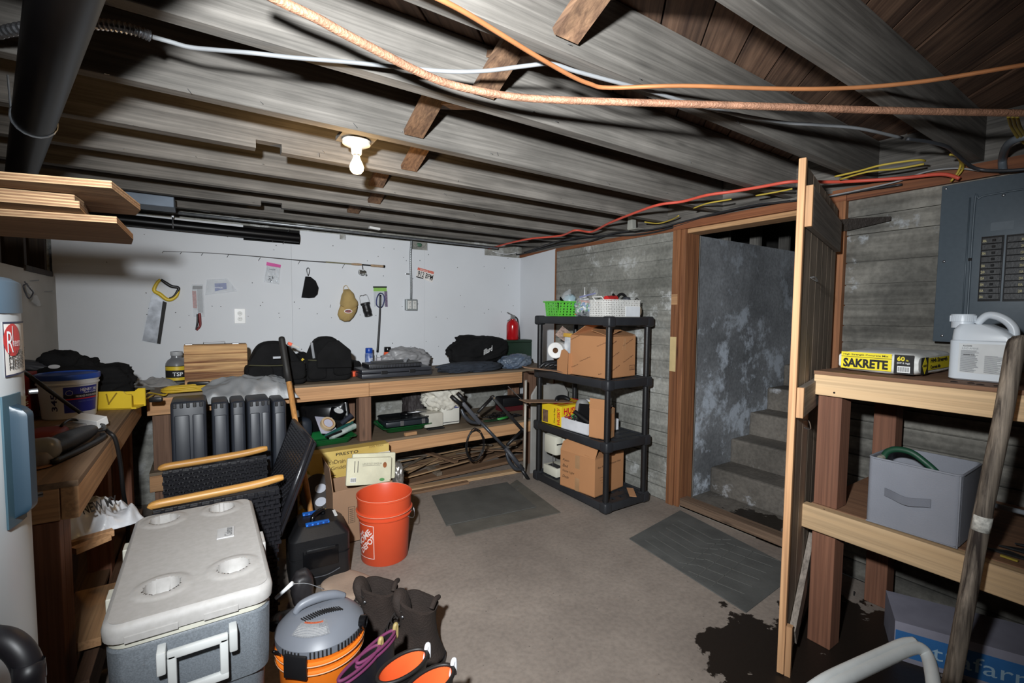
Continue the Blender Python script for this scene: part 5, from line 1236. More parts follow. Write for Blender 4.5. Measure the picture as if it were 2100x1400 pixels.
# wicker armchair
CH = mat('black_wicker', S(30, 30, 34), .32, bump=.1)
ARM = wood('honey_wood', S(176, 122, 58), S(218, 166, 92), 'x', 1, .7, rough=.4, knot=False)
ch = T('wicker_armchair', 'black wicker armchair with honey wooden armrests behind the cool box', 'chair', (.1, 2.45, 0))
ya, yb = 2.30, 2.80
def weave(o, u, v, w, h, nu, nv, bul=.006, fr=.010):
    """woven strands as small lens-shaped plates, alternately proud"""
    m = M(); o = Vector(o); u = Vector(u).normalized(); v = Vector(v).normalized(); n = u.cross(v)
    du, dv_ = w / nu, h / nv; mt = Matrix((u, v, n)).transposed()
    for i in range(nu):
        for j in range(nv):
            if (i + j) % 2: c = o + u * (i + .5) * du + v * (j + .5) * dv_; m.ob(c + n * bul * .5, (du * 1.25, dv_ * .62, bul), bev=0, mtx=mt)
            else: c = o + u * (i + .5) * du + v * (j + .5) * dv_; m.ob(c, (du * .5, dv_ * 1.0, bul), mtx=mt)
    return m
def arm(yy, z, x0, x1):
    M().tube([(x0, yy, z - .012), (x0 + .02, yy, z), (x0 + .15, yy, z + .004), (x1 - .12, yy, z + .012), (x1 - .03, yy, z + .022), (x1, yy, z + .024)], [.012, .017, .018, .018, .017, .012], 12).out('armrest', ARM, ch, smooth=True)
arm(ya, .628, -.20, .28); arm(yb, .640, -.20, .265)
M().box((-.19, yb - .02, .36), (.26, yb + .02, .625)).out('side_panel', CH, ch)
weave((-.19, yb - .024, .36), X, Z, .45, .26, 22, 12, bul=.014).out('side_weave', CH, ch)
M().box((-.19, ya - .02, .36), (.26, ya + .02, .612)).out('side_panel', CH, ch)
weave((-.19, ya - .024, .36), X, Z, .45, .25, 22, 12, bul=.014).out('side_weave', CH, ch)
M().box((-.20, ya, .34), (.24, yb, .40), bev=.01).out('seat', CH, ch)
bt0, bt1 = P(638, 905, y=ya), P(600, 850, y=yb)
zt0 = bt0.z; xb0 = .24
up_ = Vector((bt0.x - xb0, 0, zt0 - .38)); LB = up_.length; upn = up_.normalized(); nrm_ = Vector((-upn.z, 0, upn.x))
m = M().prism([(0, 0), (yb - ya, 0), (yb - ya, LB), (0, LB)], Vector((xb0, ya, .38)), Y, upn, .03, bev=.006); m.out('backrest', CH, ch, smooth=40)
weave(Vector((xb0, ya, .38)) + nrm_ * -.0, -Y if False else Y, upn, yb - ya, LB, 24, 28, bul=.010).out('back_weave', CH, ch)
weave(Vector((xb0, yb, .38)) + nrm_ * .002, -Y, upn, yb - ya, LB, 24, 28, bul=.010).out('back_weave', CH, ch)
M().tube([Vector((xb0, ya, .38)), Vector((bt0.x, ya, zt0)), Vector((bt0.x, yb, zt0)), Vector((xb0, yb, .38))], .014, 8, smooth=False).out('back_frame', CH, ch, smooth=True)
for (x, y) in ((-.18, ya), (-.18, yb)): M().cyl((x, y, 0), (x, y, .40), .016).out('leg', CH, ch, smooth=True)
for y in (ya, yb): M().cyl((.18, y, 0), (xb0 + .01, y, .40), .016).out('leg', CH, ch, smooth=True)
M().box((.20, ya - .018, .02), (.245, ya + .018, .40)).out('side_skirt', CH, ch)
weave((.06, ya - .022, .03), X, Z, .19, .33, 10, 16).out('side_weave', CH, ch)

# cool box
ZT = .622
def onc(px, py, z=ZT): return P(px, py, z=z)
k1, k2, k3, k4 = onc(212, 1290), onc(563, 1200), onc(520, 1028), onc(275, 1048)
cx0, cx1, cy0, cy1 = (k1.x + k4.x) / 2 + .0, (k2.x + k3.x) / 2, (k1.y + k2.y) / 2, (k3.y + k4.y) / 2
cbx = T('cool_box', 'large grey cool box with a dusty white lid and four cup wells', 'cool box', ((cx0 + cx1) / 2, (cy0 + cy1) / 2, .12))
LID = mat('dusty_lid', S(174, 171, 167), .6, var=.02, vs=60, col2=S(182, 179, 176))
BOD = mat('speckled_grey_plastic', S(110, 116, 122), .45, var=.22, vs=260, bump=.1, bs=400)
def rrect(x0, x1, y0, y1, r, n=6, notch=0):
    pts = []
    for (cx, cy, a0) in ((x1 - r, y0 + r, -PI / 2), (x1 - r, y1 - r, 0), (x0 + r, y1 - r, PI / 2), (x0 + r, y0 + r, PI)):
        for i in range(n + 1): a = a0 + PI / 2 * i / n; pts.append((cx + r * math.cos(a), cy + r * math.sin(a)))
    return pts
def loft(m, loops, cap0=True, cap1=True):
    rs = [[m.b.verts.new(Vector(p)) for p in lp] for lp in loops]
    for a, c in zip(rs, rs[1:]):
        n = len(a)
        for i in range(n): m.b.faces.new((a[i], a[(i + 1) % n], c[(i + 1) % n], c[i]))
    if cap0: m.b.faces.new(rs[0][::-1])
    if cap1: m.b.faces.new(rs[-1])
    return m
g_ = lambda e, z, r=.05: [(p[0], p[1], z) for p in rrect(cx0 + e, cx1 - e, cy0 + e, cy1 - e, r)]
m = loft(M(), [g_(.035, .12), g_(.03, .13), g_(.022, .36), g_(.012, .37), g_(.008, ZT - .075), g_(.012, ZT - .068)]); m.out('body', BOD, cbx, smooth=35)
m = loft(M(), [g_(.016, ZT - .068), g_(.010, ZT - .065), g_(.010, ZT - .052), g_(.018, ZT - .050)]); m.out('rim', mat('yellowed_white', S(204, 202, 188), .5), cbx, smooth=35)
# lid with four wells: grid surface
holes = [(onc(333, 1202), 45), (onc(479, 1161), 37), (onc(337, 1066), 32), (onc(455, 1042), 30)]
hx = []
for p, _ in holes: hx.append(Vector((p.x, p.y)))
WR = .043
loft(M(), [g_(.010, ZT - .050), g_(.002, ZT - .046), g_(0, ZT - .02), g_(.004, ZT - .006), g_(.014, ZT + .0)], cap1=False).out('lid_skirt', LID, cbx, smooth=50)
m = M(); nx, ny = 74, 130; x0_, x1_, y0_, y1_ = cx0 + .014, cx1 - .014, cy0 + .014, cy1 - .014
gr_ = {}
def lidz(x, y):
    z = ZT - .0
    e = min(x - x0_, x1_ - x, y - y0_, y1_ - y)
    z += .004 * min(1, max(0, (.03 - e) / .015)) * 0
    for h in hx:
        d_ = (Vector((x, y)) - h).length
        if d_ < WR * 1.75: z += .0045 * max(0, 1 - ((d_ - WR * 1.2) / (WR * .5)) ** 2)
        if d_ < WR: z = ZT - .042
    return z
for i in range(nx + 1):
    for j in range(ny + 1):
        x = x0_ + (x1_ - x0_) * i / nx; y = y0_ + (y1_ - y0_) * j / ny
        for h in hx:     # snap grid onto the well rims
            v_ = Vector((x, y)) - h; d_ = v_.length
            if WR * .90 < d_ < WR * 1.10: 
                k_ = (WR * (1.005 if d_ >= WR else .97)) / d_; x, y = h.x + v_.x * k_, h.y + v_.y * k_
        cr = .036; z = lidz(x, y)
        for (qx, qy, sx, sy) in ((x0_, y0_, 1, 1), (x1_, y0_, -1, 1), (x0_, y1_, 1, -1), (x1_, y1_, -1, -1)):
            ax_, ay_ = (x - qx) * sx, (y - qy) * sy
            if ax_ < cr and ay_ < cr:
                v_ = Vector((ax_ - cr, ay_ - cr))
                if v_.length > cr: v_ = v_.normalized() * cr; x = qx + (v_.x + cr) * sx; y = qy + (v_.y + cr) * sy
        gr_[i, j] = m.b.verts.new((x, y, z))
for i in range(nx):
    for j in range(ny): m.b.faces.new((gr_[i, j], gr_[i + 1, j], gr_[i + 1, j + 1], gr_[i, j + 1]))
m.out('lid', LID, cbx, smooth=35, recalc=False)
for h in hx: M().lathe([(WR * .985, -.002), (WR * .95, .002), (0.0005, .0025)], (h.x, h.y, ZT - .041), 32, cap=False).out('cup_well', mat('clean_white', S(232, 236, 240), .35), cbx, smooth=40)
lg = onc(463, 1093)
M().ob(lg + Vector((0, 0, .002)), (.052, .085, .004), (0, 0, -.05), bev=.0015).out('badge', mat('badge_plate', S(196, 196, 196), .3), cbx)
text('Coleman', lg + Vector((.018, -.034, .0045)), Vector((.05, 1, 0)), Vector((-1, .05, 0)), .068, .024, mat('badge_relief', S(120, 120, 120), .3), cbx, bold=.01)
M().box((cx0 + .05, cy0 - .0015, ZT - .048), (cx0 + .16, cy0 + .002, ZT - .030), bev=.001).out('skirt_pad', LID, cbx)
M().box((cx1 - .17, cy0 - .0015, ZT - .048), (cx1 - .09, cy0 + .002, ZT - .030), bev=.001).out('skirt_pad', LID, cbx)
# latch-side notches, hinge tabs, end handle
for yq in (cy0 + (cy1 - cy0) * .30, cy0 + (cy1 - cy0) * .72): M().box((cx0 - .012, yq - .03, ZT - .065), (cx0 + .004, yq + .03, ZT - .02), bev=.003).out('hinge', mat('yellowed_white', S(204, 202, 188), .5), cbx)
M().box((cx1 - .004, (cy0 + cy1) / 2 - .05, ZT - .10), (cx1 + .010, (cy0 + cy1) / 2 + .05, ZT - .02), bev=.004).out('latch', LID, cbx)
hA, hB = P(330, 1330, y=cy0 - .02), P(478, 1285, y=cy0 - .02)
zA = ZT - .095; xa_, xb_ = hA.x, hB.x
HM = mat('handle_white', S(214, 216, 214), .4)
for x_ in (xa_, xb_): M().box((x_ - .010, cy0 - .035, zA - .045), (x_ + .010, cy0 + .012, zA + .015), bev=.004).out('handle_bracket', HM, cbx, smooth=40)
xi0, xi1 = xa_ + .012, xb_ - .012
hd = M()
hd.box((xi0, cy0 - .034, zA - .012), (xi1, cy0 - .018, zA + .010), bev=.004); hd.box((xi0, cy0 - .034, zA - .115), (xi1, cy0 - .018, zA - .094), bev=.004)
hd.box((xi0, cy0 - .034, zA - .10), (xi0 + .020, cy0 - .018, zA), bev=.004); hd.box((xi1 - .020, cy0 - .034, zA - .10), (xi1, cy0 - .018, zA), bev=.004)
hd.out('handle', HM, cbx, smooth=40)
tag(M().box((cx0 + .04, cy0 + .04, 0), (cx1 - .04, cy1 - .04, .118), bev=.004).out('wooden_plinth', REDZ, None), 'low wooden block hidden under the cool box', 'block')

# ================================================================ UNDER THE BACK BENCH
LS = .436
def onl2(px, py, z=LS): return P(px, py, z=z)
GPL = mat('clear_green_plastic', S(24, 104, 52), .3, alpha=.9)
def tray(nm, label, cen, sx, sy, h, material, rz=0.0, lip=.012, cat='tray'):
    t = T(nm, label, cat, tuple(cen), rz)
    m = M(); L_ = []
    for e, z in ((.04, 0), (.035, .002), (.01, h - .004), (-.002, h), (-lip, h), (-lip, h + .003), (.002, h + .003), (.014, h - .004), (.038, .004)):
        L_.append([(p[0], p[1], z) for p in rrect(-sx / 2 + e, sx / 2 - e, -sy / 2 + e, sy / 2 - e, .03)])
    loft(m, L_).out('pan', material, t, smooth=40); return t
# painting tray heap, left
gt = onl2(672, 925)
gtc = Vector((P(668, 905, z=LS).x, 3.62, LS))
tray('paint_tray', 'green plastic tray heaped with tape rolls at the left of the lower shelf', gtc, .36, .27, .05, GPL, .05)
bt_ = tray('black_tray', 'black tray standing on edge behind the tape rolls on the lower shelf', gtc + Vector((.03, .20, .14)), .34, .26, .03, BLKG, .05); bt_.rotation_euler = (1.25, 0, .05)
tag(M().lump(gtc + Vector((-.16, .12, .10)), (.16, .14, .16), 4, .05, 2, 3, 3, flat=.98).out('dark_pot', mat('dark_blue_grey', S(40, 46, 56), .45), None, smooth=True), 'dark blue grey plastic tub behind the wicker chair back on the lower shelf', 'tub')
def tape(label, px, py, z, ro, ri, h, rot, outer, face, inner):
    c = P(px, py, z=z); t = T('tape_roll', label, 'tape', tuple(c), rot=rot)
    M().lathe([(ri, -h / 2), (ro, -h / 2), (ro, h / 2), (ri, h / 2), (ri, -h / 2)], (0, 0, 0), 32, cap=False).out('tape', outer, t, smooth=35)
    M().lathe([(ri * .92, -h / 2 - .001), (ri * 1.02, -h / 2 - .001), (ri * 1.02, h / 2 + .001), (ri * .92, h / 2 + .001), (ri * .92, -h / 2 - .001)], (0, 0, 0), 32, cap=False).out('core', inner, t, smooth=35)
    if face is not None: M().lathe([(0.0005, h / 2 - .004), (ri * .9, h / 2 - .004)], (0, 0, 0), 32, cap=False).out('label', face, t)
    return t
tape('black roll of duct tape with a white label in the green tray', 693, 846, LS + .17, .062, .040, .048, (.55, 0, .3), BLKG, PAPER, DGREY)
mk = tape('masking tape roll on a square of lilac paper in the green tray', 672, 869, LS + .14, .052, .038, .03, (.85, .15, .2), mat('masking', S(200, 176, 140), .8), mat('lilac_paper', S(196, 196, 214), .8), CARD)
mc = P(670, 872, z=LS + .12)
m = M().ob(mc, (.16, .15, .0025), (.85, .25, .5)); tag(m.out('paper_sleeve', mat('lilac_paper', S(196, 190, 210), .8), None), 'crumpled lilac paper sleeve under the masking tape roll', 'paper')
def stick(nm, label, a, c, za, zc, r0, r1, mt, cat, seg=12):
    p, q_ = P(*a, z=za), P(*c, z=zc); return tag(M().tube([p, q_], [r0, r1], seg, smooth=False).out(nm, mt, None, smooth=40), label, cat)
stick('roller_handle', 'dark navy foam handle leaning over the tray of tape', (700, 868), (722, 850), LS + .13, LS + .19, .018, .020, mat('navy_foam', S(26, 30, 44), .8), 'handle')
pbm = T('paint_brush', 'pale wooden paint brush handle poking out of the green tray', 'brush', tuple(P(710, 875, z=LS + .10)))
p, q_ = P(685, 890, z=LS + .07), P(727, 858, z=LS + .13)
M().tube([p, p.lerp(q_, .35), p.lerp(q_, .7), q_], [.010, .008, .016, .006], 12).out('handle', mat('birch', S(206, 170, 124), .6), pbm, smooth=True)
stick('sealant_tube', 'white sealant cartridge lying in the green tray', (678, 897), (728, 873), LS + .06, LS + .10, .020, .022, mat('cartridge_white', S(206, 214, 210), .4, col2=S(120, 150, 140), vs=20), 'tube')
stick('sealant_tube', 'dark teal cartridge lying behind the white one in the green tray', (668, 893), (722, 866), LS + .08, LS + .11, .010, .014, mat('teal', S(40, 96, 90), .5), 'tube')
stick('utility_knife', 'black tool lying along the front of the green tray', (668, 896), (700, 884), LS + .085, LS + .09, .006, .009, BLK, 'tool')
# griddle on the second tray
g0 = Vector((P(824, 880, z=LS).x, 3.68, LS))
tray('paint_tray', 'green plastic tray under the black griddle, right of the front post', g0 + Vector((0, .02, .012)), .38, .30, .045, GPL, .0, lip=.02)
gd = T('electric_griddle', 'black griddle pan with steel brackets resting on a green tray', 'griddle', tuple(g0 + Vector((.0, -.02, .062))), -.03)
M().box((-.18, -.12, 0), (.18, .12, .045), bev=.012).out('body', mat('griddle_slate', S(36, 42, 48), .35), gd, smooth=40)
loft(M(), [[(p[0], p[1], z) for p in rrect(-.19 + e, .19 - e, -.13 + e, .13 - e, .05)] for e, z in ((.01, .046), (0, .052), (0, .06), (.015, .063), (.03, .058))]).out('pan', mat('griddle_black', S(28, 32, 36), .25), gd, smooth=40)
for x in (-.05, .13): M().box((x - .014, -.124, .006), (x + .014, -.119, .046), bev=.001).out('bracket', STEEL, gd)
M().tube([(.02, .04, .066), (.06, .0, .08), (.14, -.03, .085), (.19, -.02, .075)], .008, 10).out('lid_handle', STEEL, gd, smooth=True)
M().lathe([(.05, 0), (.048, .012), (.02, .022), (.001, .024)], (.04, .04, .062), 24).out('lid_knob', BLKG, gd, smooth=True)
tag(M().ob(onl2(842, 892) + Z * .013, (.10, .03, .024), (0, 0, .08), bev=.002).out('wood_offcut', PINEX, None), 'small pale wood block on the shelf in front of the green tray', 'offcut')
# bags and machine
b_ = P(855, 870, y=3.80)
tag(M().lump((P(849, 830, y=3.86).x, 3.88, LS + .17), (.17, .20, .34), 3.5, .10, 2, 51, 5, wr=.05, wf=5, flat=.98).out('dark_bag', mat('brown_black_nylon', S(54, 48, 48), .7, bump=.3, bs=90), None, smooth=True), 'tall dark brown bag standing right of the griddle', 'bag')
tag(M().box((P(850, 812, y=3.95).x, 3.92, LS + .30), (P(886, 805, y=3.95).x + .08, 4.05, LS + .34), bev=.002).out('blue_carton', mat('sky_carton', S(110, 180, 206), .5, var=.15, vs=30), None), 'pale blue flat carton behind the cream cloth bag', 'box')
sm = Vector((P(912, 860, y=3.62).x, 3.62, LS)); kk = dpt_(sm) / F
mw = T('overlock_machine', 'cream plastic overlock machine under a crumpled cloth on the lower shelf', 'machine', tuple(sm))
CRM = mat('cream_plastic', S(214, 212, 202), .4, var=.03)
xa, xb = P(873, 870, y=3.55).x, P(948, 870, y=3.55).x
M().box((xa, 3.56, LS + .016), (xa + (xb - xa) * .48, 3.80, LS + .135), bev=.008).out('front_cover', mat('cream_shade', S(196, 192, 180), .4), mw, smooth=40)
M().box((xa + (xb - xa) * .49, 3.60, LS + .012), (xb, 3.82, LS + .26), bev=.008).out('body', CRM, mw, smooth=40)
M().box((xb - .10, 3.597, LS + .15), (xb - .008, 3.60, LS + .172)).out('name_plate', mat('navy_plate', S(40, 46, 110), .5), mw)
text('HUSKYLOCK', (xb - .09, 3.5965, LS + .156), X, Z, .07, .009, WHT, mw, bold=.01)
M().box((xa + .02, 3.54, LS + .001), (xa + .17, 3.64, LS + .011), bev=.003).out('pedal', BLK, mw)
M().box((xa + (xb - xa) * .52, 3.594, LS + .03), (xb - .01, 3.599, LS + .035)).out('seam_line', DGREY, mw)
tag(M().lump((P(908, 832, y=3.68).x, 3.70, LS + .245), (.36, .26, .26), 2.2, .22, 1.8, 61, 5, rot=(.1, .25, 0), wr=.10, wf=5).out('cloth_bag', mat('cream_cloth', S(206, 202, 190), .85, bump=.1, bs=40), None, smooth=True), 'crumpled cream cloth bag piled on the overlock machine', 'bag')
# cord hanging over the shelf
hcx = P(975, 870, y=3.42).x; m = M(); pts = []
for i in range(46):
    a = i / 11 * 2 * PI; pts.append(Vector((hcx + .085 * math.sin(a) * (1 - .1 * math.sin(i * .7)), 3.425 - .008 * math.cos(a * .5), P(975, 905, y=3.42).z + (.13 + .015 * math.sin(i * 1.3)) * math.cos(a) - .03)))
m.tube(pts, .0033, 6, sub=3); tag(m.out('power_cord', BLK, None, smooth=True), 'tangled thin black cord looped over the front of the lower shelf', 'cord')
m = M(); q = random.Random(9); pts = [Vector((P(1010, 850, z=LS + .01).x + q.uniform(-.16, .22), 3.68 + q.uniform(-.14, .12), LS + .006 + q.uniform(0, .03))) for i in range(34)]
m.tube(pts, .003, 6, sub=4); tag(m.out('power_cord', BLK, None, smooth=True), 'snarl of thin black wire lying on the shelf behind the folding trainer', 'cord')
gtw = P(1020, 862, z=LS + .01)
tr_ = T('garden_trowel', 'green garden trowel lying on the lower shelf behind the trainer bars', 'trowel', tuple(gtw))
M().tube([gtw + Vector((.0, 0, .01)), gtw + Vector((.14, .03, .012))], [.010, .013], 10, smooth=False).out('handle', mat('bright_green', S(60, 150, 70), .4), tr_, smooth=True)
M().prism([(-.14, -.02), (-.11, -.035), (0, -.03), (0, .03), (-.11, .035), (-.14, .02)], gtw + Z * .008, X, Y, .002).out('blade', mat('green_blade', S(50, 84, 56), .5), tr_)
tb_ = T('tool_chest', 'long black and red toolbox behind the trainer near the shelf end', 'toolbox', tuple(P(1060, 842, y=3.85)))
tx0, tx1 = P(1030, 840, y=3.84).x, P(1096, 840, y=3.84).x
tb_.location = ((tx0 + tx1) / 2, 3.93, LS); ORG[tb_.name] = Vector(tb_.location)
M().box((tx0, 3.82, LS + .001), (tx1, 3.97, LS + .05), bev=.004).out('base', mat('dark_red', S(84, 26, 30), .5), tb_)
M().box((tx0 - .004, 3.816, LS + .051), (tx1 + .004, 3.974, LS + .14), bev=.01).out('lid', BLK, tb_, smooth=40)
stick('thin_rod', 'thin shiny metal rod sloping from the bench edge to the rack', (1042, 792), (1083, 832), .80, .66, .004, .003, STEEL, 'rod', 8)
# --- timber offcuts on the floor under the shelf: individual boards
WD = [wood('offcut_brown', S(104, 78, 58), S(150, 118, 90), 'x', 1, .8), wood('offcut_pale', S(150, 118, 86), S(196, 164, 126), 'x', 1, .8), wood('offcut_grey', S(96, 84, 72), S(140, 126, 110), 'x', 1, .8)]
def board(label, a, c, z0, z1, wd, th, k, nm='wood_offcut', grp=None):
    p, q_ = P(*a, z=z0), P(*c, z=z1); L_ = (q_ - p).length; d = (q_ - p).normalized(); o = bpy.data.objects.new(nm, None)
    m = M().box((-L_ / 2, -wd / 2, -th / 2), (L_ / 2, wd / 2, th / 2), bev=.0015, seg=1)
    bpy.data.objects.remove(o); s_ = d.cross(Z).normalized(); u_ = s_.cross(d)
    me = bpy.data.meshes.new(nm); m.b.to_mesh(me); m.b.free(); me.materials.append(WD[k]); ob = bpy.data.objects.new(nm, me); COL.objects.link(ob)
    ob.matrix_world = Matrix.Translation((p + q_) / 2) @ Matrix((d, -s_, u_)).transposed().to_4x4(); ORG[ob.name] = Vector((0, 0, 0)); return tag(ob, label, 'board', grp)
GB = 'timber offcuts under the back bench'
board('wide brown board lying flat at the back of the offcut pile, longest of all', (838, 985), (1082, 905), .012, .012, .20, .022, 0, grp=GB)
board('pale edged board along the very front of the offcut pile', (806, 1008), (1075, 962), .012, .012, .07, .022, 1, grp=GB)
board('short orange brown board on the floor before the offcut pile', (815, 1016), (960, 988), .010, .010, .05, .018, 0, grp=GB)
board('brown board directly behind the pale front one', (830, 990), (1080, 935), .036, .036, .12, .022, 0, grp=GB)
board('wide pale board second from the back of the offcut pile', (825, 960), (1050, 905), .036, .036, .13, .02, 1, grp=GB)
board('reddish board crossing the pile diagonally near its middle', (868, 925), (936, 947), .10, .085, .05, .018, 0, grp=GB)
board('stubby grey board end propped on the pile below the cord', (880, 958), (902, 972), .075, .06, .05, .03, 2, grp=GB)
q = random.Random(21); WORDS = ['first', 'second', 'third', 'fourth', 'fifth', 'sixth', 'seventh', 'eighth', 'ninth', 'tenth', 'eleventh', 'twelfth']
lath = [((812, 948), (960, 918)), ((820, 962), (930, 905)), ((838, 955), (1000, 921)), ((835, 970), (905, 935)), ((815, 938), (890, 930)), ((900, 950), (1010, 925)), ((880, 905), (950, 915)), ((935, 930), (1060, 915)), ((960, 920), (1075, 925)), ((830, 980), (960, 945)), ((930, 905), (1010, 912)), ((1020, 935), (1080, 915))]
for i, (a, c) in enumerate(lath): board('thin lath on the offcut pile, ' + WORDS[i] + ' counting up from the bottom of the heap', a, c, .062 + .004 * i, .066 + .004 * i, .022 + .008 * (i % 3), .008, (i + 1) % 3, 'thin_lath', 'thin laths on the offcut pile')

# --- cardboard: appliance box, open carton with egg flats
pr = T('griddle_carton', 'yellow printed appliance carton leaning under the bench behind the open carton', 'box', (0, 0, 0))
pA, pB = P(622, 935, y=3.20), P(798, 908, y=3.20)
x0, x1, zt = pA.x - .04, pB.x, (pA.z + pB.z) / 2 + .0
pr.location = ((x0 + x1) / 2, 3.25, 0); ORG[pr.name] = Vector(pr.location)
PY = mat('carton_yellow', S(206, 172, 84), .6, var=.12, vs=4, col2=S(222, 196, 116))
M().box((x0, 3.20, 0), (x1, 3.30, zt), bev=.003).out('carton', PY, pr)
fz = lambda px, py: P(px, py, y=3.198)
a = fz(689, 935); text('PRESTO', a, X, Z, fz(735, 930).x - a.x, .020, INK, pr, bold=.012)
a = fz(664, 955); text("Tilt'nDrain", a, X, Z, fz(708, 950).x - a.x, .030, mat('brown_ink', S(70, 44, 26), .7), pr)
a = fz(664, 969); text("BigGriddle", a, X, Z, .16, .030, mat('brown_ink', S(70, 44, 26), .7), pr)
a = fz(757, 918); text('COOL TOUCH', a, X, Z, .10, .012, mat('brown_ink', S(70, 44, 26), .7), pr)
bars(M(), (0, 3.1985, 0), X, Z, [(fz(737, 0).x, fz(795, 0).x - .003, zt - .135, zt - .055)], 0.0004).out('picture_panel', mat('panel_white', S(214, 206, 196), .6, var=.1), pr)
M().prism([(0, 0), (.13, .035), (.13, .02), (.01, -.015)], (fz(742, 0).x, 3.1978, zt - .11), X, Z, .001).out('griddle_print', mat('print_brown', S(80, 54, 46), .6, var=.4, vs=60), pr)
q = random.Random(8); FD = [mat('print_food', S(216, 180, 90), .7, var=.4, vs=40), mat('print_olive', S(150, 150, 60), .7, var=.3, vs=30), mat('print_cream', S(230, 220, 180), .7, var=.2, vs=30), mat('print_rust', S(150, 86, 40), .7, var=.3, vs=40)]
for i in range(26):
    p = Vector((x0 + q.uniform(.02, .12), 3.1975, zt - .08 - q.uniform(0, .42))); oval(M(), p, q.uniform(.014, .03), q.uniform(.012, .026), .0008 + i * .00004).out('food_print', FD[i % 4], pr)
for i in range(7): bars(M(), (0, 3.198, 0), X, Z, [(fz(664, 0).x, fz(664, 0).x + .035, zt - .165 - i * .016, zt - .161 - i * .016)], .0006).out('small_print', mat('brown_ink', S(70, 44, 26), .7), pr)
p = fz(650, 1010); oval(M(), Vector((p.x, 3.19, p.z)), .10, .13, .004).out('pan_print', mat('pan_print', S(70, 66, 64), .5), pr)
for dx, dz in ((.02, .03), (.02, -.06)): oval(M(), Vector((p.x + dx, 3.185, p.z + dz)), .035, .03, .001).out('pan_cup', mat('cup_print', S(200, 204, 214), .5), pr)
# open carton
oc0, oc1 = P(683, 1108, z=0), P(736, 1114, z=0)
ob = T('open_carton', 'open brown carton holding egg cartons, behind the bright orange bucket', 'box', (.80, 2.9, 0))
xA, xB, yA, yB_ = P(683, 1060, y=2.84).x, P(805, 1060, y=2.84).x, 2.84, 3.035
zA = P(735, 1000, y=2.84).z
M().box((xA, yA, 0), (xB, yA + .004, zA)).out('panel', CARD2, ob); M().box((xA, yB_ - .004, 0), (xB, yB_, zA + .02)).out('panel', CARD2, ob)
M().box((xA, yA + .004, 0), (xA + .004, yB_ - .004, zA)).out('panel', CARD2, ob); M().box((xB - .004, yA + .004, 0), (xB, yB_ - .004, zA)).out('panel', CARD2, ob)
M().box((xA, yA, 0), (xB, yB_, .004)).out('bottom', CARD2, ob)
M().prism([(0, 0), (yB_ - yA, 0), (yB_ - yA, .17), (0, .15)], (xA, yA, zA), Vector((-.0, 1, 0)), Vector((-.12, 0, 1)), .004).out('flap', CARD2, ob)
M().bar((xA + .02, yA - .0, zA), (xB, yA, zA), .004, .01).out('flap', CARD2, ob)
p = P(721, 1055, y=yA - .001); bars(M(), (p.x, yA - .0006, p.z), X, Z, [(-.02, -.018, -.05, .05), (.018, .02, -.05, .05), (-.02, .02, .048, .05), (-.02, .02, -.05, -.048)]).out('stamp', INK, ob)
m = M()
for i in range(7): bars(m, (p.x, yA - .0006, p.z), X, Z, [(-.012, .012, -.04 + i * .012, -.036 + i * .012)])
m.out('stamp', mat('faded_ink', S(90, 70, 56), .7), ob)
EGG = mat('pulp_cream', S(208, 204, 178), .8, bump=.15, bs=120)
ec = P(757, 968, y=2.90)
for k, (dx, dy, dz, rz) in enumerate(((-.01, .0, .01, -.10), (.035, .045, .02, -.05))):
    e = T('egg_carton', ['cream flat packet with barcode standing in front in the open carton', 'cream flat packet behind the front one in the open carton'][k], 'packet', (ec.x + dx, ec.y + dy, ec.z + dz - .09), rot=(-.22, .10, rz))
    M().box((-.135, -.012, 0), (.145, .014, .17), bev=.01).out('box', EGG, e, smooth=40)
    if k == 0:
        bars(M(), (0, -.0125, 0), X, Z, [(-.11, -.075, .02, .05)], .0006).out('barcode_panel', PAPER, e)
        m = M(); bars(m, (0, -.0132, 0), X, Z, [(-.108 + i * .005, -.106 + i * .005 + .001 * (i % 2), .024, .046) for i in range(7)], .0006); m.out('barcode', INK, e)
        text('LARGE EGGS GRADE AA', (-.04, -.0135, .125), X, Z, .12, .012, mat('grey_ink2', S(110, 106, 96), .7), e)
        bars(M(), (0, -.0132, 0), X, Z, [(-.04, .07, .118, .120), (-.09, -.085, .08, .15), (-.07, -.065, .08, .15)], .0006).out('print_line', mat('grey_ink2', S(110, 106, 96), .7), e)
        oval(M(), Vector((.10, -.0135, .12)), .012, .018, .0005).out('print_mark', mat('print_rust', S(150, 86, 40), .7), e)
        oval(M(), Vector((.085, -.0135, .03)), .016, .010, .0005).out('print_mark', mat('print_green', S(80, 140, 80), .7), e)
fq = P(815, 960, y=2.98)
tag(M().lump(fq + Vector((.0, .0, -.05)), (.07, .10, .18), 3, .12, 3, 5, 4, wr=.08).out('foil_pan', mat('foil', S(170, 168, 164), .3, .8, bump=.4, bs=40), None, smooth=True), 'crumpled foil pan at the right end of the egg packets', 'pan')

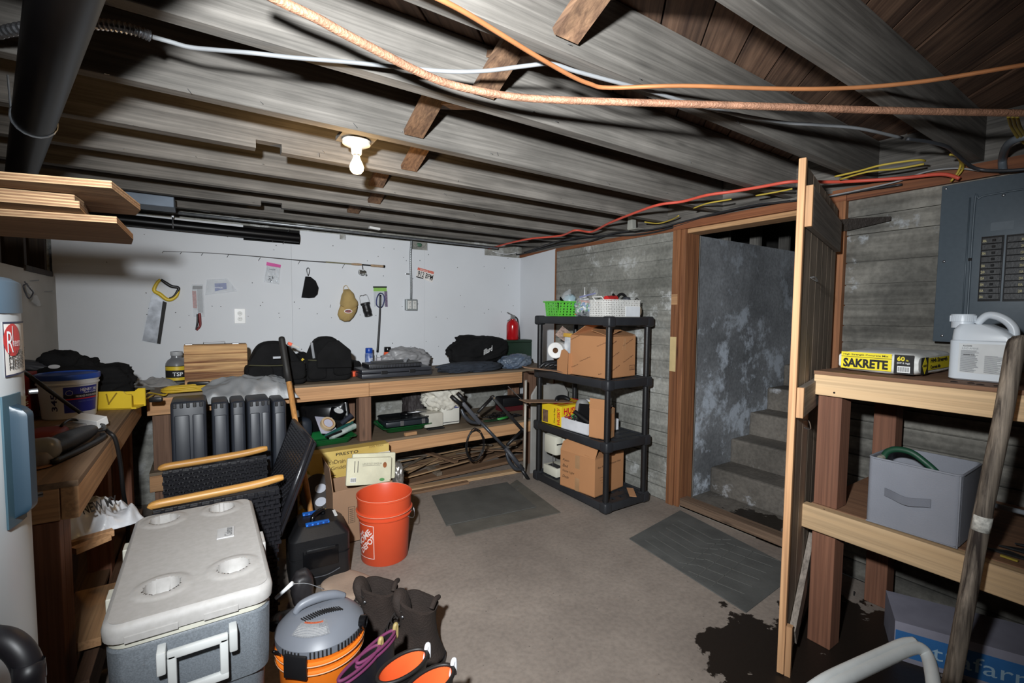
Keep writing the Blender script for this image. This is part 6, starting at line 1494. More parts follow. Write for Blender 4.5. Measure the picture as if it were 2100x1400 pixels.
# --- orange bucket
oc = Vector((.838, 2.585, 0))
ob2 = T('orange_bucket', 'bright orange paint spattered bucket standing alone on the floor', 'bucket', tuple(oc))
ORG_M = mat('bucket_orange', S(208, 78, 44), .42, var=.06, vs=5)
M().lathe([(.128, 0), (.131, .004), (.142, .255), (.152, .256), (.153, .262), (.145, .266), (.146, .282), (.156, .283), (.157, .289), (.149, .293), (.151, .36), (.156, .363), (.156, .372), (.150, .374), (.146, .366), (.142, .29), (.128, .008), (.001, .006)], oc, 56).out('bucket', ORG_M, ob2, smooth=35)
m = M()
for zr, rr_ in ((.2865, .158), (.373, .154)): m.lathe([(rr_, zr - .0015), (rr_ + .001, zr), (rr_, zr + .0015)], oc, 56, cap=False)
m.out('paint_residue', mat('dried_paint', S(214, 150, 128), .7), ob2, smooth=True)
vd = math.atan2(CAM.y - oc.y, CAM.x - oc.x)
def obf(a0, a1, z0, z1, e=.001):
    def f(u, v):
        z = z0 + (z1 - z0) * v; r = .131 + (.142 - .131) * z / .255 + e; a = vd + a0 + (a1 - a0) * u; return (oc.x + r * math.cos(a), oc.y + r * math.sin(a), z)
    return f
Wl = mat('logo_white', S(232, 214, 208), .6)
A0, A1, Z0_, Z1_ = -1.25, -.42, .045, .235
for (a, b_, c, d_) in ((A0, A1, Z1_ - .003, Z1_), (A0, A1, Z0_, Z0_ + .003), (A0, A0 + .025, Z0_, Z1_), (A1 - .025, A1, Z0_, Z1_)): M().sheet(obf(a, b_, c, d_, .0022), 10, 1).out('logo_frame', Wl, ob2, smooth=True, recalc=False)
LW, LH = (A1 - A0) * .138, Z1_ - Z0_
def diag(x0, x1, y0, y1):   # metres in the logo's turned frame
    c_, s_ = math.cos(.80), math.sin(.80)
    def g(u, v):
        x, y = x0 + (x1 - x0) * u, y0 + (y1 - y0) * v
        return obf(A0, A1, Z0_, Z1_, .0026)(max(.04, min(.96, .5 + (x * c_ - y * s_) / LW)), max(.02, min(.98, .5 + (x * s_ + y * c_) / LH)))
    return g
text('THE', None, None, None, 1, 1, Wl, ob2, bold=.03, fn=diag(-.03, .03, .040, .054))
text('HOME', None, None, None, 1, 1, Wl, ob2, bold=.03, fn=diag(-.072, .072, .003, .037))
text('DEPOT', None, None, None, 1, 1, Wl, ob2, bold=.03, fn=diag(-.072, .072, -.036, -.004))
hr = .160; hl = []
for i in range(15):
    a = vd + .95 - (1.9 + .35) * i / 14 * 1.0; t = math.sin(PI * i / 14)
    hl.append((oc.x + (hr + .004) * math.cos(a), oc.y + (hr + .004) * math.sin(a), .285 - .075 * t))
M().tube([(oc.x + .165, oc.y - .03, .26), (oc.x + .160, oc.y - .055, .225), (oc.x + .13, oc.y - .105, .232), (oc.x + .09, oc.y - .135, .26)], .0022, 6).out('wire_handle', STEEL, ob2, smooth=True)
M().lathe([(.012, 0), (.012, .008), (.006, .012)], oc + Vector((.148, -.02, .245)), 12, mtx=Matrix.Rotation(PI / 2, 3, 'Y')).out('handle_boss', STEEL, ob2)

# --- black tool case with blue latches
jc = T('tool_case', 'black upright moulded tool case with bright blue latches', 'case', (.475, 2.60, 0), -.06)
M_ = BLK
loft(M(), [[(p[0], p[1], z) for p in rrect(-.145 + e, .145 - e, -.14 + e, .14 - e, .03)] for e, z in ((.01, 0), (0, .01), (.0, .15), (.006, .152), (.006, .158), (0, .16), (0, .25), (.045, .30), (.05, .305))]).out('body', M_, jc, smooth=30)
M().box((-.085, -.145, .10), (.085, -.138, .20), bev=.004).out('recess_panel', BLKG, jc, smooth=40)
M().box((-.07, -.150, .185), (.07, -.140, .205), bev=.004).out('grip_lip', M_, jc, smooth=40)
M().tube([(-.08, -.147, .06), (.02, -.149, .055), (.09, -.147, .075)], .003, 6).out('trim_line', DGREY, jc)
BLU = mat('latch_blue', S(30, 110, 210), .4)
for y_, s_ in ((-.085, -1), (.06, 1)): M().box((-.065, y_ - .018, .306), (.05, y_ + .018, .316), bev=.004).out('latch', BLU, jc, smooth=40)
m = M()
for y_ in (-.085, .06):
    for i in range(4): m.box((-.055 + i * .026, y_ - .020, .308), (-.038 + i * .026, y_ - .017, .318))
m.out('latch_rib', mat('latch_dark_blue', S(20, 60, 130), .5), jc)
M().tube([(-.03, -.05, .308), (-.02, -.04, .335), (.03, .02, .335), (.035, .03, .308)], .012, 10).out('carry_handle', BLKG, jc, smooth=True)
M().box((.085, -.03, .3065), (.10, .05, .309)).out('sticker', PAPER, jc)
cu = P(700, 1150, z=.03)
tag(M().lump(Vector((.575, 2.36, .022)), (.20, .26, .04), 4, .06, 2, 71, 4, rot=(0, 0, .5), flat=.9).out('seat_cushion', mat('beige_cloth', S(170, 148, 130), .85, bump=.2, bs=150), None, smooth=True), 'flat beige cushion poking out under the black tool case', 'cushion')
tag(M().lump(P(620, 1205, z=.09), (.10, .10, .17), 2.6, .15, 2, 73, 4, flat=.95).out('dark_pouch', mat('charcoal_film', S(46, 44, 46), .45), None, smooth=True), 'small charcoal pouch standing before the black tool case', 'pouch')

# --- bucket-head vacuum
vc = P(657, 1266, z=.37); vc.z = 0
vt = T('bucket_vacuum', 'grey vacuum head clipped on an orange bucket, front left on the floor', 'vacuum', tuple(vc)); vt.scale = (.9, .9, 1)
M().lathe([(.128, 0), (.131, .004), (.143, .27), (.153, .271), (.153, .279), (.146, .283), (.148, .30), (.157, .301), (.157, .309), (.149, .313), (.152, .335), (.148, .338), (.001, .338)], vc, 48).out('bucket', mat('vacuum_orange', S(232, 120, 30), .42, var=.05), vt, smooth=35)
m = M()
for zr, rr_ in ((.305, .159), (.275, .155)): m.lathe([(rr_, zr - .002), (rr_ + .001, zr), (rr_, zr + .002)], vc, 48, cap=False)
m.out('paint_residue', mat('cream_residue', S(236, 190, 150), .7), vt, smooth=True)
VG = mat('vacuum_grey', S(112, 116, 124), .42, var=.04)
M().lathe([(.148, .325), (.154, .328), (.155, .352), (.150, .358), (.128, .378), (.10, .394), (.06, .402), (.001, .405)], vc, 56, cap=False).out('motor_head', VG, vt, smooth=30)
def vp(r, a, z=0): return (vc.x + r * math.cos(a), vc.y + r * math.sin(a), z)
vv = math.atan2(CAM.y - vc.y, CAM.x - vc.x)
def headz(r): return .378 + (.128 - r) * (.394 - .378) / .028 if r > .10 else .394 + (.10 - r) * .2
m = M()
for i in range(26):
    if i in (6, 7, 14): continue
    a = vv - .9 + i * .085; m.ob(vp(.1545, a, .340), (.006, .005, .020), (0, 0, a))
tag(m.out('vent_slot', INK, vt), None, None, kind='stuff')
hd_ = Vector(vp(0, 0, 0)) + Vector((-.01, .03, 0))
M().tube([vc + Vector((-.085, .025, .398)), vc + Vector((-.06, .03, .418)), vc + Vector((0, .035, .424)), vc + Vector((.06, .04, .414)), vc + Vector((.10, .045, .395))], [.010, .015, .017, .015, .010], 14).out('carry_handle', VG, vt, smooth=True)
m = M()
for s_ in (-.035, .075):
    for i in range(17): rr_ = math.hypot(-.064 + i * .008, s_); m.ob(vc + Vector((-.064 + i * .008, s_, headz(rr_) + .001)), (.003, .030, .004), (0, 0, .4))
tag(m.out('vent_slot', INK, vt), None, None, kind='stuff')
def hfan(r0, r1, a0, a1): return lambda u, v: (lambda r, a: vp(r, a, headz(r) + .0022))(r0 + (r1 - r0) * v, a0 + (a1 - a0) * u)
lbm = mat('label_grey', S(160, 160, 160), .5, var=.06)
M().sheet(hfan(.070, .127, vv - .85, vv + .25), 20, 6).out('warning_label', mat('label_dim', S(120, 122, 126), .5, var=.25, vs=300), vt, smooth=True, recalc=False)
M().sheet(lambda u, v: (lambda p: (p[0], p[1], p[2] + .0008))(hfan(.0765, .0835, vv - .70, vv + .12)(u, v)), 14, 1).out('warning_band', mat('warn_orange', S(200, 96, 60), .6), vt, recalc=False)
for k in range(9):
    r_ = .0875 + k * .0042
    M().sheet(lambda u, v, r_=r_: (lambda p: (p[0], p[1], p[2] + .0009))(hfan(r_, r_ + .0018, vv - .80, vv + (.18 if k > 3 else -.05))(u, v)), 12, 1).out('label_text', lbm, vt, recalc=False)
text('WARNING AVERTISSEMENT', None, None, None, 1, 1, INK, vt, fn=lambda u, v: (lambda p: (p[0], p[1], p[2] + .0014))(hfan(.0825, .0775, vv - .68, vv + .10)(u, v)))
M().lathe([(.020, 0), (.022, .02), (.018, .024), (.012, .01)], Vector(vp(.150, vv + 1.15, .36)), 18, mtx=Z.rotation_difference(Vector((math.cos(vv + 1.15), math.sin(vv + 1.15), 0))).to_matrix()).out('hose_port', BLKG, vt, smooth=40)
for da in (-.55,): 
    m = M(); m.ob(vp(.156, vv + da, .305), (.012, .085, .075), (0, 0, vv + da), bev=.004); m.out('clip', BLK, vt, smooth=40)
hs = fine([vc + Vector((-.13, .10, .33)), vc + Vector((-.10, .19, .30)), vc + Vector((-.0, .25, .25)), vc + Vector((.06, .26, .15)), vc + Vector((.05, .24, .04))], 22)
tag(M().tube(hs, [.019 if i % 2 else .0165 for i in range(len(hs))], 12, smooth=False).out('vacuum_hose', BLK, None, smooth=True), 'ribbed black vacuum hose curling behind the bucket vacuum', 'hose')
wnd = P(592, 1205, z=.45)
wd_ = T('plastic_wand', 'white plastic wand with a wire tip between the cool box and the vacuum', 'wand', tuple(P(568, 1225, z=.43)))
M().tube([P(566, 1226, z=.42), P(584, 1210, z=.45), P(600, 1195, z=.48)], [.006, .0065, .007], 10, smooth=False).out('tube', WHT, wd_, smooth=True)
M().tube([P(600, 1197, z=.48), P(630, 1196, z=.47), P(665, 1208, z=.44)], .0016, 6).out('wire', STEEL, wd_, smooth=True)
pcd = P(575, 1335, z=.28)
tag(M().tube([P(560, 1335, z=.34), P(578, 1345, z=.31), P(586, 1375, z=.25), P(590, 1420, z=.15), P(592, 1450, z=.02)], .005, 8).out('power_cord', BLKG, None, smooth=True), 'glossy black cord between the cool box and the orange vacuum bucket', 'cord')

# --- boots
BSU = mat('brown_black_suede', S(44, 34, 29), .85, var=.3, bump=.4, bs=140)
def workboot(loc, rz, label):
    t = T('work_boot', label, 'boot', tuple(loc), rz, group='pair of dark work boots'); t.scale = (1.05, 1.3, .95)
    # local: toe towards +x
    sole = rrect(-.09, .21, -.05, .05, .045, 6)
    loft(M(), [[(p[0], p[1] * (1 if p[0] > 0 else .86), z) for p in sole] for z in (0, .012, .028)]).out('sole', BLK, t, smooth=40)
    secs = [(.03, .0, .29, .098, .055), (.06, -.0, .27, .092, .052), (.085, -.012, .22, .086, .05), (.12, -.03, .165, .082, .048), (.17, -.04, .135, .088, .048), (.215, -.042, .135, .094, .05), (.255, -.045, .145, .10, .05)]
    lp = []
    for (z, cx, lx, ly, r) in secs:
        c0 = .06 + cx; lp.append([(c0 + (p[0]) + (0 if z > .1 else 0), p[1] + .006 * noise.noise(Vector((p[0] * 20, p[1] * 20, z * 30 + rz))), z + (.02 * math.sin(p[0] * 14) if z > .24 else 0)) for p in rrect(-lx / 2, lx / 2, -ly / 2, ly / 2, min(lx, ly) / 2 - .002, 7)])
    inner = [[(a[0] * .88 + .004, a[1] * .80, a[2] - d_) for a in lp[-1]] for d_ in (-.002, .05, .12)]
    m = loft(M(), lp + inner, cap0=True, cap1=True); m.out('upper', BSU, t, smooth=60)
    M().tube([(-.05, y_, .262 + .01 * math.cos(y_ * 60)) for y_ in (-.03, 0, .03)], .010, 8).out('collar_pad', BSU, t, smooth=True)
    M().lump((.085, 0, .235), (.05, .07, .12), 2.6, .1, 3, 2, 3, rot=(0, .35, 0)).out('tongue', BSU, t, smooth=True)
    m = M()
    for k in range(5):
        z_ = .10 + k * .032; xx = .145 - k * .016
        m.tube([(xx - .02, -.045, z_), (xx + .01, -.015, z_ + .012), (xx + .01, .015, z_ + .002), (xx - .02, .045, z_ + .014)], .003, 6)
    m.out('lace', mat('lace_dark', S(38, 32, 30), .9), t, smooth=True)
    m = M()
    for k in range(4):
        for s_ in (-1, 1):
            z_ = .115 + k * .036; m.lathe([(.006, 0), (.006, .003), (.003, .004)], (.11 - k * .018, s_ * .047, z_), 10, mtx=Matrix.Rotation(-s_ * PI / 2, 3, 'X'))
    m.out('eyelet', STEEL, t, smooth=True)
    return t
workboot((P(798, 1335, z=0).x + .0, P(815, 1335, z=0).y + .09, 0), 2.55, 'left boot of the dark laced pair, partly behind the other, beside the vacuum')
workboot((P(872, 1375, z=0).x + .015, P(872, 1375, z=0).y + .06, 0), 2.35, 'right boot of the dark laced pair, the front one with open tongue')
def tall(nm, label, cen, ztop, lx, ly, rz, outer, inner, rimm, grp, lean=(0, 0), rimw=.004, pull=None, foot=True):
    t = T(nm, label, 'boot', (cen[0], cen[1], 0), rz, group=grp)
    el = lambda sx, sy, z, dx=0, dy=0: [(dx + sx * math.cos(2 * PI * i / 36), dy + sy * math.sin(2 * PI * i / 36), z) for i in range(36)]
    prof = [(.13, .05, 0, .05), (.135, .052, .02, .05), (.12, .048, .05, .045), (.085, .045, .09, .02), (.062, .044, .13, .0), (.064, .045, .18, 0), (lx * .5, ly * .5, ztop, 0)]
    lp = [el(a, b_, z, d_) for a, b_, z, d_ in prof]
    loft(M(), lp + [el(lx * .5 - rimw, ly * .5 - rimw, ztop, 0)] , cap1=False).out('shaft', outer, t, smooth=60)
    loft(M(), [el(lx * .5 - rimw, ly * .5 - rimw, ztop + .0005), el(lx * .5 - rimw - .004, max(.004, ly * .5 - rimw - .003), ztop - .09), el(.045, max(.004, min(.035, ly * .4)), .10)], cap0=False).out('lining', inner, t, smooth=60)
    M().tube([Vector(p) for p in el(lx * .5 - .001, ly * .5 - .001, ztop + .001)], rimw, 8, close=True, sub=1).out('top_band', rimm, t, smooth=True)
    if pull:
        for s_ in (1,): M().tube([(lx * .5 - .004, -.0, ztop - .03), (lx * .5 + .004, 0, ztop + .012), (lx * .5 + .012, 0, ztop + .012), (lx * .5 + .012, 0, ztop - .03)], .007, 8).out('pull_loop', pull, t, smooth=True)
    return t
NEO = mat('neon_lining', S(250, 108, 50), .7); BR = mat('boot_rubber', S(30, 27, 26), .5)
WR_ = mat('pull_white', S(226, 226, 230), .6)
zt_ = .33
for k, (px, py, lb_) in enumerate(((826, 1365, 'black rubber boot with neon orange lining, the farther of the pair'), (880, 1400, 'black rubber boot with neon orange lining, the nearer of the pair'))):
    p = P(px, py, z=zt_); b_ = tall('rubber_boot', lb_, (p.x, p.y), zt_, .172, .092, .25, BR, NEO, BR, 'pair of rubber boots lined in neon orange', rimw=.006, pull=WR_)
    M().ob((-.005, -.030, zt_ - .018), (.030, .003, .018), (-.25, 0, .0)).out('size_label', INK, b_)
    text('BOGS', (-.017, -.0330, zt_ - .024), X, Z, .024, .010, mat('label_teal', S(120, 150, 140), .6), b_)
PUR = mat('plum_binding', S(110, 44, 84), .7)
zt_ = .345
for k, (px, py, lb_) in enumerate(((772, 1325, 'black rubber boot with plum top binding, the farther of the pair'), (738, 1358, 'black rubber boot with plum top binding, the nearer of the pair'))):
    p = P(px, py, z=zt_); b_ = tall('rubber_boot', lb_, (p.x, p.y), zt_, .165, .040, .52, mat('boot_navy', S(26, 26, 34), .5), INK, PUR, 'pair of rubber boots with plum bindings', rimw=.005, pull=mat('brass_loop', S(160, 140, 90), .5))
    M().tube([(.083 * math.cos(2 * PI * i / 36), .022 * math.sin(2 * PI * i / 36), zt_ - .012) for i in range(36)], .0045, 8, close=True, sub=1).out('binding', PUR, b_, smooth=True)

# --- shovel leaning on the bench
sh = T('shovel', 'long handled tool with black grip and varnished shaft leaning on the bench', 'shovel', (0, 0, 0))
s0, s1 = P(630, 1045, z=0.0), P(577, 690, y=3.30)
s0 = Vector((s0.x, min(s0.y, 3.02), 0)); s0 = P(633, 1030, y=2.98); 
dd_ = (s1 - s0); s00 = s0 - dd_ * (s0.z / dd_.z) if dd_.z else s0
sh.location = s00; ORG[sh.name] = s00.copy(); k = .36
sg_ = s0.lerp(s1, .665) if False else s0 + (s1 - s0) * ((P(603, 780, y=3.25).z - s0.z) / (s1.z - s0.z))
M().tube([s00 + Z * .02, sg_], [.016, .0165], 14, smooth=False).out('shaft', wood('varnished_ash', S(176, 120, 66), S(214, 160, 100), 'z', 1, .6, rough=.35, knot=False), sh, smooth=True)
M().tube([sg_, sg_.lerp(s1, .3), sg_.lerp(s1, .93), sg_.lerp(s1, .98), s1], [.019, .0195, .0195, .017, .008], 14, smooth=False).out('grip', mat('black_rubber_grip', S(34, 33, 32), .6), sh, smooth=True)
# --- scissor trainer leaning by the bench end
tn = T('folding_bars', 'black and grey folding bar linkage with foam grips leaning at the shelf', 'exercise bars', (0, 0, 0))
def E(px, py): return P(px, py, y=3.36 + (790 - py) * -.0 - max(0, (py - 800)) * .0011)
tn.location = E(1083, 985); tn.location.z = 0; ORG[tn.name] = Vector(tn.location)
gm = mat('gunmetal', S(70, 74, 80), .35, .4)
M().bar(E(948, 825), E(985, 868), .045, .035, bev=.008).out('upper_carriage', DGREY, tn, smooth=40)
M().tube([E(985, 865), E(1038, 920)], .013, 12, smooth=False).out('main_tube', gm, tn, smooth=True)
M().tube([E(1036, 918), E(1072, 963)], .020, 12, smooth=False).out('lower_carriage', DGREY, tn, smooth=True)
M().tube([E(925, 812), E(947, 830)], .017, 12, smooth=False).out('foam_grip', BLK, tn, smooth=True)
M().tube([E(938, 806), E(955, 822)], .017, 12, smooth=False).out('foam_grip', BLK, tn, smooth=True)
M().tube([E(1068, 960), E(1086, 986)], .015, 12, smooth=False).out('foam_grip', BLK, tn, smooth=True)
M().tube([E(980, 845), E(1012, 812)], .014, 12, smooth=False).out('link_tube', BLK, tn, smooth=True)
M().bar(E(1008, 812), E(1076, 886), .03, .028, bev=.004).out('link_bar', BLK, tn, smooth=40)
M().tube([E(1073, 880), E(1040, 912)], .014, 12, smooth=False).out('link_tube', BLK, tn, smooth=True)
for a, c in (((1010, 815)), ((1072, 881)), ((1038, 915)), ((978, 850)), ((1062, 948))):
    p = E(a, c); M().cyl(p + Vector((0, -.03, 0)), p + Vector((0, .03, 0)), .010, seg=14).out('pivot', STEEL, tn, smooth=40)
M().tube([E(946, 838), E(952, 852), E(965, 864), E(982, 868)], [.010, .016, .016, .010], 10).out('lock_lever', gm, tn, smooth=True)
M().tube([E(1038, 928), E(1044, 945), E(1056, 960), E(1068, 962)], [.010, .016, .016, .010], 10).out('lock_lever', gm, tn, smooth=True)

# --- rubber mats
def mat_thing(label, quad, z, mt, ribs=None, nm='rubber_mat'):
    pts = [P(a, c, z=z) for a, c in quad]; cen = sum(pts, Vector()) / 4; cen.z = z; t = T(nm, label, 'mat', tuple(cen))
    M().prism([(p.x, p.y) for p in pts], (0, 0, z), X, Y, .005, bev=.0012).out('sheet', mt, t)
    if ribs:
        m = M(); u = pts[1] - pts[0]; v = pts[3] - pts[0]
        for (a0, b0, a1, b1) in ribs:
            p, q_ = pts[0] + u * a0 + v * b0, pts[0] + u * a1 + v * b1; m.bar(p + Z * .0055, q_ + Z * .0055, .005, .003)
        m.out('tread_rib', mat('tread_rib_grey', S(92, 92, 89), .85), t)
    return t
R2 = mat('grey_rubber_mat2', S(94, 91, 84), .85, var=.2, vs=6, bump=.2, bs=60)
rib = []
for i in range(5): rib += [(.08, .15 + i * .16, .36, .15 + i * .16), (.92, .1 + i * .16, .64, .3 + i * .14)]
mat_thing('lower rubber mat, mostly hidden under the darker one near the rack', ((922, 1075), (935, 1100), (1150, 1051), (1060, 984)), 0.001, R2, [(.1, .3, .5, .5), (.2, .7, .8, .75), (.3, .78, .9, .9), (.3, .85, .3, .95), (.6, .82, .6, .96), (.75, .8, .55, .9)])
mat_thing('dark rubber mat on top of another in the middle of the floor', ((885, 1017), (915, 1078), (1100, 1040), (1040, 989)), 0.0075, RUB)
cr = []
for i in range(6): cr += [(.10, .12 + i * .13, .45, .10 + i * .13), (.55, .06 + i * .15, .92, .20 + i * .15), (.45, .10 + i * .13, .55, .2 + i * .14)]
for i in range(3): cr += [(.5 + i * .12, .05, .5 + i * .12, .9)]
mat_thing('chevron ribbed rubber mat on the floor before the doorway', ((1290, 1105), (1530, 1257), (1640, 1172), (1395, 1047)), 0.001, mat('door_mat', S(84, 85, 83), .85, var=.2, vs=6, bump=.15, bs=60), cr)

# ================================================================ ON THE RACK
def R(k): return RZ[k] + .001
CB = mat('moving_carton', S(182, 130, 88), .85, var=.05, vs=4)
TAPE = mat('clear_tape', S(196, 156, 116), .25, alpha=.6)
def frameP(a, c): u = (c - a); u.z = 0; return u.normalized()
# --- top shelf
zt_ = R(3)
gx0, gx1 = P(1112, 640, y=3.0), P(1165, 650, y=2.86)
bcn = Vector((2.42, 2.90, zt_))
gb_ = T('plastic_basket', 'lime green openwork plastic basket at the left of the top rack shelf', 'basket', tuple(bcn), -.08)
LIME = mat('lime_plastic', S(96, 196, 66), .4, var=.03)
def sidewall(m, p0, p1, h, taper, nx, nz, hole):
    """openwork wall: bars left around a grid of round-cornered openings"""
    d = (p1 - p0); L_ = d.length; d.normalize(); n = d.cross(Z)
    up = (Z * h + n * taper); H_ = up.length; up.normalize()
    cw, chh = L_ / nx, H_ / nz
    for i in range(nx):
        for j in range(nz):
            o = p0 + d * (i + .5) * cw + up * (j + .5) * chh; r_ = hole * min(cw, chh) / 2 * (1.0 if (i + j) % 2 else .82)
            ring = [o + d * r_ * math.cos(2 * PI * k / 8) + up * r_ * math.sin(2 * PI * k / 8) for k in range(8)]
            sq = [o + d * x * cw / 2 + up * y * chh / 2 for x, y in ((1, 0), (1, 1), (0, 1), (-1, 1), (-1, 0), (-1, -1), (0, -1), (1, -1))]
            a = [m.b.verts.new(v) for v in ring]; c = [m.b.verts.new(v) for v in sq]; a2 = [m.b.verts.new(v - n * .003) for v in ring]; c2 = [m.b.verts.new(v - n * .003) for v in sq]
            for k in range(8):
                k2 = (k + 1) % 8; m.b.faces.new((a[k], a[k2], c[k2], c[k])); m.b.faces.new((a2[k], c2[k], c2[k2], a2[k2])); m.b.faces.new((a[k], a2[k], a2[k2], a[k2]))
    return m
bw, bd_, bh = .115, .085, .115
cs = [Vector((-bw, -bd_, .004)), Vector((bw, -bd_, .004)), Vector((bw, bd_, .004)), Vector((-bw, bd_, .004))]
m = M()
for i in range(4): sidewall(m, cs[i], cs[(i + 1) % 4], bh - .01, .015, 7 if i % 2 == 0 else 5, 5, .74)
m.out('side_wall', LIME, gb_, recalc=True)
M().box((-bw, -bd_, 0), (bw, bd_, .006), bev=.002).out('bottom', LIME, gb_)
M().tube([(-bw - .017, -bd_ - .017, bh), (bw + .017, -bd_ - .017, bh), (bw + .017, bd_ + .017, bh), (-bw - .017, bd_ + .017, bh)], .0055, 8, smooth=False, close=True).out('rim', LIME, gb_)
tag(M().lathe([(.03, 0), (.036, .03), (.04, .10), (.03, .13), (.012, .15), (.012, .16)], (2.40, 2.90, zt_ + .075), 20, mtx=Matrix.Rotation(.5, 3, 'Y')).out('clear_bottle', CLEAR, None, smooth=40), 'empty clear plastic bottle sticking out of the green basket', 'bottle')
tag(M().lump((2.47, 2.89, zt_ + .12), (.10, .09, .11), 2.4, .25, 3, 5, 3, wr=.1).out('pale_film', mat('pale_blue_film', S(170, 196, 206), .35, alpha=.8), None, smooth=True), 'pale blue crumpled film in the green basket', 'film')
for k in range(3):
    a = Vector((2.36 + .012 * k, 2.84, zt_ + .10)); tag(M().tube([a, a + Vector((-.05 - .01 * k, -.02, .035 + .008 * k))], .004, 6, smooth=False).out('cable_tie', BLKG, None), ['lowest', 'middle', 'highest'][k] + ' black tool handle leaning over the left rim of the green basket', 'handle')
# slim sprayer bottle
def bottle(nm, label, c, prof, body, cat, extra=()):
    t = T(nm, label, cat, tuple(c)); M().lathe(prof, c, 22).out('bottle', body, t, smooth=40)
    for (n2, p2, m2) in extra: M().lathe(p2, c, 22).out(n2, m2, t, smooth=40)
    return t
c = Vector((2.44, 2.76, zt_))
bottle('glue_bottle', 'small green and orange squeeze bottle between the two baskets', c, [(.020, 0), (.022, .004), (.022, .035), (.016, .055), (.021, .07), (.021, .085), (.01, .095)], mat('mint', S(110, 190, 140), .5), 'bottle', (('label_band', [(.0215, .012), (.0228, .013), (.0228, .022), (.0215, .023)], mat('orange_band', S(226, 96, 50), .5)), ('cap', [(.021, .082), (.022, .084), (.020, .105), (.006, .11)], mat('orange_cap', S(216, 110, 80), .5)), ('nozzle', [(.008, .108), (.006, .12), (.001, .122)], BLK)))
c = Vector((2.55, 2.80, zt_))
bottle('caulk_tube', 'clear jar with orange lid and a tall thin nozzle behind the glue bottle', c, [(.035, 0), (.04, .004), (.04, .10), (.036, .11)], CLEAR, 'jar', (('lid', [(.044, .105), (.048, .108), (.048, .128), (.04, .13), (.001, .13)], mat('orange_lid', S(236, 120, 60), .5)), ('cap', [(.038, .131), (.038, .150), (.001, .152)], WHT), ('nozzle', [(.014, .150), (.012, .17), (.004, .18), (.002, .235), (.001, .236)], WHT)))
# zip bag of fittings
zc = Vector((2.38, 2.62, zt_))
zg_ = T('zip_bag', 'bulging clear zip bag of small coloured fittings on the rack top', 'bag', tuple(zc))
q = random.Random(6)
FC = [mat('fit_grey', S(150, 156, 160), .3, .7), mat('fit_green', S(60, 170, 80), .5), mat('fit_blue', S(70, 130, 190), .5), mat('fit_white', S(220, 222, 224), .5), mat('fit_dark', S(50, 54, 58), .5)]
for k in range(5):
    m = M()
    for i in range(16):
        z_ = q.uniform(.008, .04) if k in (0, 4) else q.uniform(.04, .10); m.ob(zc + Vector((q.uniform(-.045, .045), q.uniform(-.05, .05), z_)), (q.uniform(.012, .026), q.uniform(.01, .02), q.uniform(.008, .014)), (q.random() * 3, q.random() * 3, q.random() * 3), bev=.001)
    tag(m.out('fittings', FC[k], zg_), None, None, kind='stuff')
M().lump(zc + Vector((0, 0, .065)), (.13, .14, .15), 2.2, .15, 2.4, 7, 4, wr=.08, flat=.85).out('pouch', CLEAR, zg_, smooth=True)
M().bar(zc + Vector((-.02, .03, .145)), zc + Vector((.06, -.06, .175)), .006, .012).out('zip_strip', mat('navy_strip', S(50, 56, 110), .5), zg_)
# white perforated basket
wc_ = Vector((2.50, 2.42, zt_))
wbk = T('metal_basket', 'white perforated metal basket with a handle at the right of the rack top', 'basket', tuple(wc_), .0)
WHB = mat('white_enamel', S(222, 222, 218), .4)
bx_, by_, bh = .15, .105, .12
cs = [Vector((-bx_, -by_, .002)), Vector((bx_, -by_, .002)), Vector((bx_, by_, .002)), Vector((-bx_, by_, .002))]
m = M()
for i in range(4): sidewall(m, cs[i], cs[(i + 1) % 4], bh, .0, 18 if i % 2 == 0 else 13, 8, .66)
m.out('side_wall', WHB, wbk)
M().box((-bx_, -by_, 0), (bx_, by_, .003)).out('bottom', WHB, wbk)
M().tube([(-bx_, -by_, bh), (bx_, -by_, bh), (bx_, by_, bh), (-bx_, by_, bh)], .003, 6, smooth=False, close=True).out('rim', WHB, wbk)
M().tube([(-bx_, -.045, bh - .005), (-bx_ - .03, -.045, bh + .022), (-bx_ - .03, .045, bh + .022), (-bx_, .045, bh - .005)], .004, 6, smooth=False).out('handle', WHB, wbk)
M().box((.0, -by_ - .004, .004), (bx_ - .004, -by_ - .001, .075)).out('tag_plate', mat('tag_white', S(226, 230, 234), .5), wbk)
rt = T('red_drill', 'red and black cordless drill lying in the white basket', 'drill', tuple(wc_ + Vector((-.02, 0, .06))))
M().tube([wc_ + Vector((-.09, .0, .125)), wc_ + Vector((.02, .02, .13))], [.026, .03], 12, smooth=False).out('body', mat('drill_red', S(190, 36, 36), .45), rt, smooth=40)
M().tube([wc_ + Vector((-.02, .0, .13)), wc_ + Vector((-.01, -.01, .03))], .018, 10, smooth=False).out('grip', BLK, rt, smooth=40)
M().tube([wc_ + Vector((-.02, .0, .15)), wc_ + Vector((-.01, .01, .165)), wc_ + Vector((.01, .01, .15))], .007, 8).out('clip', BLKG, rt, smooth=True)
hp2 = T('headphones', 'black ear defenders with grey pads resting on the white basket', 'headphones', tuple(wc_ + Vector((.08, .02, .11))))
M().tube([wc_ + Vector((.03, .02, .10)), wc_ + Vector((.05, .02, .15)), wc_ + Vector((.09, .02, .17)), wc_ + Vector((.13, .02, .15)), wc_ + Vector((.135, .02, .11))], .011, 10).out('headband', BLK, hp2, smooth=True)
M().lump(wc_ + Vector((.12, .0, .12)), (.05, .06, .06), 3, 0, 1, 1, 3).out('ear_cup', DGREY, hp2, smooth=True)
tm = T('disc_gauge', 'round cream disc with wires standing at the right end of the rack top', 'gauge', (2.675, 2.36, zt_))
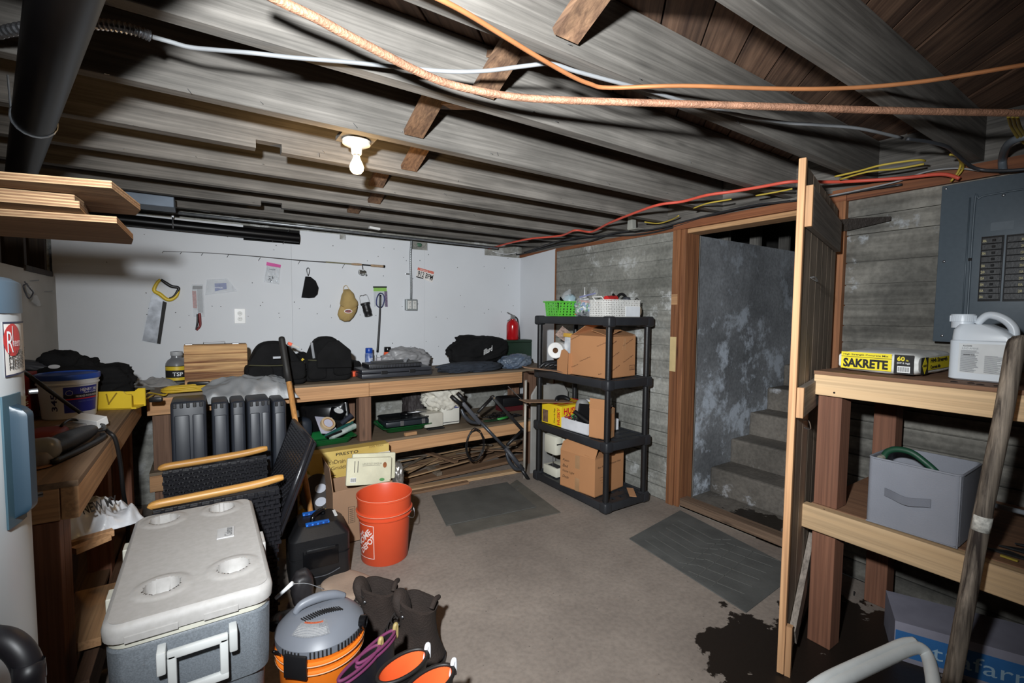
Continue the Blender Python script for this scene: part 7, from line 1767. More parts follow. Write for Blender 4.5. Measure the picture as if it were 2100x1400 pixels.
M().lathe([(.030, 0), (.032, .003), (.032, .012), (.028, .014), (.001, .014)], (2.675, 2.35, zt_ + .045), 26, mtx=Matrix.Rotation(PI / 2, 3, 'X') @ Matrix.Rotation(.4, 3, 'Y')).out('disc', mat('cream_disc', S(226, 214, 180), .5, col2=S(170, 120, 60), vs=50), tm, smooth=40)
M().box((2.655, 2.352, zt_), (2.695, 2.385, zt_ + .02), bev=.002).out('foot', BLK, tm)
M().tube([Vector((2.66, 2.38, zt_ + .12)), Vector((2.69, 2.38, zt_ + .14)), Vector((2.70, 2.37, zt_ + .11)), Vector((2.68, 2.37, zt_ + .09)), Vector((2.71, 2.36, zt_ + .07)), Vector((2.69, 2.37, zt_ + .02))], .0025, 6).out('wire', BLK, tm, smooth=True)
# --- second shelf: big carton, towel roll, printed box, odds
zt_ = R(2)
A_, B_, C_ = P(1163, 770, z=zt_), P(1224, 781, z=zt_), P(1318, 770, z=zt_)
A_, B_, C_ = Vector((2.322, 2.70, zt_)), Vector((2.362, 2.352, zt_)), Vector((2.695, 2.39, zt_))
hB = .30
bgc = T('moving_carton', 'big printed moving carton with raised flaps on the second rack shelf', 'box', tuple((A_ + C_) / 2))
D_ = A_ + (C_ - B_)
def carton(t, A, B, C, h, mt, open_=False, e=.004):
    D = A + (C - B); cs = [B, C, D, A]
    for i in range(4):
        p, q_ = cs[i], cs[(i + 1) % 4]; L_ = (q_ - p).length; M().prism([(0.0, 0), (L_, 0), (L_, h), (0, h)], p, (q_ - p).normalized(), Z, -e).out('panel', mt, t)
    M().prism([(0, 0), (1, 0), (1, 1), (0, 1)], B + Z * .0005, (C - B), (A - B), e).out('bottom', mt, t)
carton(bgc, A_, B_, C_, hB, CB)
ub = (C_ - B_).normalized(); ua = (A_ - B_).normalized(); LA, LC = (A_ - B_).length, (C_ - B_).length
M().prism([(0, 0), (LA, 0), (LA, .16), (0, .16)], B_ + Z * hB, ua, (ub * .9 + Z * .28).normalized(), .004).out('flap', CB, bgc)
M().prism([(0.02, 0), (LC * .98, 0), (LC * .98, .19), (0.02, .19)], D_ + Z * hB - ub * LC, ub, (-ua * .55 + Z * .32).normalized(), .004).out('flap', CB, bgc)
M().prism([(0, 0), (LC, 0), (LC, .15), (0, .15)], B_ + Z * (hB + .003), ub, (ua * .9 + Z * .22).normalized(), .004).out('flap', CB, bgc)
brn = mat('carton_print', S(90, 58, 40), .8)
sA, sC = (B_ - A_).normalized(), ub
def skewrow(face_o, u, words, h):
    for (wd, a, b_, L_) in words:
        uu = (u + Z * .42).normalized(); text(wd, face_o + u * a + Z * b_ + u.cross(Z) * .0012, uu, (Z - uu * uu.dot(Z)).normalized(), L_, h, brn, bgc, bold=.02)
skewrow(A_, sA, [('Home Depot Boxes', .10, .10, .11), ('HomeDepotBoxes', .01, .26, .09), ('The Home Depot', .26, .22, .10), ('Box', .28, .02, .03), ('Depot', .02, .05, .07)], .010)
skewrow(B_, sC, [('The Home Depot', .02, .13, .13), ('HomeDepotBoxes', .02, .03, .14), ('The Home Depot', .18, .22, .13), ('The Home Depot', .19, .10, .13), ('Boxes', .05, .24, .06)], .012)
m = M()
for a, b_, c, d_ in ((LC - .07, LC - .005, .045, .049), (LC - .07, LC - .005, .078, .082), (LC - .07, LC - .067, .045, .08), (LC - .008, LC - .005, .045, .08), (LC - .06, LC - .015, .055, .058), (LC - .06, LC - .015, .064, .067)):
    bars(m, B_ - ua * .0012, ub, Z, [(a, b_, c, d_)])
m.out('stamp', brn, bgc)
for k in range(3): M().ob(B_ + ub * (LC * .55 + .012 * k) - ua * .002 + Z * (hB - .06), (.004, .0005, .09), (0, .2 - .1 * k, 0)).out('tape', TAPE, bgc)
# torn small carton at left
tc_ = T('torn_carton', 'small torn brown carton pressed against the left of the big moving carton', 'box', (2.33, 2.74, zt_))
M().prism([(0, 0), (.12, 0), (.125, .17), (.085, .19), (.05, .18), (.03, .12), (.0, .10)], (2.292, 2.815, zt_), -Y, Z, .004).out('panel', CB, tc_)
M().box((2.297, 2.69, zt_), (2.36, 2.694, zt_ + .16)).out('panel', CB, tc_)
ptc = Vector((2.37, 2.90, zt_ + .17))
pt_ = T('paper_towel_roll', 'white paper towel roll lying end on beside the moving carton', 'roll', tuple(ptc))
ax = Vector((-.75, -.55, .02)).normalized(); mq = Z.rotation_difference(ax).to_matrix()
M().lathe([(.022, 0), (.058, 0), (.063, .004), (.064, .20), (.06, .204)], ptc - ax * .12, 36, mtx=mq).out('roll', mat('tissue', S(232, 232, 230), .9, bump=.15, bs=160), pt_, smooth=40) if False else M().lathe([(.022, .20), (.058, .204), (.063, .20), (.064, .004), (.06, 0), (.022, 0)], ptc - ax * .10, 36, mtx=mq, cap=False).out('roll', mat('tissue', S(232, 232, 230), .9, bump=.15, bs=160), pt_, smooth=40)
M().lathe([(.022, .02), (.022, .201)], ptc - ax * .10, 24, mtx=mq, cap=False).out('core', CARD, pt_, smooth=True)
pbx = T('printed_box', 'white and yellow printed box behind the paper towel roll', 'box', (2.42, 2.80, zt_ + .06))
M().ob((2.46, 2.80, zt_ + .17), (.15, .11, .22), (.0, .1, -.15), bev=.003).out('carton', mat('box_pale_blue', S(206, 214, 224), .5, col2=S(230, 232, 234), vs=20), pbx)
M().ob((2.455, 2.80, zt_ + .285), (.153, .113, .03), (.0, .1, -.15), bev=.003).out('yellow_band', mat('band_yellow', S(222, 176, 70), .5), pbx)
M().ob((2.46, 2.74, zt_ + .16), (.05, .002, .05), (.0, .1, -.15)).out('barcode', mat('barcode_tone', S(120, 124, 140), .6, var=.6, vs=300), pbx)
tag(M().ob((2.40, 2.88, zt_ + .30), (.10, .006, .09), (.35, .6, -.2), bev=.001).out('photo_card', mat('card_photo', S(150, 130, 120), .5, var=.5, vs=60), None), 'white edged photo card tucked behind the towel roll', 'card')
q = random.Random(14); fbk = T('strap_bundle', 'bundle of black ribbed straps on the left end of the second rack shelf', 'straps', (2.36, 2.96, zt_))
for k in range(4):
    y0 = 3.05 - k * .06; M().tube([(2.30, y0, zt_ + .02 + .01 * k), (2.34, y0 - .02, zt_ + .055), (2.42, y0 - .03, zt_ + .06), (2.46, y0, zt_ + .03)], .014, 8).out('strap', BLK, fbk, smooth=True)
m = M()
for i in range(14): m.ob((2.31 + .01 * i, 2.985 - .004 * i, zt_ + .055 + .012 * math.sin(i * .25)), (.004, .05, .006), (0, 0, -.3))
tag(m.out('teeth', DGREY, fbk), None, None, kind='stuff')
fl_ = T('cardboard_flap', 'long flat strip of cardboard sticking out over the bench from the rack', 'cardboard', (2.2, 3.0, zt_))
p0, p1 = P(1072, 752, z=zt_ + .05), P(1160, 781, z=zt_ + .004)
M().bar(p0, Vector((2.30, 2.78, zt_ + .012)), .10, .004, up=(0, 0, 1)).out('sheet', CARD2, fl_)
# --- third shelf
zt_ = R(1)
hk = T('husky_box', 'yellow and red HUSKY bag box on the third rack shelf', 'box', (2.45, 2.93, zt_))
a, c = P(1150, 872, z=zt_), P(1100, 862, z=zt_)
HA, HB_, HC = Vector((2.312, 3.035, zt_)), Vector((2.322, 2.80, zt_)), Vector((2.66, 2.83, zt_))
HH = .165; HY = mat('husky_yellow', S(240, 206, 36), .5, var=.02); HR_ = mat('husky_red', S(206, 30, 40), .5)
uu = (HC - HB_); va = (HA - HB_)
M().prism([(0, 0), (1, 0), (1, 1), (0, 1)], HB_, uu, va, HH, bev=.002).out('carton', HY, hk)
un, vn = uu.normalized(), va.normalized(); LU, LV = uu.length, va.length
ofs = un.cross(Z) * .0015
text('HUSKY', HB_ + un * .03 + Z * .095 + ofs, un, Z, .20, .052, HR_, hk, bold=.03)
text('Contractor', HB_ + un * .03 + Z * .070 + ofs, un, Z, .10, .016, INK, hk, bold=.02)
text('Clean-Up Bags', HB_ + un * .03 + Z * .046 + ofs, un, Z, .13, .016, INK, hk, bold=.02)
bars(M(), HB_ + ofs * .8, un, Z, [(.01, LU * .9, .004, .038)]).out('black_band', INK, hk)
text('50 COUNT', HB_ + un * .02 + Z * .010 + ofs * 1.6, un, Z, .11, .020, PAPER, hk, bold=.03)
o2 = HA + (-vn).cross(Z) * .0015
text('HUSKY', o2 - vn * (LV - .010) + Z * .015, Z, vn, .135, .035, HR_, hk, bold=.03)
bars(M(), HA + (-vn).cross(Z) * .001, -vn, Z, [(.01, .08, .01, .11)]).out('picture', mat('bag_picture', S(110, 86, 70), .6, var=.5, vs=30), hk)
text('Clean-Up Bags', o2 - vn * (LV - .065) + Z * .02, Z, vn, .12, .02, INK, hk, bold=.02)
bars(M(), HB_ + Z * (HH + .0012), un, vn, [(.02, .30, .05, .07), (.02, .26, .10, .12), (.30, .34, .03, .2)]).out('top_print', HR_, hk)
tag(M().bar(P(1072, 822, z=zt_ + .205), Vector((2.50, 2.92, zt_ + .172)), .13, .005).out('cardboard_sheet', CARD2, None), 'flat cardboard strip lying on the yellow bag box and sticking out left', 'cardboard')
tag(M().tube([Vector((2.38, 2.93, zt_ + .18)), Vector((2.42, 2.96, zt_ + .20)), Vector((2.48, 2.96, zt_ + .20)), Vector((2.52, 2.93, zt_ + .18))], [.016, .02, .02, .016], 10).out('curved_tool', BLK, None, smooth=True), 'black curved grip tool lying on top of the yellow bag box', 'tool')
wb0 = Vector((2.33, 2.74, zt_))
wbx = T('white_bin', 'low white box crammed with black tools in front of the yellow bag box', 'box', tuple(wb0))
WA, WB2, WC = Vector((2.318, 2.80, zt_)), Vector((2.325, 2.60, zt_)), Vector((2.60, 2.50, zt_))
WA, WB2, WC = Vector((2.315, 2.785, zt_)), Vector((2.33, 2.50, zt_)), Vector((2.66, 2.51, zt_))
carton(wbx, WA, WB2, WC, .085, mat('white_card', S(222, 224, 228), .6))
m = M().prism([(0, 0), (.30, 0), (.30, .10), (0, .10)], (2.66, 2.58, zt_ + .08), Y, Z, .004); m.out('raised_flap', mat('white_card', S(222, 224, 228), .6), wbx)
for k, (x, y, z_, lb_, mt_) in enumerate(((2.40, 2.66, .10, 'black hand tool in the white box, the nearest', BLK), (2.48, 2.62, .12, 'flat black case corner standing in the white box', BLK), (2.37, 2.73, .095, 'tangle of red and green wire ends in the white box', None))):
    if k == 0: tag(M().tube([(x, y + .07, zt_ + z_ + .03), (x + .04, y - .06, zt_ + .06)], [.018, .022], 10, smooth=False).out('hand_tool', mt_, None, smooth=40), lb_, 'tool')
    elif k == 1: tag(M().ob((x + .02, y + .07, zt_ + .105), (.19, .012, .16), (.0, .15, -.1), bev=.006).out('slim_case', mt_, None), lb_, 'case')
    else:
        t = T('wire_ends', lb_, 'wires', (x, y, zt_ + .04))
        for col in (S(196, 60, 60), S(70, 160, 90), S(40, 40, 44)):
            q_ = random.Random(int(col[0] * 1000)); M().tube([(x + q_.uniform(-.03, .04), y + q_.uniform(-.04, .05), zt_ + .06 + q_.uniform(0, .05)) for _ in range(9)], .0035, 6).out('wire', mat('wire_%d' % int(col[0] * 999), col, .5), t, smooth=True)
tb3 = T('tall_carton', 'tall narrow brown carton with an open top flap by the front rack post', 'box', (2.38, 2.42, zt_))
TA, TB, TC = Vector((2.315, 2.47, zt_)), Vector((2.36, 2.335, zt_)), Vector((2.475, 2.375, zt_))
carton(tb3, TA, TB, TC, .215, CB)
M().prism([(0, 0), ((TB - TA).length, 0), ((TB - TA).length * .95, .075), (0.01, .075)], TA + Z * .215, (TB - TA).normalized(), (Z + (TA - TB).cross(Z).normalized() * -.15).normalized(), .003).out('flap', CB, tb3)
M().ob((TB + TC) / 2 + Z * .20 + Vector((.003, -.0035, 0)), (.06, .002, .04), (0, 0, .33)).out('tape', TAPE, tb3)
M().ob((TB + TC) / 2 + Z * .03 + Vector((.003, -.0035, 0)), (.06, .002, .05), (0, 0, .33)).out('tape', TAPE, tb3)
# --- bottom shelf: sewing machine, carton
zt_ = R(0)
sw_ = Vector((2.50, 2.93, zt_))
sm_ = T('sewing_machine', 'cream sewing machine on the bottom rack shelf behind the brown carton', 'sewing machine', tuple(sw_))
SC_ = mat('sewing_cream', S(214, 212, 196), .4, var=.03)
M().box((2.332, 2.86, zt_), (2.68, 3.035, zt_ + .075), bev=.008).out('bed', SC_, sm_, smooth=40)
M().box((2.33, 2.87, zt_ + .175), (2.41, 3.03, zt_ + .335), bev=.02).out('head', SC_, sm_, smooth=40)
M().box((2.40, 2.88, zt_ + .225), (2.66, 3.02, zt_ + .335), bev=.018).out('arm', SC_, sm_, smooth=40)
M().box((2.58, 2.88, zt_ + .07), (2.67, 3.02, zt_ + .335), bev=.018).out('pillar', SC_, sm_, smooth=40)
M().box((2.345, 2.865, zt_ + .0755), (2.41, 2.99, zt_ + .077)).out('needle_plate', STEEL, sm_)
M().cyl((2.36, 2.94, zt_ + .08), (2.36, 2.94, zt_ + .18), .003, seg=8).out('needle_bar', STEEL, sm_)
M().box((2.34, 2.866, zt_ + .265), (2.63, 2.869, zt_ + .275)).out('stripe', INK, sm_)
M().tube([(2.385, 2.905, zt_ + .30), (2.388, 2.90, zt_ + .25), (2.38, 2.90, zt_ + .20), (2.375, 2.91, zt_ + .17)], .004, 6).out('cable_tie', INK, sm_, smooth=True)
KA, KB, KC = Vector((2.270, 2.735, zt_)), Vector((2.315, 2.40, zt_)), Vector((2.66, 2.45, zt_))
kb_ = T('carton_with_notes', 'brown carton with handwritten notes leaning out of the bottom rack shelf', 'box', tuple((KA + KC) / 2))
hK = .275
carton(kb_, KA, KB, KC, hK, CB)
uk = (KB - KA).normalized(); vk = (KC - KB).normalized(); nk = uk.cross(Z)
M().prism([(0, 0), ((KB - KA).length, 0), ((KB - KA).length * .98, .09), ((KB - KA).length * .72, .135), (.07, .13), (0.0, .07)], KA + Z * hK, uk, (Z - nk * .55).normalized(), .004).out('flap', CB, kb_)
M().prism([(0, 0), ((KC - KB).length, 0), ((KC - KB).length, .10), (0, .10)], KB + Z * hK, vk, (Z * .12 - vk.cross(Z)).normalized(), .004).out('flap', CB, kb_)
for i, w_ in enumerate(('Ryan', 'Bed', 'Game Light', 'Desk')): text(w_, KA + uk * .025 + Z * (.195 - i * .042) + nk * .001, uk, Z, .03 + .011 * len(w_) * .8, .022, INK, kb_, shear=.3)
for z0_, z1_ in ((.0, .10), (.17, .27)): M().prism([(0, z0_), (.045, z0_), (.045, z1_), (0, z1_)], KA + uk * .15 + nk * .0008, uk, Z, .0005).out('tape', TAPE, kb_)
nk2 = vk.cross(Z)
text('Ryan Room', KB + vk * .03 + Z * .20 + nk2 * .001, vk, Z, .10, .018, INK, kb_, shear=.3); text('Computer Desk', KB + vk * .17 + Z * .205 + nk2 * .001, vk, Z, .14, .018, INK, kb_, shear=.3)
m = M()
for i in range(3): bars(m, KB + nk2 * .001, vk, Z, [(.05 + .01 * i, .10 + .01 * i, .13 - .02 * i, .133 - .02 * i)])
m.out('pencil_mark', mat('faint_mark', S(140, 100, 70), .8), kb_)
tag(M().ob((2.60, 2.31, zt_ + .012), (.14, .05, .004), (.06, -.06, .9)).out('card_scrap', CARD, None), 'scrap of cardboard on the front corner of the bottom rack shelf', 'cardboard')
tag(M().lump((2.50, 2.75, R(1) + .12), (.1, .1, .2), 3, .05, 2, 3, 3, flat=.99).out('grey_tub', mat('pale_grey', S(150, 150, 148), .5), None, smooth=True), 'pale grey tub behind the tools on the third rack shelf', 'tub')
# folded white metal frame and white board behind the rack
fm = T('folding_chair', 'pale folded tube chair standing between the bench and the rack', 'chair', (2.26, 3.22, 0))
TF = mat('cream_tube', S(176, 170, 160), .4)
for dx, dy in ((0, 0), (.03, .04)):
    M().tube([(2.255 + dx, 3.20 + dy, 0), (2.262 + dx, 3.20 + dy, .84)], .011, 12, smooth=False).out('tube', TF, fm, smooth=True)
pn = T('upright_panel', 'pale grey rounded panel like a chair back standing on edge behind the rack', 'stool', (2.6, 3.26, 0))  # unidentified rounded panel, resembles a folding chair back
M().prism([(.0, .0), (.42, 0), (.42, .70), (.36, .78), (.06, .78), (0, .70)], (2.36, 3.27, 0), X, Z, .02, bev=.008).out('panel', mat('pale_grey_panel', S(150, 148, 144), .5), pn, smooth=40)

# ================================================================ RIGHT SIDE
# breaker panel
PXp = 2.775
tl, bl2 = P(1925, 383, x=PXp), P(1919, 700, x=PXp)
yE = (tl.y + bl2.y) / 2; zT, zB = tl.z, bl2.z
ep_ = T('breaker_panel', 'slate grey breaker panel with rows of black switches on the concrete wall', 'breaker panel', (PXp, yE - .18, zB))
PG = mat('panel_slate', S(80, 90, 98), .45, .1, var=.05, vs=60)
YR = yE - .37
M().box((PXp + .012, YR + .008, zB + .008), (XR + .004, yE - .008, zT - .008)).out('enclosure', PG, ep_)
M().box((PXp, YR, zB), (PXp + .012, yE, zT), bev=.003).out('cover', PG, ep_, smooth=40)
def pY(px, py=500): return P(px, py, x=PXp).y
def pZ(px, py): return P(px, py, x=PXp).z
dy0 = pY(1990, 560)
dzT = pZ(2010, 402)
fr = M()
fr.tube([(PXp - .002, dy0, zB + .02), (PXp - .002, dy0, dzT - .04), (PXp - .002, dy0 - .012, dzT - .01), (PXp - .002, dy0 - .05, dzT), (PXp - .002, YR + .02, dzT + .002)], .004, 8)
fr.tube([(PXp - .001, dy0 + .016, zB + .02), (PXp - .001, dy0 + .016, dzT - .0)], .003, 8, smooth=False)
fr.out('door_frame', PG, ep_, smooth=True)
def breaker_col(y0, y1, z1, n, pairs, hstep):
    M().box((PXp - .003, y0 - .004, z1 - n * hstep - .006), (PXp + .001, y1 + .004, z1 + .006)).out('breaker_recess', BLKG, ep_)
    for i in range(n):
        zz = z1 - i * hstep
        M().box((PXp - .010, y0, zz - hstep + .0012), (PXp - .003, y1, zz - .0012), bev=.001, seg=1).out('breaker', BLK, ep_)
        M().box((PXp - .018, y0 + (y1 - y0) * .30, zz - hstep * .68), (PXp - .010, y0 + (y1 - y0) * .48, zz - hstep * .32), bev=.001, seg=1).out('breaker_switch', BLKG, ep_)
    return
z1b = pZ(2012, 489); stp = (pZ(2012, 489) - pZ(2008, 615)) / 10
breaker_col(pY(2053, 550), pY(2012, 550), z1b, 10, 0, stp)
breaker_col(YR - .0 + .02, pY(2063, 550), pZ(2063, 487) + .004, 10, 0, stp)
q = random.Random(5)
LBL = mat('switch_label', S(196, 186, 140), .6)
for i in range(10):
    if i in (1, 3): continue
    zz = z1b - i * stp; text(q.choice(['20A', '15A', '30A', '20']), (PXp - .0108, pY(2013, 550), zz - stp * .72), -Y, Z, .012, stp * .42, LBL, ep_, bold=.02)
for i in range(9):
    zz = pZ(2063, 487) - i * stp; text(q.choice(['20A', '15A', '30A', '20']), (PXp - .0108, pY(2092, 550), zz - stp * .72), -Y, Z, .012, stp * .42, LBL, ep_, bold=.02)
for (a, b_) in ((1940, 387), (1936, 536), (1932, 688), (2058, 400)):
    p = P(a, b_, x=PXp - .0); M().lathe([(.006, 0), (.005, .002), (.001, .003)], p, 12, mtx=Matrix.Rotation(-PI / 2, 3, 'Y')).out('screw', STEEL, ep_, smooth=True)
p = P(1990, 532, x=PXp); M().box(p + Vector((-.006, -.006, -.006)), p + Vector((0, .006, .006)), bev=.001).out('door_catch', BLKG, ep_)
bars(M(), (PXp - .0006, 0, 0), -Y, Z, [(-pY(2032, 460), -pY(2080, 460), pZ(2050, 472), pZ(2050, 455))]).out('embossed_plate', PG, ep_)

# concrete bag
SB = 1.179
sa, sb_, sc_ = P(1722, 762, z=SB), P(1882, 770, z=SB), P(1940, 752, z=SB)
ba = T('concrete_bag', 'white and yellow SAKRETE concrete mix bag on the right bench', 'bag', (2.42, .74, SB))
bagc = Vector((2.385, .735, SB)); 
PB = mat('bag_paper', S(214, 214, 210), .6, var=.04, bump=.1, bs=30)
y0b, y1b = P(1884, 745, x=2.22).y, P(1720, 745, x=2.22).y
x0b, x1b = 2.215, 2.62; hb = .088
def bagm(sx0, sx1, sy0, sy1, h):
    m = M(); ny_, nx_ = 28, 22; 
    def f(u, v):   # closed loop around section along y
        a = u * 2 * PI; y = sy0 + (sy1 - sy0) * v
        e = min(1, min(v, 1 - v) * 9) ** .5; c, s_ = math.cos(a), math.sin(a)
        k = (abs(c) ** 6 + abs(s_) ** 6) ** (-1 / 6)
        z = max(.002, h / 2 + h / 2 * s_ * k * (.72 + .28 * e) + .005 * noise.noise(Vector((c * 3, s_ * 3, y * 9)))); x = (sx0 + sx1) / 2 + (sx1 - sx0) / 2 * c * k * (.97 + .03 * e) + .004 * noise.noise(Vector((c * 2, s_ * 2, y * 14 + 3)))
        return (x, y, SB + z)
    m.sheet(f, 48, 26, closed_u=True)
    for v in (0, 1):
        vs = [m.b.verts.new(Vector(f(i / 48, v))) for i in range(48)]; m.b.faces.new(vs)
    bmesh.ops.remove_doubles(m.b, verts=m.b.verts[:], dist=.0004)
    return m
bagm(x0b, x1b, y0b, y1b, hb).out('bag', PB, ba, smooth=50)
o_ = Vector((x0b - .006, y1b, SB)); LB_ = y1b - y0b
YB_ = mat('sakrete_yellow', S(232, 212, 40), .5, var=.02)
def bl3(nm, a, b_, c, d_, mt, e=0): return bars(M(), o_ + Vector((-e, 0, 0)), -Y, Z, [(LB_ * a, LB_ * b_, hb * c, hb * d_)]).out(nm, mt, ba)
bl3('yellow_panel', .05, .70, .16, .93, YB_, .0005); bl3('black_line', .05, .70, .70, .72, INK, .0008); bl3('black_panel', .73, .96, .10, .93, INK, .0005)
text('SAKRETE', o_ + Vector((-.0015, -LB_ * .08, hb * .22)), -Y, Z, LB_ * .58, hb * .42, INK, ba, bold=.045)
text('High Strength Concrete Mix', o_ + Vector((-.0015, -LB_ * .08, hb * .76)), -Y, Z, LB_ * .58, hb * .10, INK, ba, bold=.02)
text('60', o_ + Vector((-.0015, -LB_ * .765, hb * .66)), -Y, Z, LB_ * .09, hb * .20, YB_, ba, bold=.03); text('lb', o_ + Vector((-.0015, -LB_ * .87, hb * .66)), -Y, Z, LB_ * .03, hb * .07, YB_, ba)
text('(27.2 kg)', o_ + Vector((-.0015, -LB_ * .765, hb * .52)), -Y, Z, LB_ * .15, hb * .09, PAPER, ba, bold=.02)
bl3('barcode_panel', .77, .92, .16, .44, PAPER, .0009)
m = M()
for i in range(14): bars(m, o_ + Vector((-.0013, 0, 0)), -Y, Z, [(LB_ * (.78 + i * .0095), LB_ * (.78 + i * .0095 + (.004 if i % 3 else .006)), hb * .20, hb * .40)])
m.out('barcode', INK, ba)
o3 = Vector((x0b, y0b - .003, SB)); LX = x1b - x0b
bars(M(), o3, X, Z, [(.02, .10, hb * .10, hb * .82)]).out('black_panel', INK, ba)
bars(M(), o3, X, Z, [(.10, LX * .97, hb * .25, hb * .78)]).out('yellow_panel', YB_, ba)
M().prism([(-.028, 0), (0, -.032), (.028, 0), (0, .032)], o3 + Vector((.06, -.0012, hb * .47)), X, Z, .0004).out('diamond', YB_, ba)
text('SAKRETE', o3 + Vector((.035, -.0022, hb * .42)), X, Z, .05, .009, INK, ba, bold=.03)
text('High Strength', o3 + Vector((.12, -.0016, hb * .52)), X, Z, .20, .022, INK, ba, bold=.03); text('Concrete Mix', o3 + Vector((.12, -.0016, hb * .30)), X, Z, .12, .014, INK, ba, bold=.03)
# white jug
j0, j1 = P(1943, 778, z=SB), P(2077, 792, z=SB)
jx = 2.27; jy1, jy0 = P(1943, 740, x=jx).y, P(2082, 740, x=jx).y
jg = T('weed_killer_jug', 'large white plastic jug with screw lid and looped handle on the right bench', 'jug', (jx + .06, (jy0 + jy1) / 2, SB))
WJ = mat('jug_white', S(206, 212, 218), .35, var=.03)
HJ = P(1960, 664, x=jx + .03).z - SB
loft(M(), [[(p[0], p[1], SB + z) for p in rrect(jx + e, jx + .13 - e, jy0 + e + d_, jy1 - e, .022)] for e, z, d_ in ((.008, .0, 0), (.0, .006, 0), (.0, HJ * .70, 0), (.004, HJ * .72, 0), (.004, HJ * .78, .0), (.006, HJ * .90, .028), (.018, HJ, .055))]).out('body', WJ, jg, smooth=40)
cxj, cyj = jx + .062, P(1975, 655, x=jx + .062).y
rj = (P(1950, 655, x=jx + .062).y - P(2002, 655, x=jx + .062).y) / 2
M().lathe([(rj * .92, -.01), (rj * .92, .012), (rj * 1.02, .013), (rj * 1.02, .036), (rj * .97, .040), (.001, .040)], (cxj, cyj, SB + HJ - .004), 36).out('lid', WJ, jg, smooth=40)
m = M()
for i in range(36): a = 2 * PI * i / 36; m.ob((cxj + rj * 1.02 * math.cos(a), cyj + rj * 1.02 * math.sin(a), SB + HJ + .020), (.002, .002, .022), (0, 0, a))
m.out('lid_rib', WJ, jg)
J = lambda a, c: P(a, c, x=cxj)
M().tube([J(2004, 664), J(2022, 648), J(2040, 647), J(2062, 656), J(2078, 672), J(2080, 690), J(2070, 705)], [.011, .013, .014, .014, .014, .014, .012], 12).out('handle', WJ, jg, smooth=True)
M().prism([(0, 0), (1, 0), (1, 1), (0, 1)], (jx - .0008, jy1 - (jy1 - jy0) * .17, SB + HJ * .14), -Y * (jy1 - jy0) * .74, Z * HJ * .52, -.0006).out('label', mat('label_paper2', S(206, 208, 208), .25), jg)
q = random.Random(3); lo = Vector((jx - .0022, jy1 - (jy1 - jy0) * .19, SB + HJ * .14)); lw, lh = (jy1 - jy0) * .70, HJ * .52; m = M()
for i in range(24):
    zz = lh * (.04 + i * .031); 
    bars(m, lo, -Y, Z, [(lw * .02, lw * (.30 + .12 * q.random()), zz, zz + lh * .012)])
    if i < 19: bars(m, lo, -Y, Z, [(lw * .54, lw * (.80 + .15 * q.random()), zz, zz + lh * .010)])
tag(m.out('label_text', mat('label_ink', S(90, 92, 98), .6), jg), None, None, kind='stuff')
text('ALLIGARE', lo + Vector((0, -lw * .06, lh * .90)), -Y, Z, lw * .20, lh * .045, INK, jg, bold=.02); text('2,4-D AMINE', lo + Vector((0, -lw * .04, lh * .80)), -Y, Z, lw * .36, lh * .07, mat('outline_ink', S(130, 134, 138), .6), jg)
text('HERBICIDE', lo + Vector((0, -lw * .08, lh * .60)), -Y, Z, lw * .25, lh * .04, INK, jg, bold=.02)
for k in range(5): tag(M().lump(P(1950 + 27 * k + (k % 2) * 9, 784 + 3 * k, z=SB) + Vector((.035, 0, 0)), (.012, .02, .006), 2, .3, 4, k, 2).out('debris', mat('dark_leaf', S(40, 30, 26), .9), None), ['first', 'second', 'third', 'fourth', 'fifth'][k] + ' dark leaf scrap from the left in front of the white jug', 'leaf')
# fabric bin
FBZ = .607
f1 = P(1770, 1075, z=FBZ)
bn = T('fabric_bin', 'grey fabric storage bin with a strap handle holding a green hose', 'bin', (2.24, .58, FBZ))
FG = mat('grey_felt', S(132, 134, 142), .9, var=.04, bump=.15, bs=200)
bxa, bxb, bya, byb = 2.142, 2.40, .445, .715
zbt = .862
def binloop(e, z, bow=.0): 
    out = []
    for p in rrect(bxa + e, bxb - e, bya + e, byb - e, .018, 5): out.append((p[0] + (-bow * (1 - ((p[1] - (bya + byb) / 2) / .135) ** 2) if p[0] < (bxa + bxb) / 2 else bow * 0), p[1], z))
    return out
M_b = M(); loft(M_b, [binloop(.006, FBZ + .001), binloop(.0, FBZ + .006), binloop(0, FBZ + .13, .004), binloop(.0, zbt, .006), binloop(.006, zbt, .004), binloop(.010, FBZ + .02, 0)]); M_b.out('body', FG, bn, smooth=40)
M().tube([Vector(p) for p in binloop(.002, zbt, .006)], .004, 6, close=True, sub=1).out('binding', FG, bn, smooth=True)
M().tube([Vector((bxa - .001, byb - .004 + 0, FBZ + .004)), Vector((bxa - .001, bya + .002, FBZ + .004)), Vector((bxa - .001, bya + .004, zbt))], .003, 6, smooth=False).out('seam', FG, bn)
hY0, hY1 = P(1816, 1005, x=bxa).y, P(1910, 1025, x=bxa).y
M().sheet(lambda u, v: (bxa - .006 - .014 * math.sin(PI * u), hY0 + (hY1 - hY0) * u, P(1816, 1005, x=bxa).z - .004 - .008 * math.sin(PI * u) + (v - .5) * .030 + .002 * math.sin(u * 9)), 20, 3, th=.003).out('strap_handle', mat('grey_web', S(110, 112, 120), .9, bump=.2, bs=300), bn, smooth=50)
hg = T('garden_hose', 'dark green hose with a brass end coiled inside the grey bin', 'hose', (2.26, .6, FBZ + .03))
GH = mat('hose_green', S(24, 66, 46), .5)
xh = 2.20; 
def H_(a, c):
    p = P(a, c, x=xh); p.y = min(p.y, .685); return p
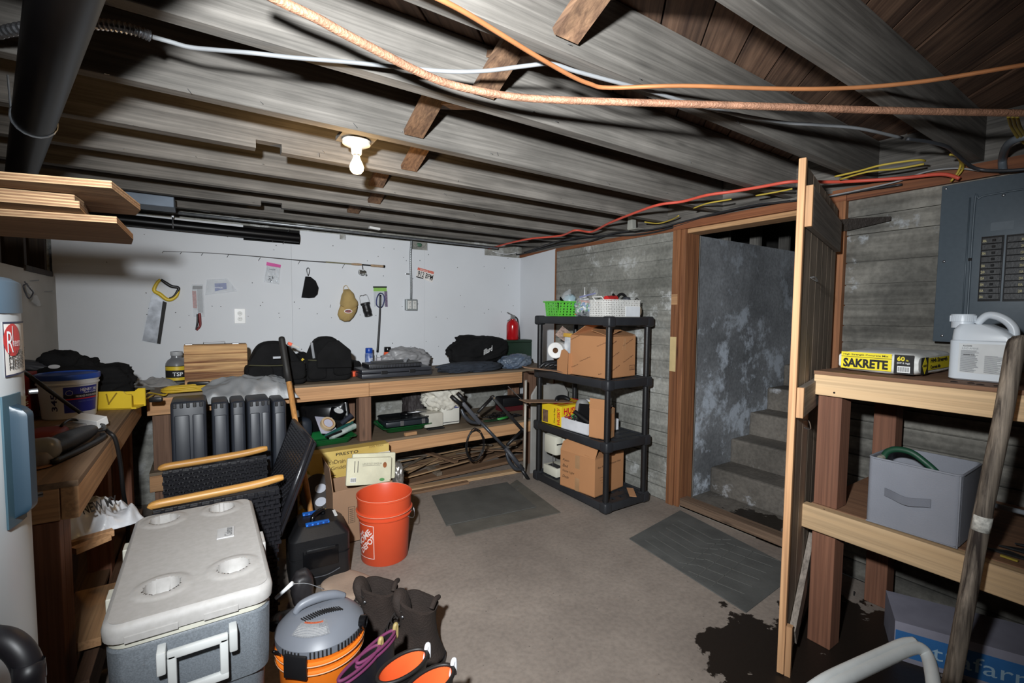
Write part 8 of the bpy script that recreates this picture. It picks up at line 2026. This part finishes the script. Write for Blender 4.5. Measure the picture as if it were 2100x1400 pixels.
M().tube([H_(1812, 938), H_(1820, 926), H_(1840, 921), H_(1870, 928), H_(1900, 950), H_(1920, 968), Vector((2.24, .50, .80)), Vector((2.30, .52, .74)), Vector((2.34, .60, .70)), Vector((2.28, .66, .66)), Vector((2.20, .60, .64))], .0115, 12).out('hose', GH, hg, smooth=True)
p = H_(1812, 936); M().cyl(p, p + Vector((-.022, .004, -.004)), .011, seg=10).out('coupling', mat('brass_white', S(196, 190, 176), .35, .6), hg, smooth=40)
M().tube([Vector((2.20, .64, .83)), Vector((2.24, .60, .80)), Vector((2.30, .60, .79))], .010, 10).out('hose', GH, hg, smooth=True)
# grey conduit lying along the lower shelf back, and small black bits
tag(M().cyl(P(2035, 1035, x=2.62), Vector((2.62, -.6, P(2035, 1035, x=2.62).z)), .010, seg=12).out('grey_pipe', mat('plastic_grey_pipe', S(150, 156, 162), .4), None, smooth=True), 'light grey pipe running behind the bin on the right bench shelf', 'pipe')
q = random.Random(4)
bt2 = T('black_bits', 'black jagged plastic brackets on the lower right shelf behind the pole', 'brackets', (2.35, .33, FBZ))
for k in range(4): M().prism([(0, 0), (.10, .005), (.16, .03), (.10, .022), (.06, .04), (.03, .02)], (2.22 + .05 * k, .40 - .03 * k, FBZ + .004 + .006 * k), -Y, X, .005).out('bracket', BLK, bt2)
tag(M().bar(P(2052, 1138, z=FBZ + .006), P(2088, 1150, z=FBZ + .006), .010, .006).out('brass_strip', mat('brass_strip', S(200, 180, 80), .35, .6), None), 'small shiny brass strip on the lower right shelf near the pole', 'strip')
# old wooden pole leaning on the right bench
q0, q1 = P(1950, 1400, d=1.48), P(2087, 688, d=1.40)
dd_ = q1 - q0; base = q0 - dd_ * (q0.z / dd_.z)
pl = T('wooden_pole', 'old cracked grey wooden pole leaning against the right bench', 'pole', tuple(base))
rp_ = .0225
pm = wood('weathered_pole', S(60, 48, 42), S(184, 168, 150), 'z', 1.6, 1.4, mottle=.5)
pts = [base.lerp(q1, t) for t in (0, .2, .4, .6, .8, .96, .99, 1.0)]
q = random.Random(1); pts = [p + Vector((q.uniform(-.002, .002), q.uniform(-.002, .002), 0)) for p in pts]
m = M().tube(pts, [rp_, rp_ * 1.0, rp_ * .98, rp_ * 1.0, rp_ * .97, rp_ * 1.0, rp_ * .9, rp_ * .5], 18)
m.out('shaft', pm, pl, smooth=True)
M().tube([base.lerp(q1, .0), base.lerp(q1, .07)], rp_ * 1.25, 18, smooth=False).out('socket', mat('dark_socket', S(40, 44, 54), .5, .4), pl, smooth=True)
a = base.lerp(q1, .55); M().tube([a, base.lerp(q1, .585)], rp_ * 1.02, 18, smooth=False).out('sticker_remains', mat('label_rest', S(200, 198, 190), .7, var=.4, vs=90), pl, smooth=True)
# blue printed box on the floor under the bench
bb_ = T('blue_carton', 'blue and grey printed carton on the floor under the right bench', 'box', (2.4, .35, 0))
e0, e1 = P(1838, 1270, d=1.95), P(1838, 1400, d=1.95)
bxx = P(1836, 1275, y=.62).x; zbx = P(1836, 1272, y=.62).z
nA, nB = P(1836, 1272, z=.16), P(2100, 1345, z=.16); dirb = (nB - nA).normalized(); nb_ = Vector((-dirb.y, dirb.x, 0)) ; nb_ = nb_ if nb_.x > 0 else -nb_
bb_.location = nA; bb_.location.z = 0; ORG[bb_.name] = Vector(bb_.location)
o4 = Vector((nA.x, nA.y, 0)); Lb4 = .50
M().prism([(0, 0), (Lb4, 0), (Lb4, .25), (0, .25)], o4, dirb, nb_, .16).out('carton', mat('lavender_card', S(150, 148, 162), .6), bb_)
ff = dirb.cross(Z) ; ff = ff if ff.x < 0 or ff.y < 0 else -ff
bars(M(), o4 + ff * .0012, dirb, Z, [(.003, Lb4, .02, .125)], 0).out('blue_panel', mat('bright_blue_card', S(50, 110, 170), .6), bb_)
text('nutrafarm', o4 + dirb * .02 + ff * .0022 + Z * .045, dirb, Z, .40, .06, mat('pale_letter', S(160, 190, 210), .6), bb_, th=0)
# white folding step stool / cooler handle near the lens
wsx = T('step_stool', 'white plastic moulded step with tubular rail at the bottom right', 'stool', (0, 0, 0))
dpt = .92; K = lambda a, c, d_=dpt: P(a, c, d=d_)
hp = [K(1655, 1440, .86), K(1700, 1408, .88), K(1760, 1378, .92), K(1820, 1350, .97), K(1860, 1332, 1.0), K(1885, 1328, 1.01), K(1902, 1345, 1.0), K(1912, 1385, .96), K(1918, 1440, .92)]
wsx.location = (hp[4].x, hp[4].y, 0); ORG[wsx.name] = Vector(wsx.location)
WS = mat('stool_white', S(196, 198, 196), .5, var=.04, vs=40)
M().tube(hp, .0125, 14).out('rail', WS, wsx, smooth=True)
M().tube([p + Vector((.004, .010, .006)) - RM @ Vector((0, 0, 0)) for p in hp[:6]], .010, 12).out('outer_rail', WS, wsx, smooth=True)
t0 = [K(1700, 1440, .93), K(1845, 1362, 1.02), K(1960, 1420, 1.0), K(1860, 1520, .9)]
cn = sum(t0, Vector()) / 4; zz = min(p.z for p in t0) - .01
m = M().prism([(p.x, p.y) for p in t0], (0, 0, zz - .0), X, Y, .018, bev=.004); m.out('seat', WS, wsx, smooth=40)
for p in t0: 
    q_ = Vector((p.x, p.y, zz)).lerp(Vector((cn.x, cn.y, zz)), .1); M().tube([q_, Vector((q_.x, q_.y, 0))], .012, 10, smooth=False).out('leg', WS, wsx, smooth=True)
for p in (hp[0], hp[-1]): M().tube([p, Vector((p.x, p.y, zz - .01)), Vector((p.x, p.y, 0))], .0125, 12, smooth=False).out('rail_leg', WS, wsx, smooth=True)
# black stand legs under the right bench
tg2 = P(1745, 1250, z=.0)
sd = T('wire_stand', 'small black wire stand on the floor behind the redwood bench post', 'stand', (tg2.x, tg2.y + .05, 0))
for (a, b_) in (((1752, 1212), (1748, 1255)), ((1726, 1232), (1750, 1238)), ((1726, 1242), (1748, 1250))): 
    y_ = .93; M().tube([P(*a, y=y_), P(*b_, y=y_)], .003, 6, smooth=False).out('rod', INK, sd)

# ================================================================ PARTS OF PARTS
NEST = {'breaker_switch': ('breaker',), 'slot': ('socket', 'receptacle'), 'latch_rib': ('latch',), 'lace': ('upper',), 'eyelet': ('upper',), 'tongue': ('upper',), 'collar_pad': ('upper',),
        'lid_rib': ('lid',), 'cup_well': ('lid',), 'badge': ('lid', 'body'), 'lettering': ('label', 'badge', 'name_plate', 'plate', 'carton', 'size_label', 'front_panel', 'bag', 'logo_disc', 'label_band', 'black_panel'),
        'label_stripe': ('label',), 'label_text': ('label', 'warning_label'), 'warning_band': ('warning_label',), 'barcode': ('barcode_panel',), 'food_print': ('carton',), 'small_print': ('carton',), 'seam_line': ('body',),
        'hinge': ('shell',), 'raised_rib': ('shell',), 'rib': ('tray',), 'ratchet': ('tray',), 'pocket': ('body',), 'piping': ('body',), 'handle_boss': ('bucket',), 'core': ('roll', 'tape'), 'cover_screw': ('access_cover',),
        'pull_loop': ('shaft',), 'top_band': ('shaft',), 'lining': ('shaft',), 'size_label': ('shaft',), 'patch_print': ('patch',), 'patch': ('crown',), 'side_weave': ('side_panel',), 'back_weave': ('backrest',), 'screw': ('cover',), 'tape': ('panel',), 'stamp': ('panel',)}
base = lambda o: o.name.split('.')[0]
def cen(o): return sum((Vector(c) for c in o.bound_box), Vector()) / 8
for root in [o for o in bpy.data.objects if o.parent is None and o.type == 'EMPTY']:
    kids = [o for o in root.children if o.type == 'MESH']; host_used = set()
    for o in kids:
        want = NEST.get(base(o))
        if not want or o.name in host_used: continue
        best = None
        for w_ in want:
            cs_ = [k for k in kids if base(k) == w_ and k is not o and k.parent == root and k.location.length < 1e-6]
            if cs_: best = min(cs_, key=lambda k: (cen(k) - cen(o)).length); break
        if best is not None and not o.children and o.location.length < 1e-6: o.parent = best; host_used.add(best.name)
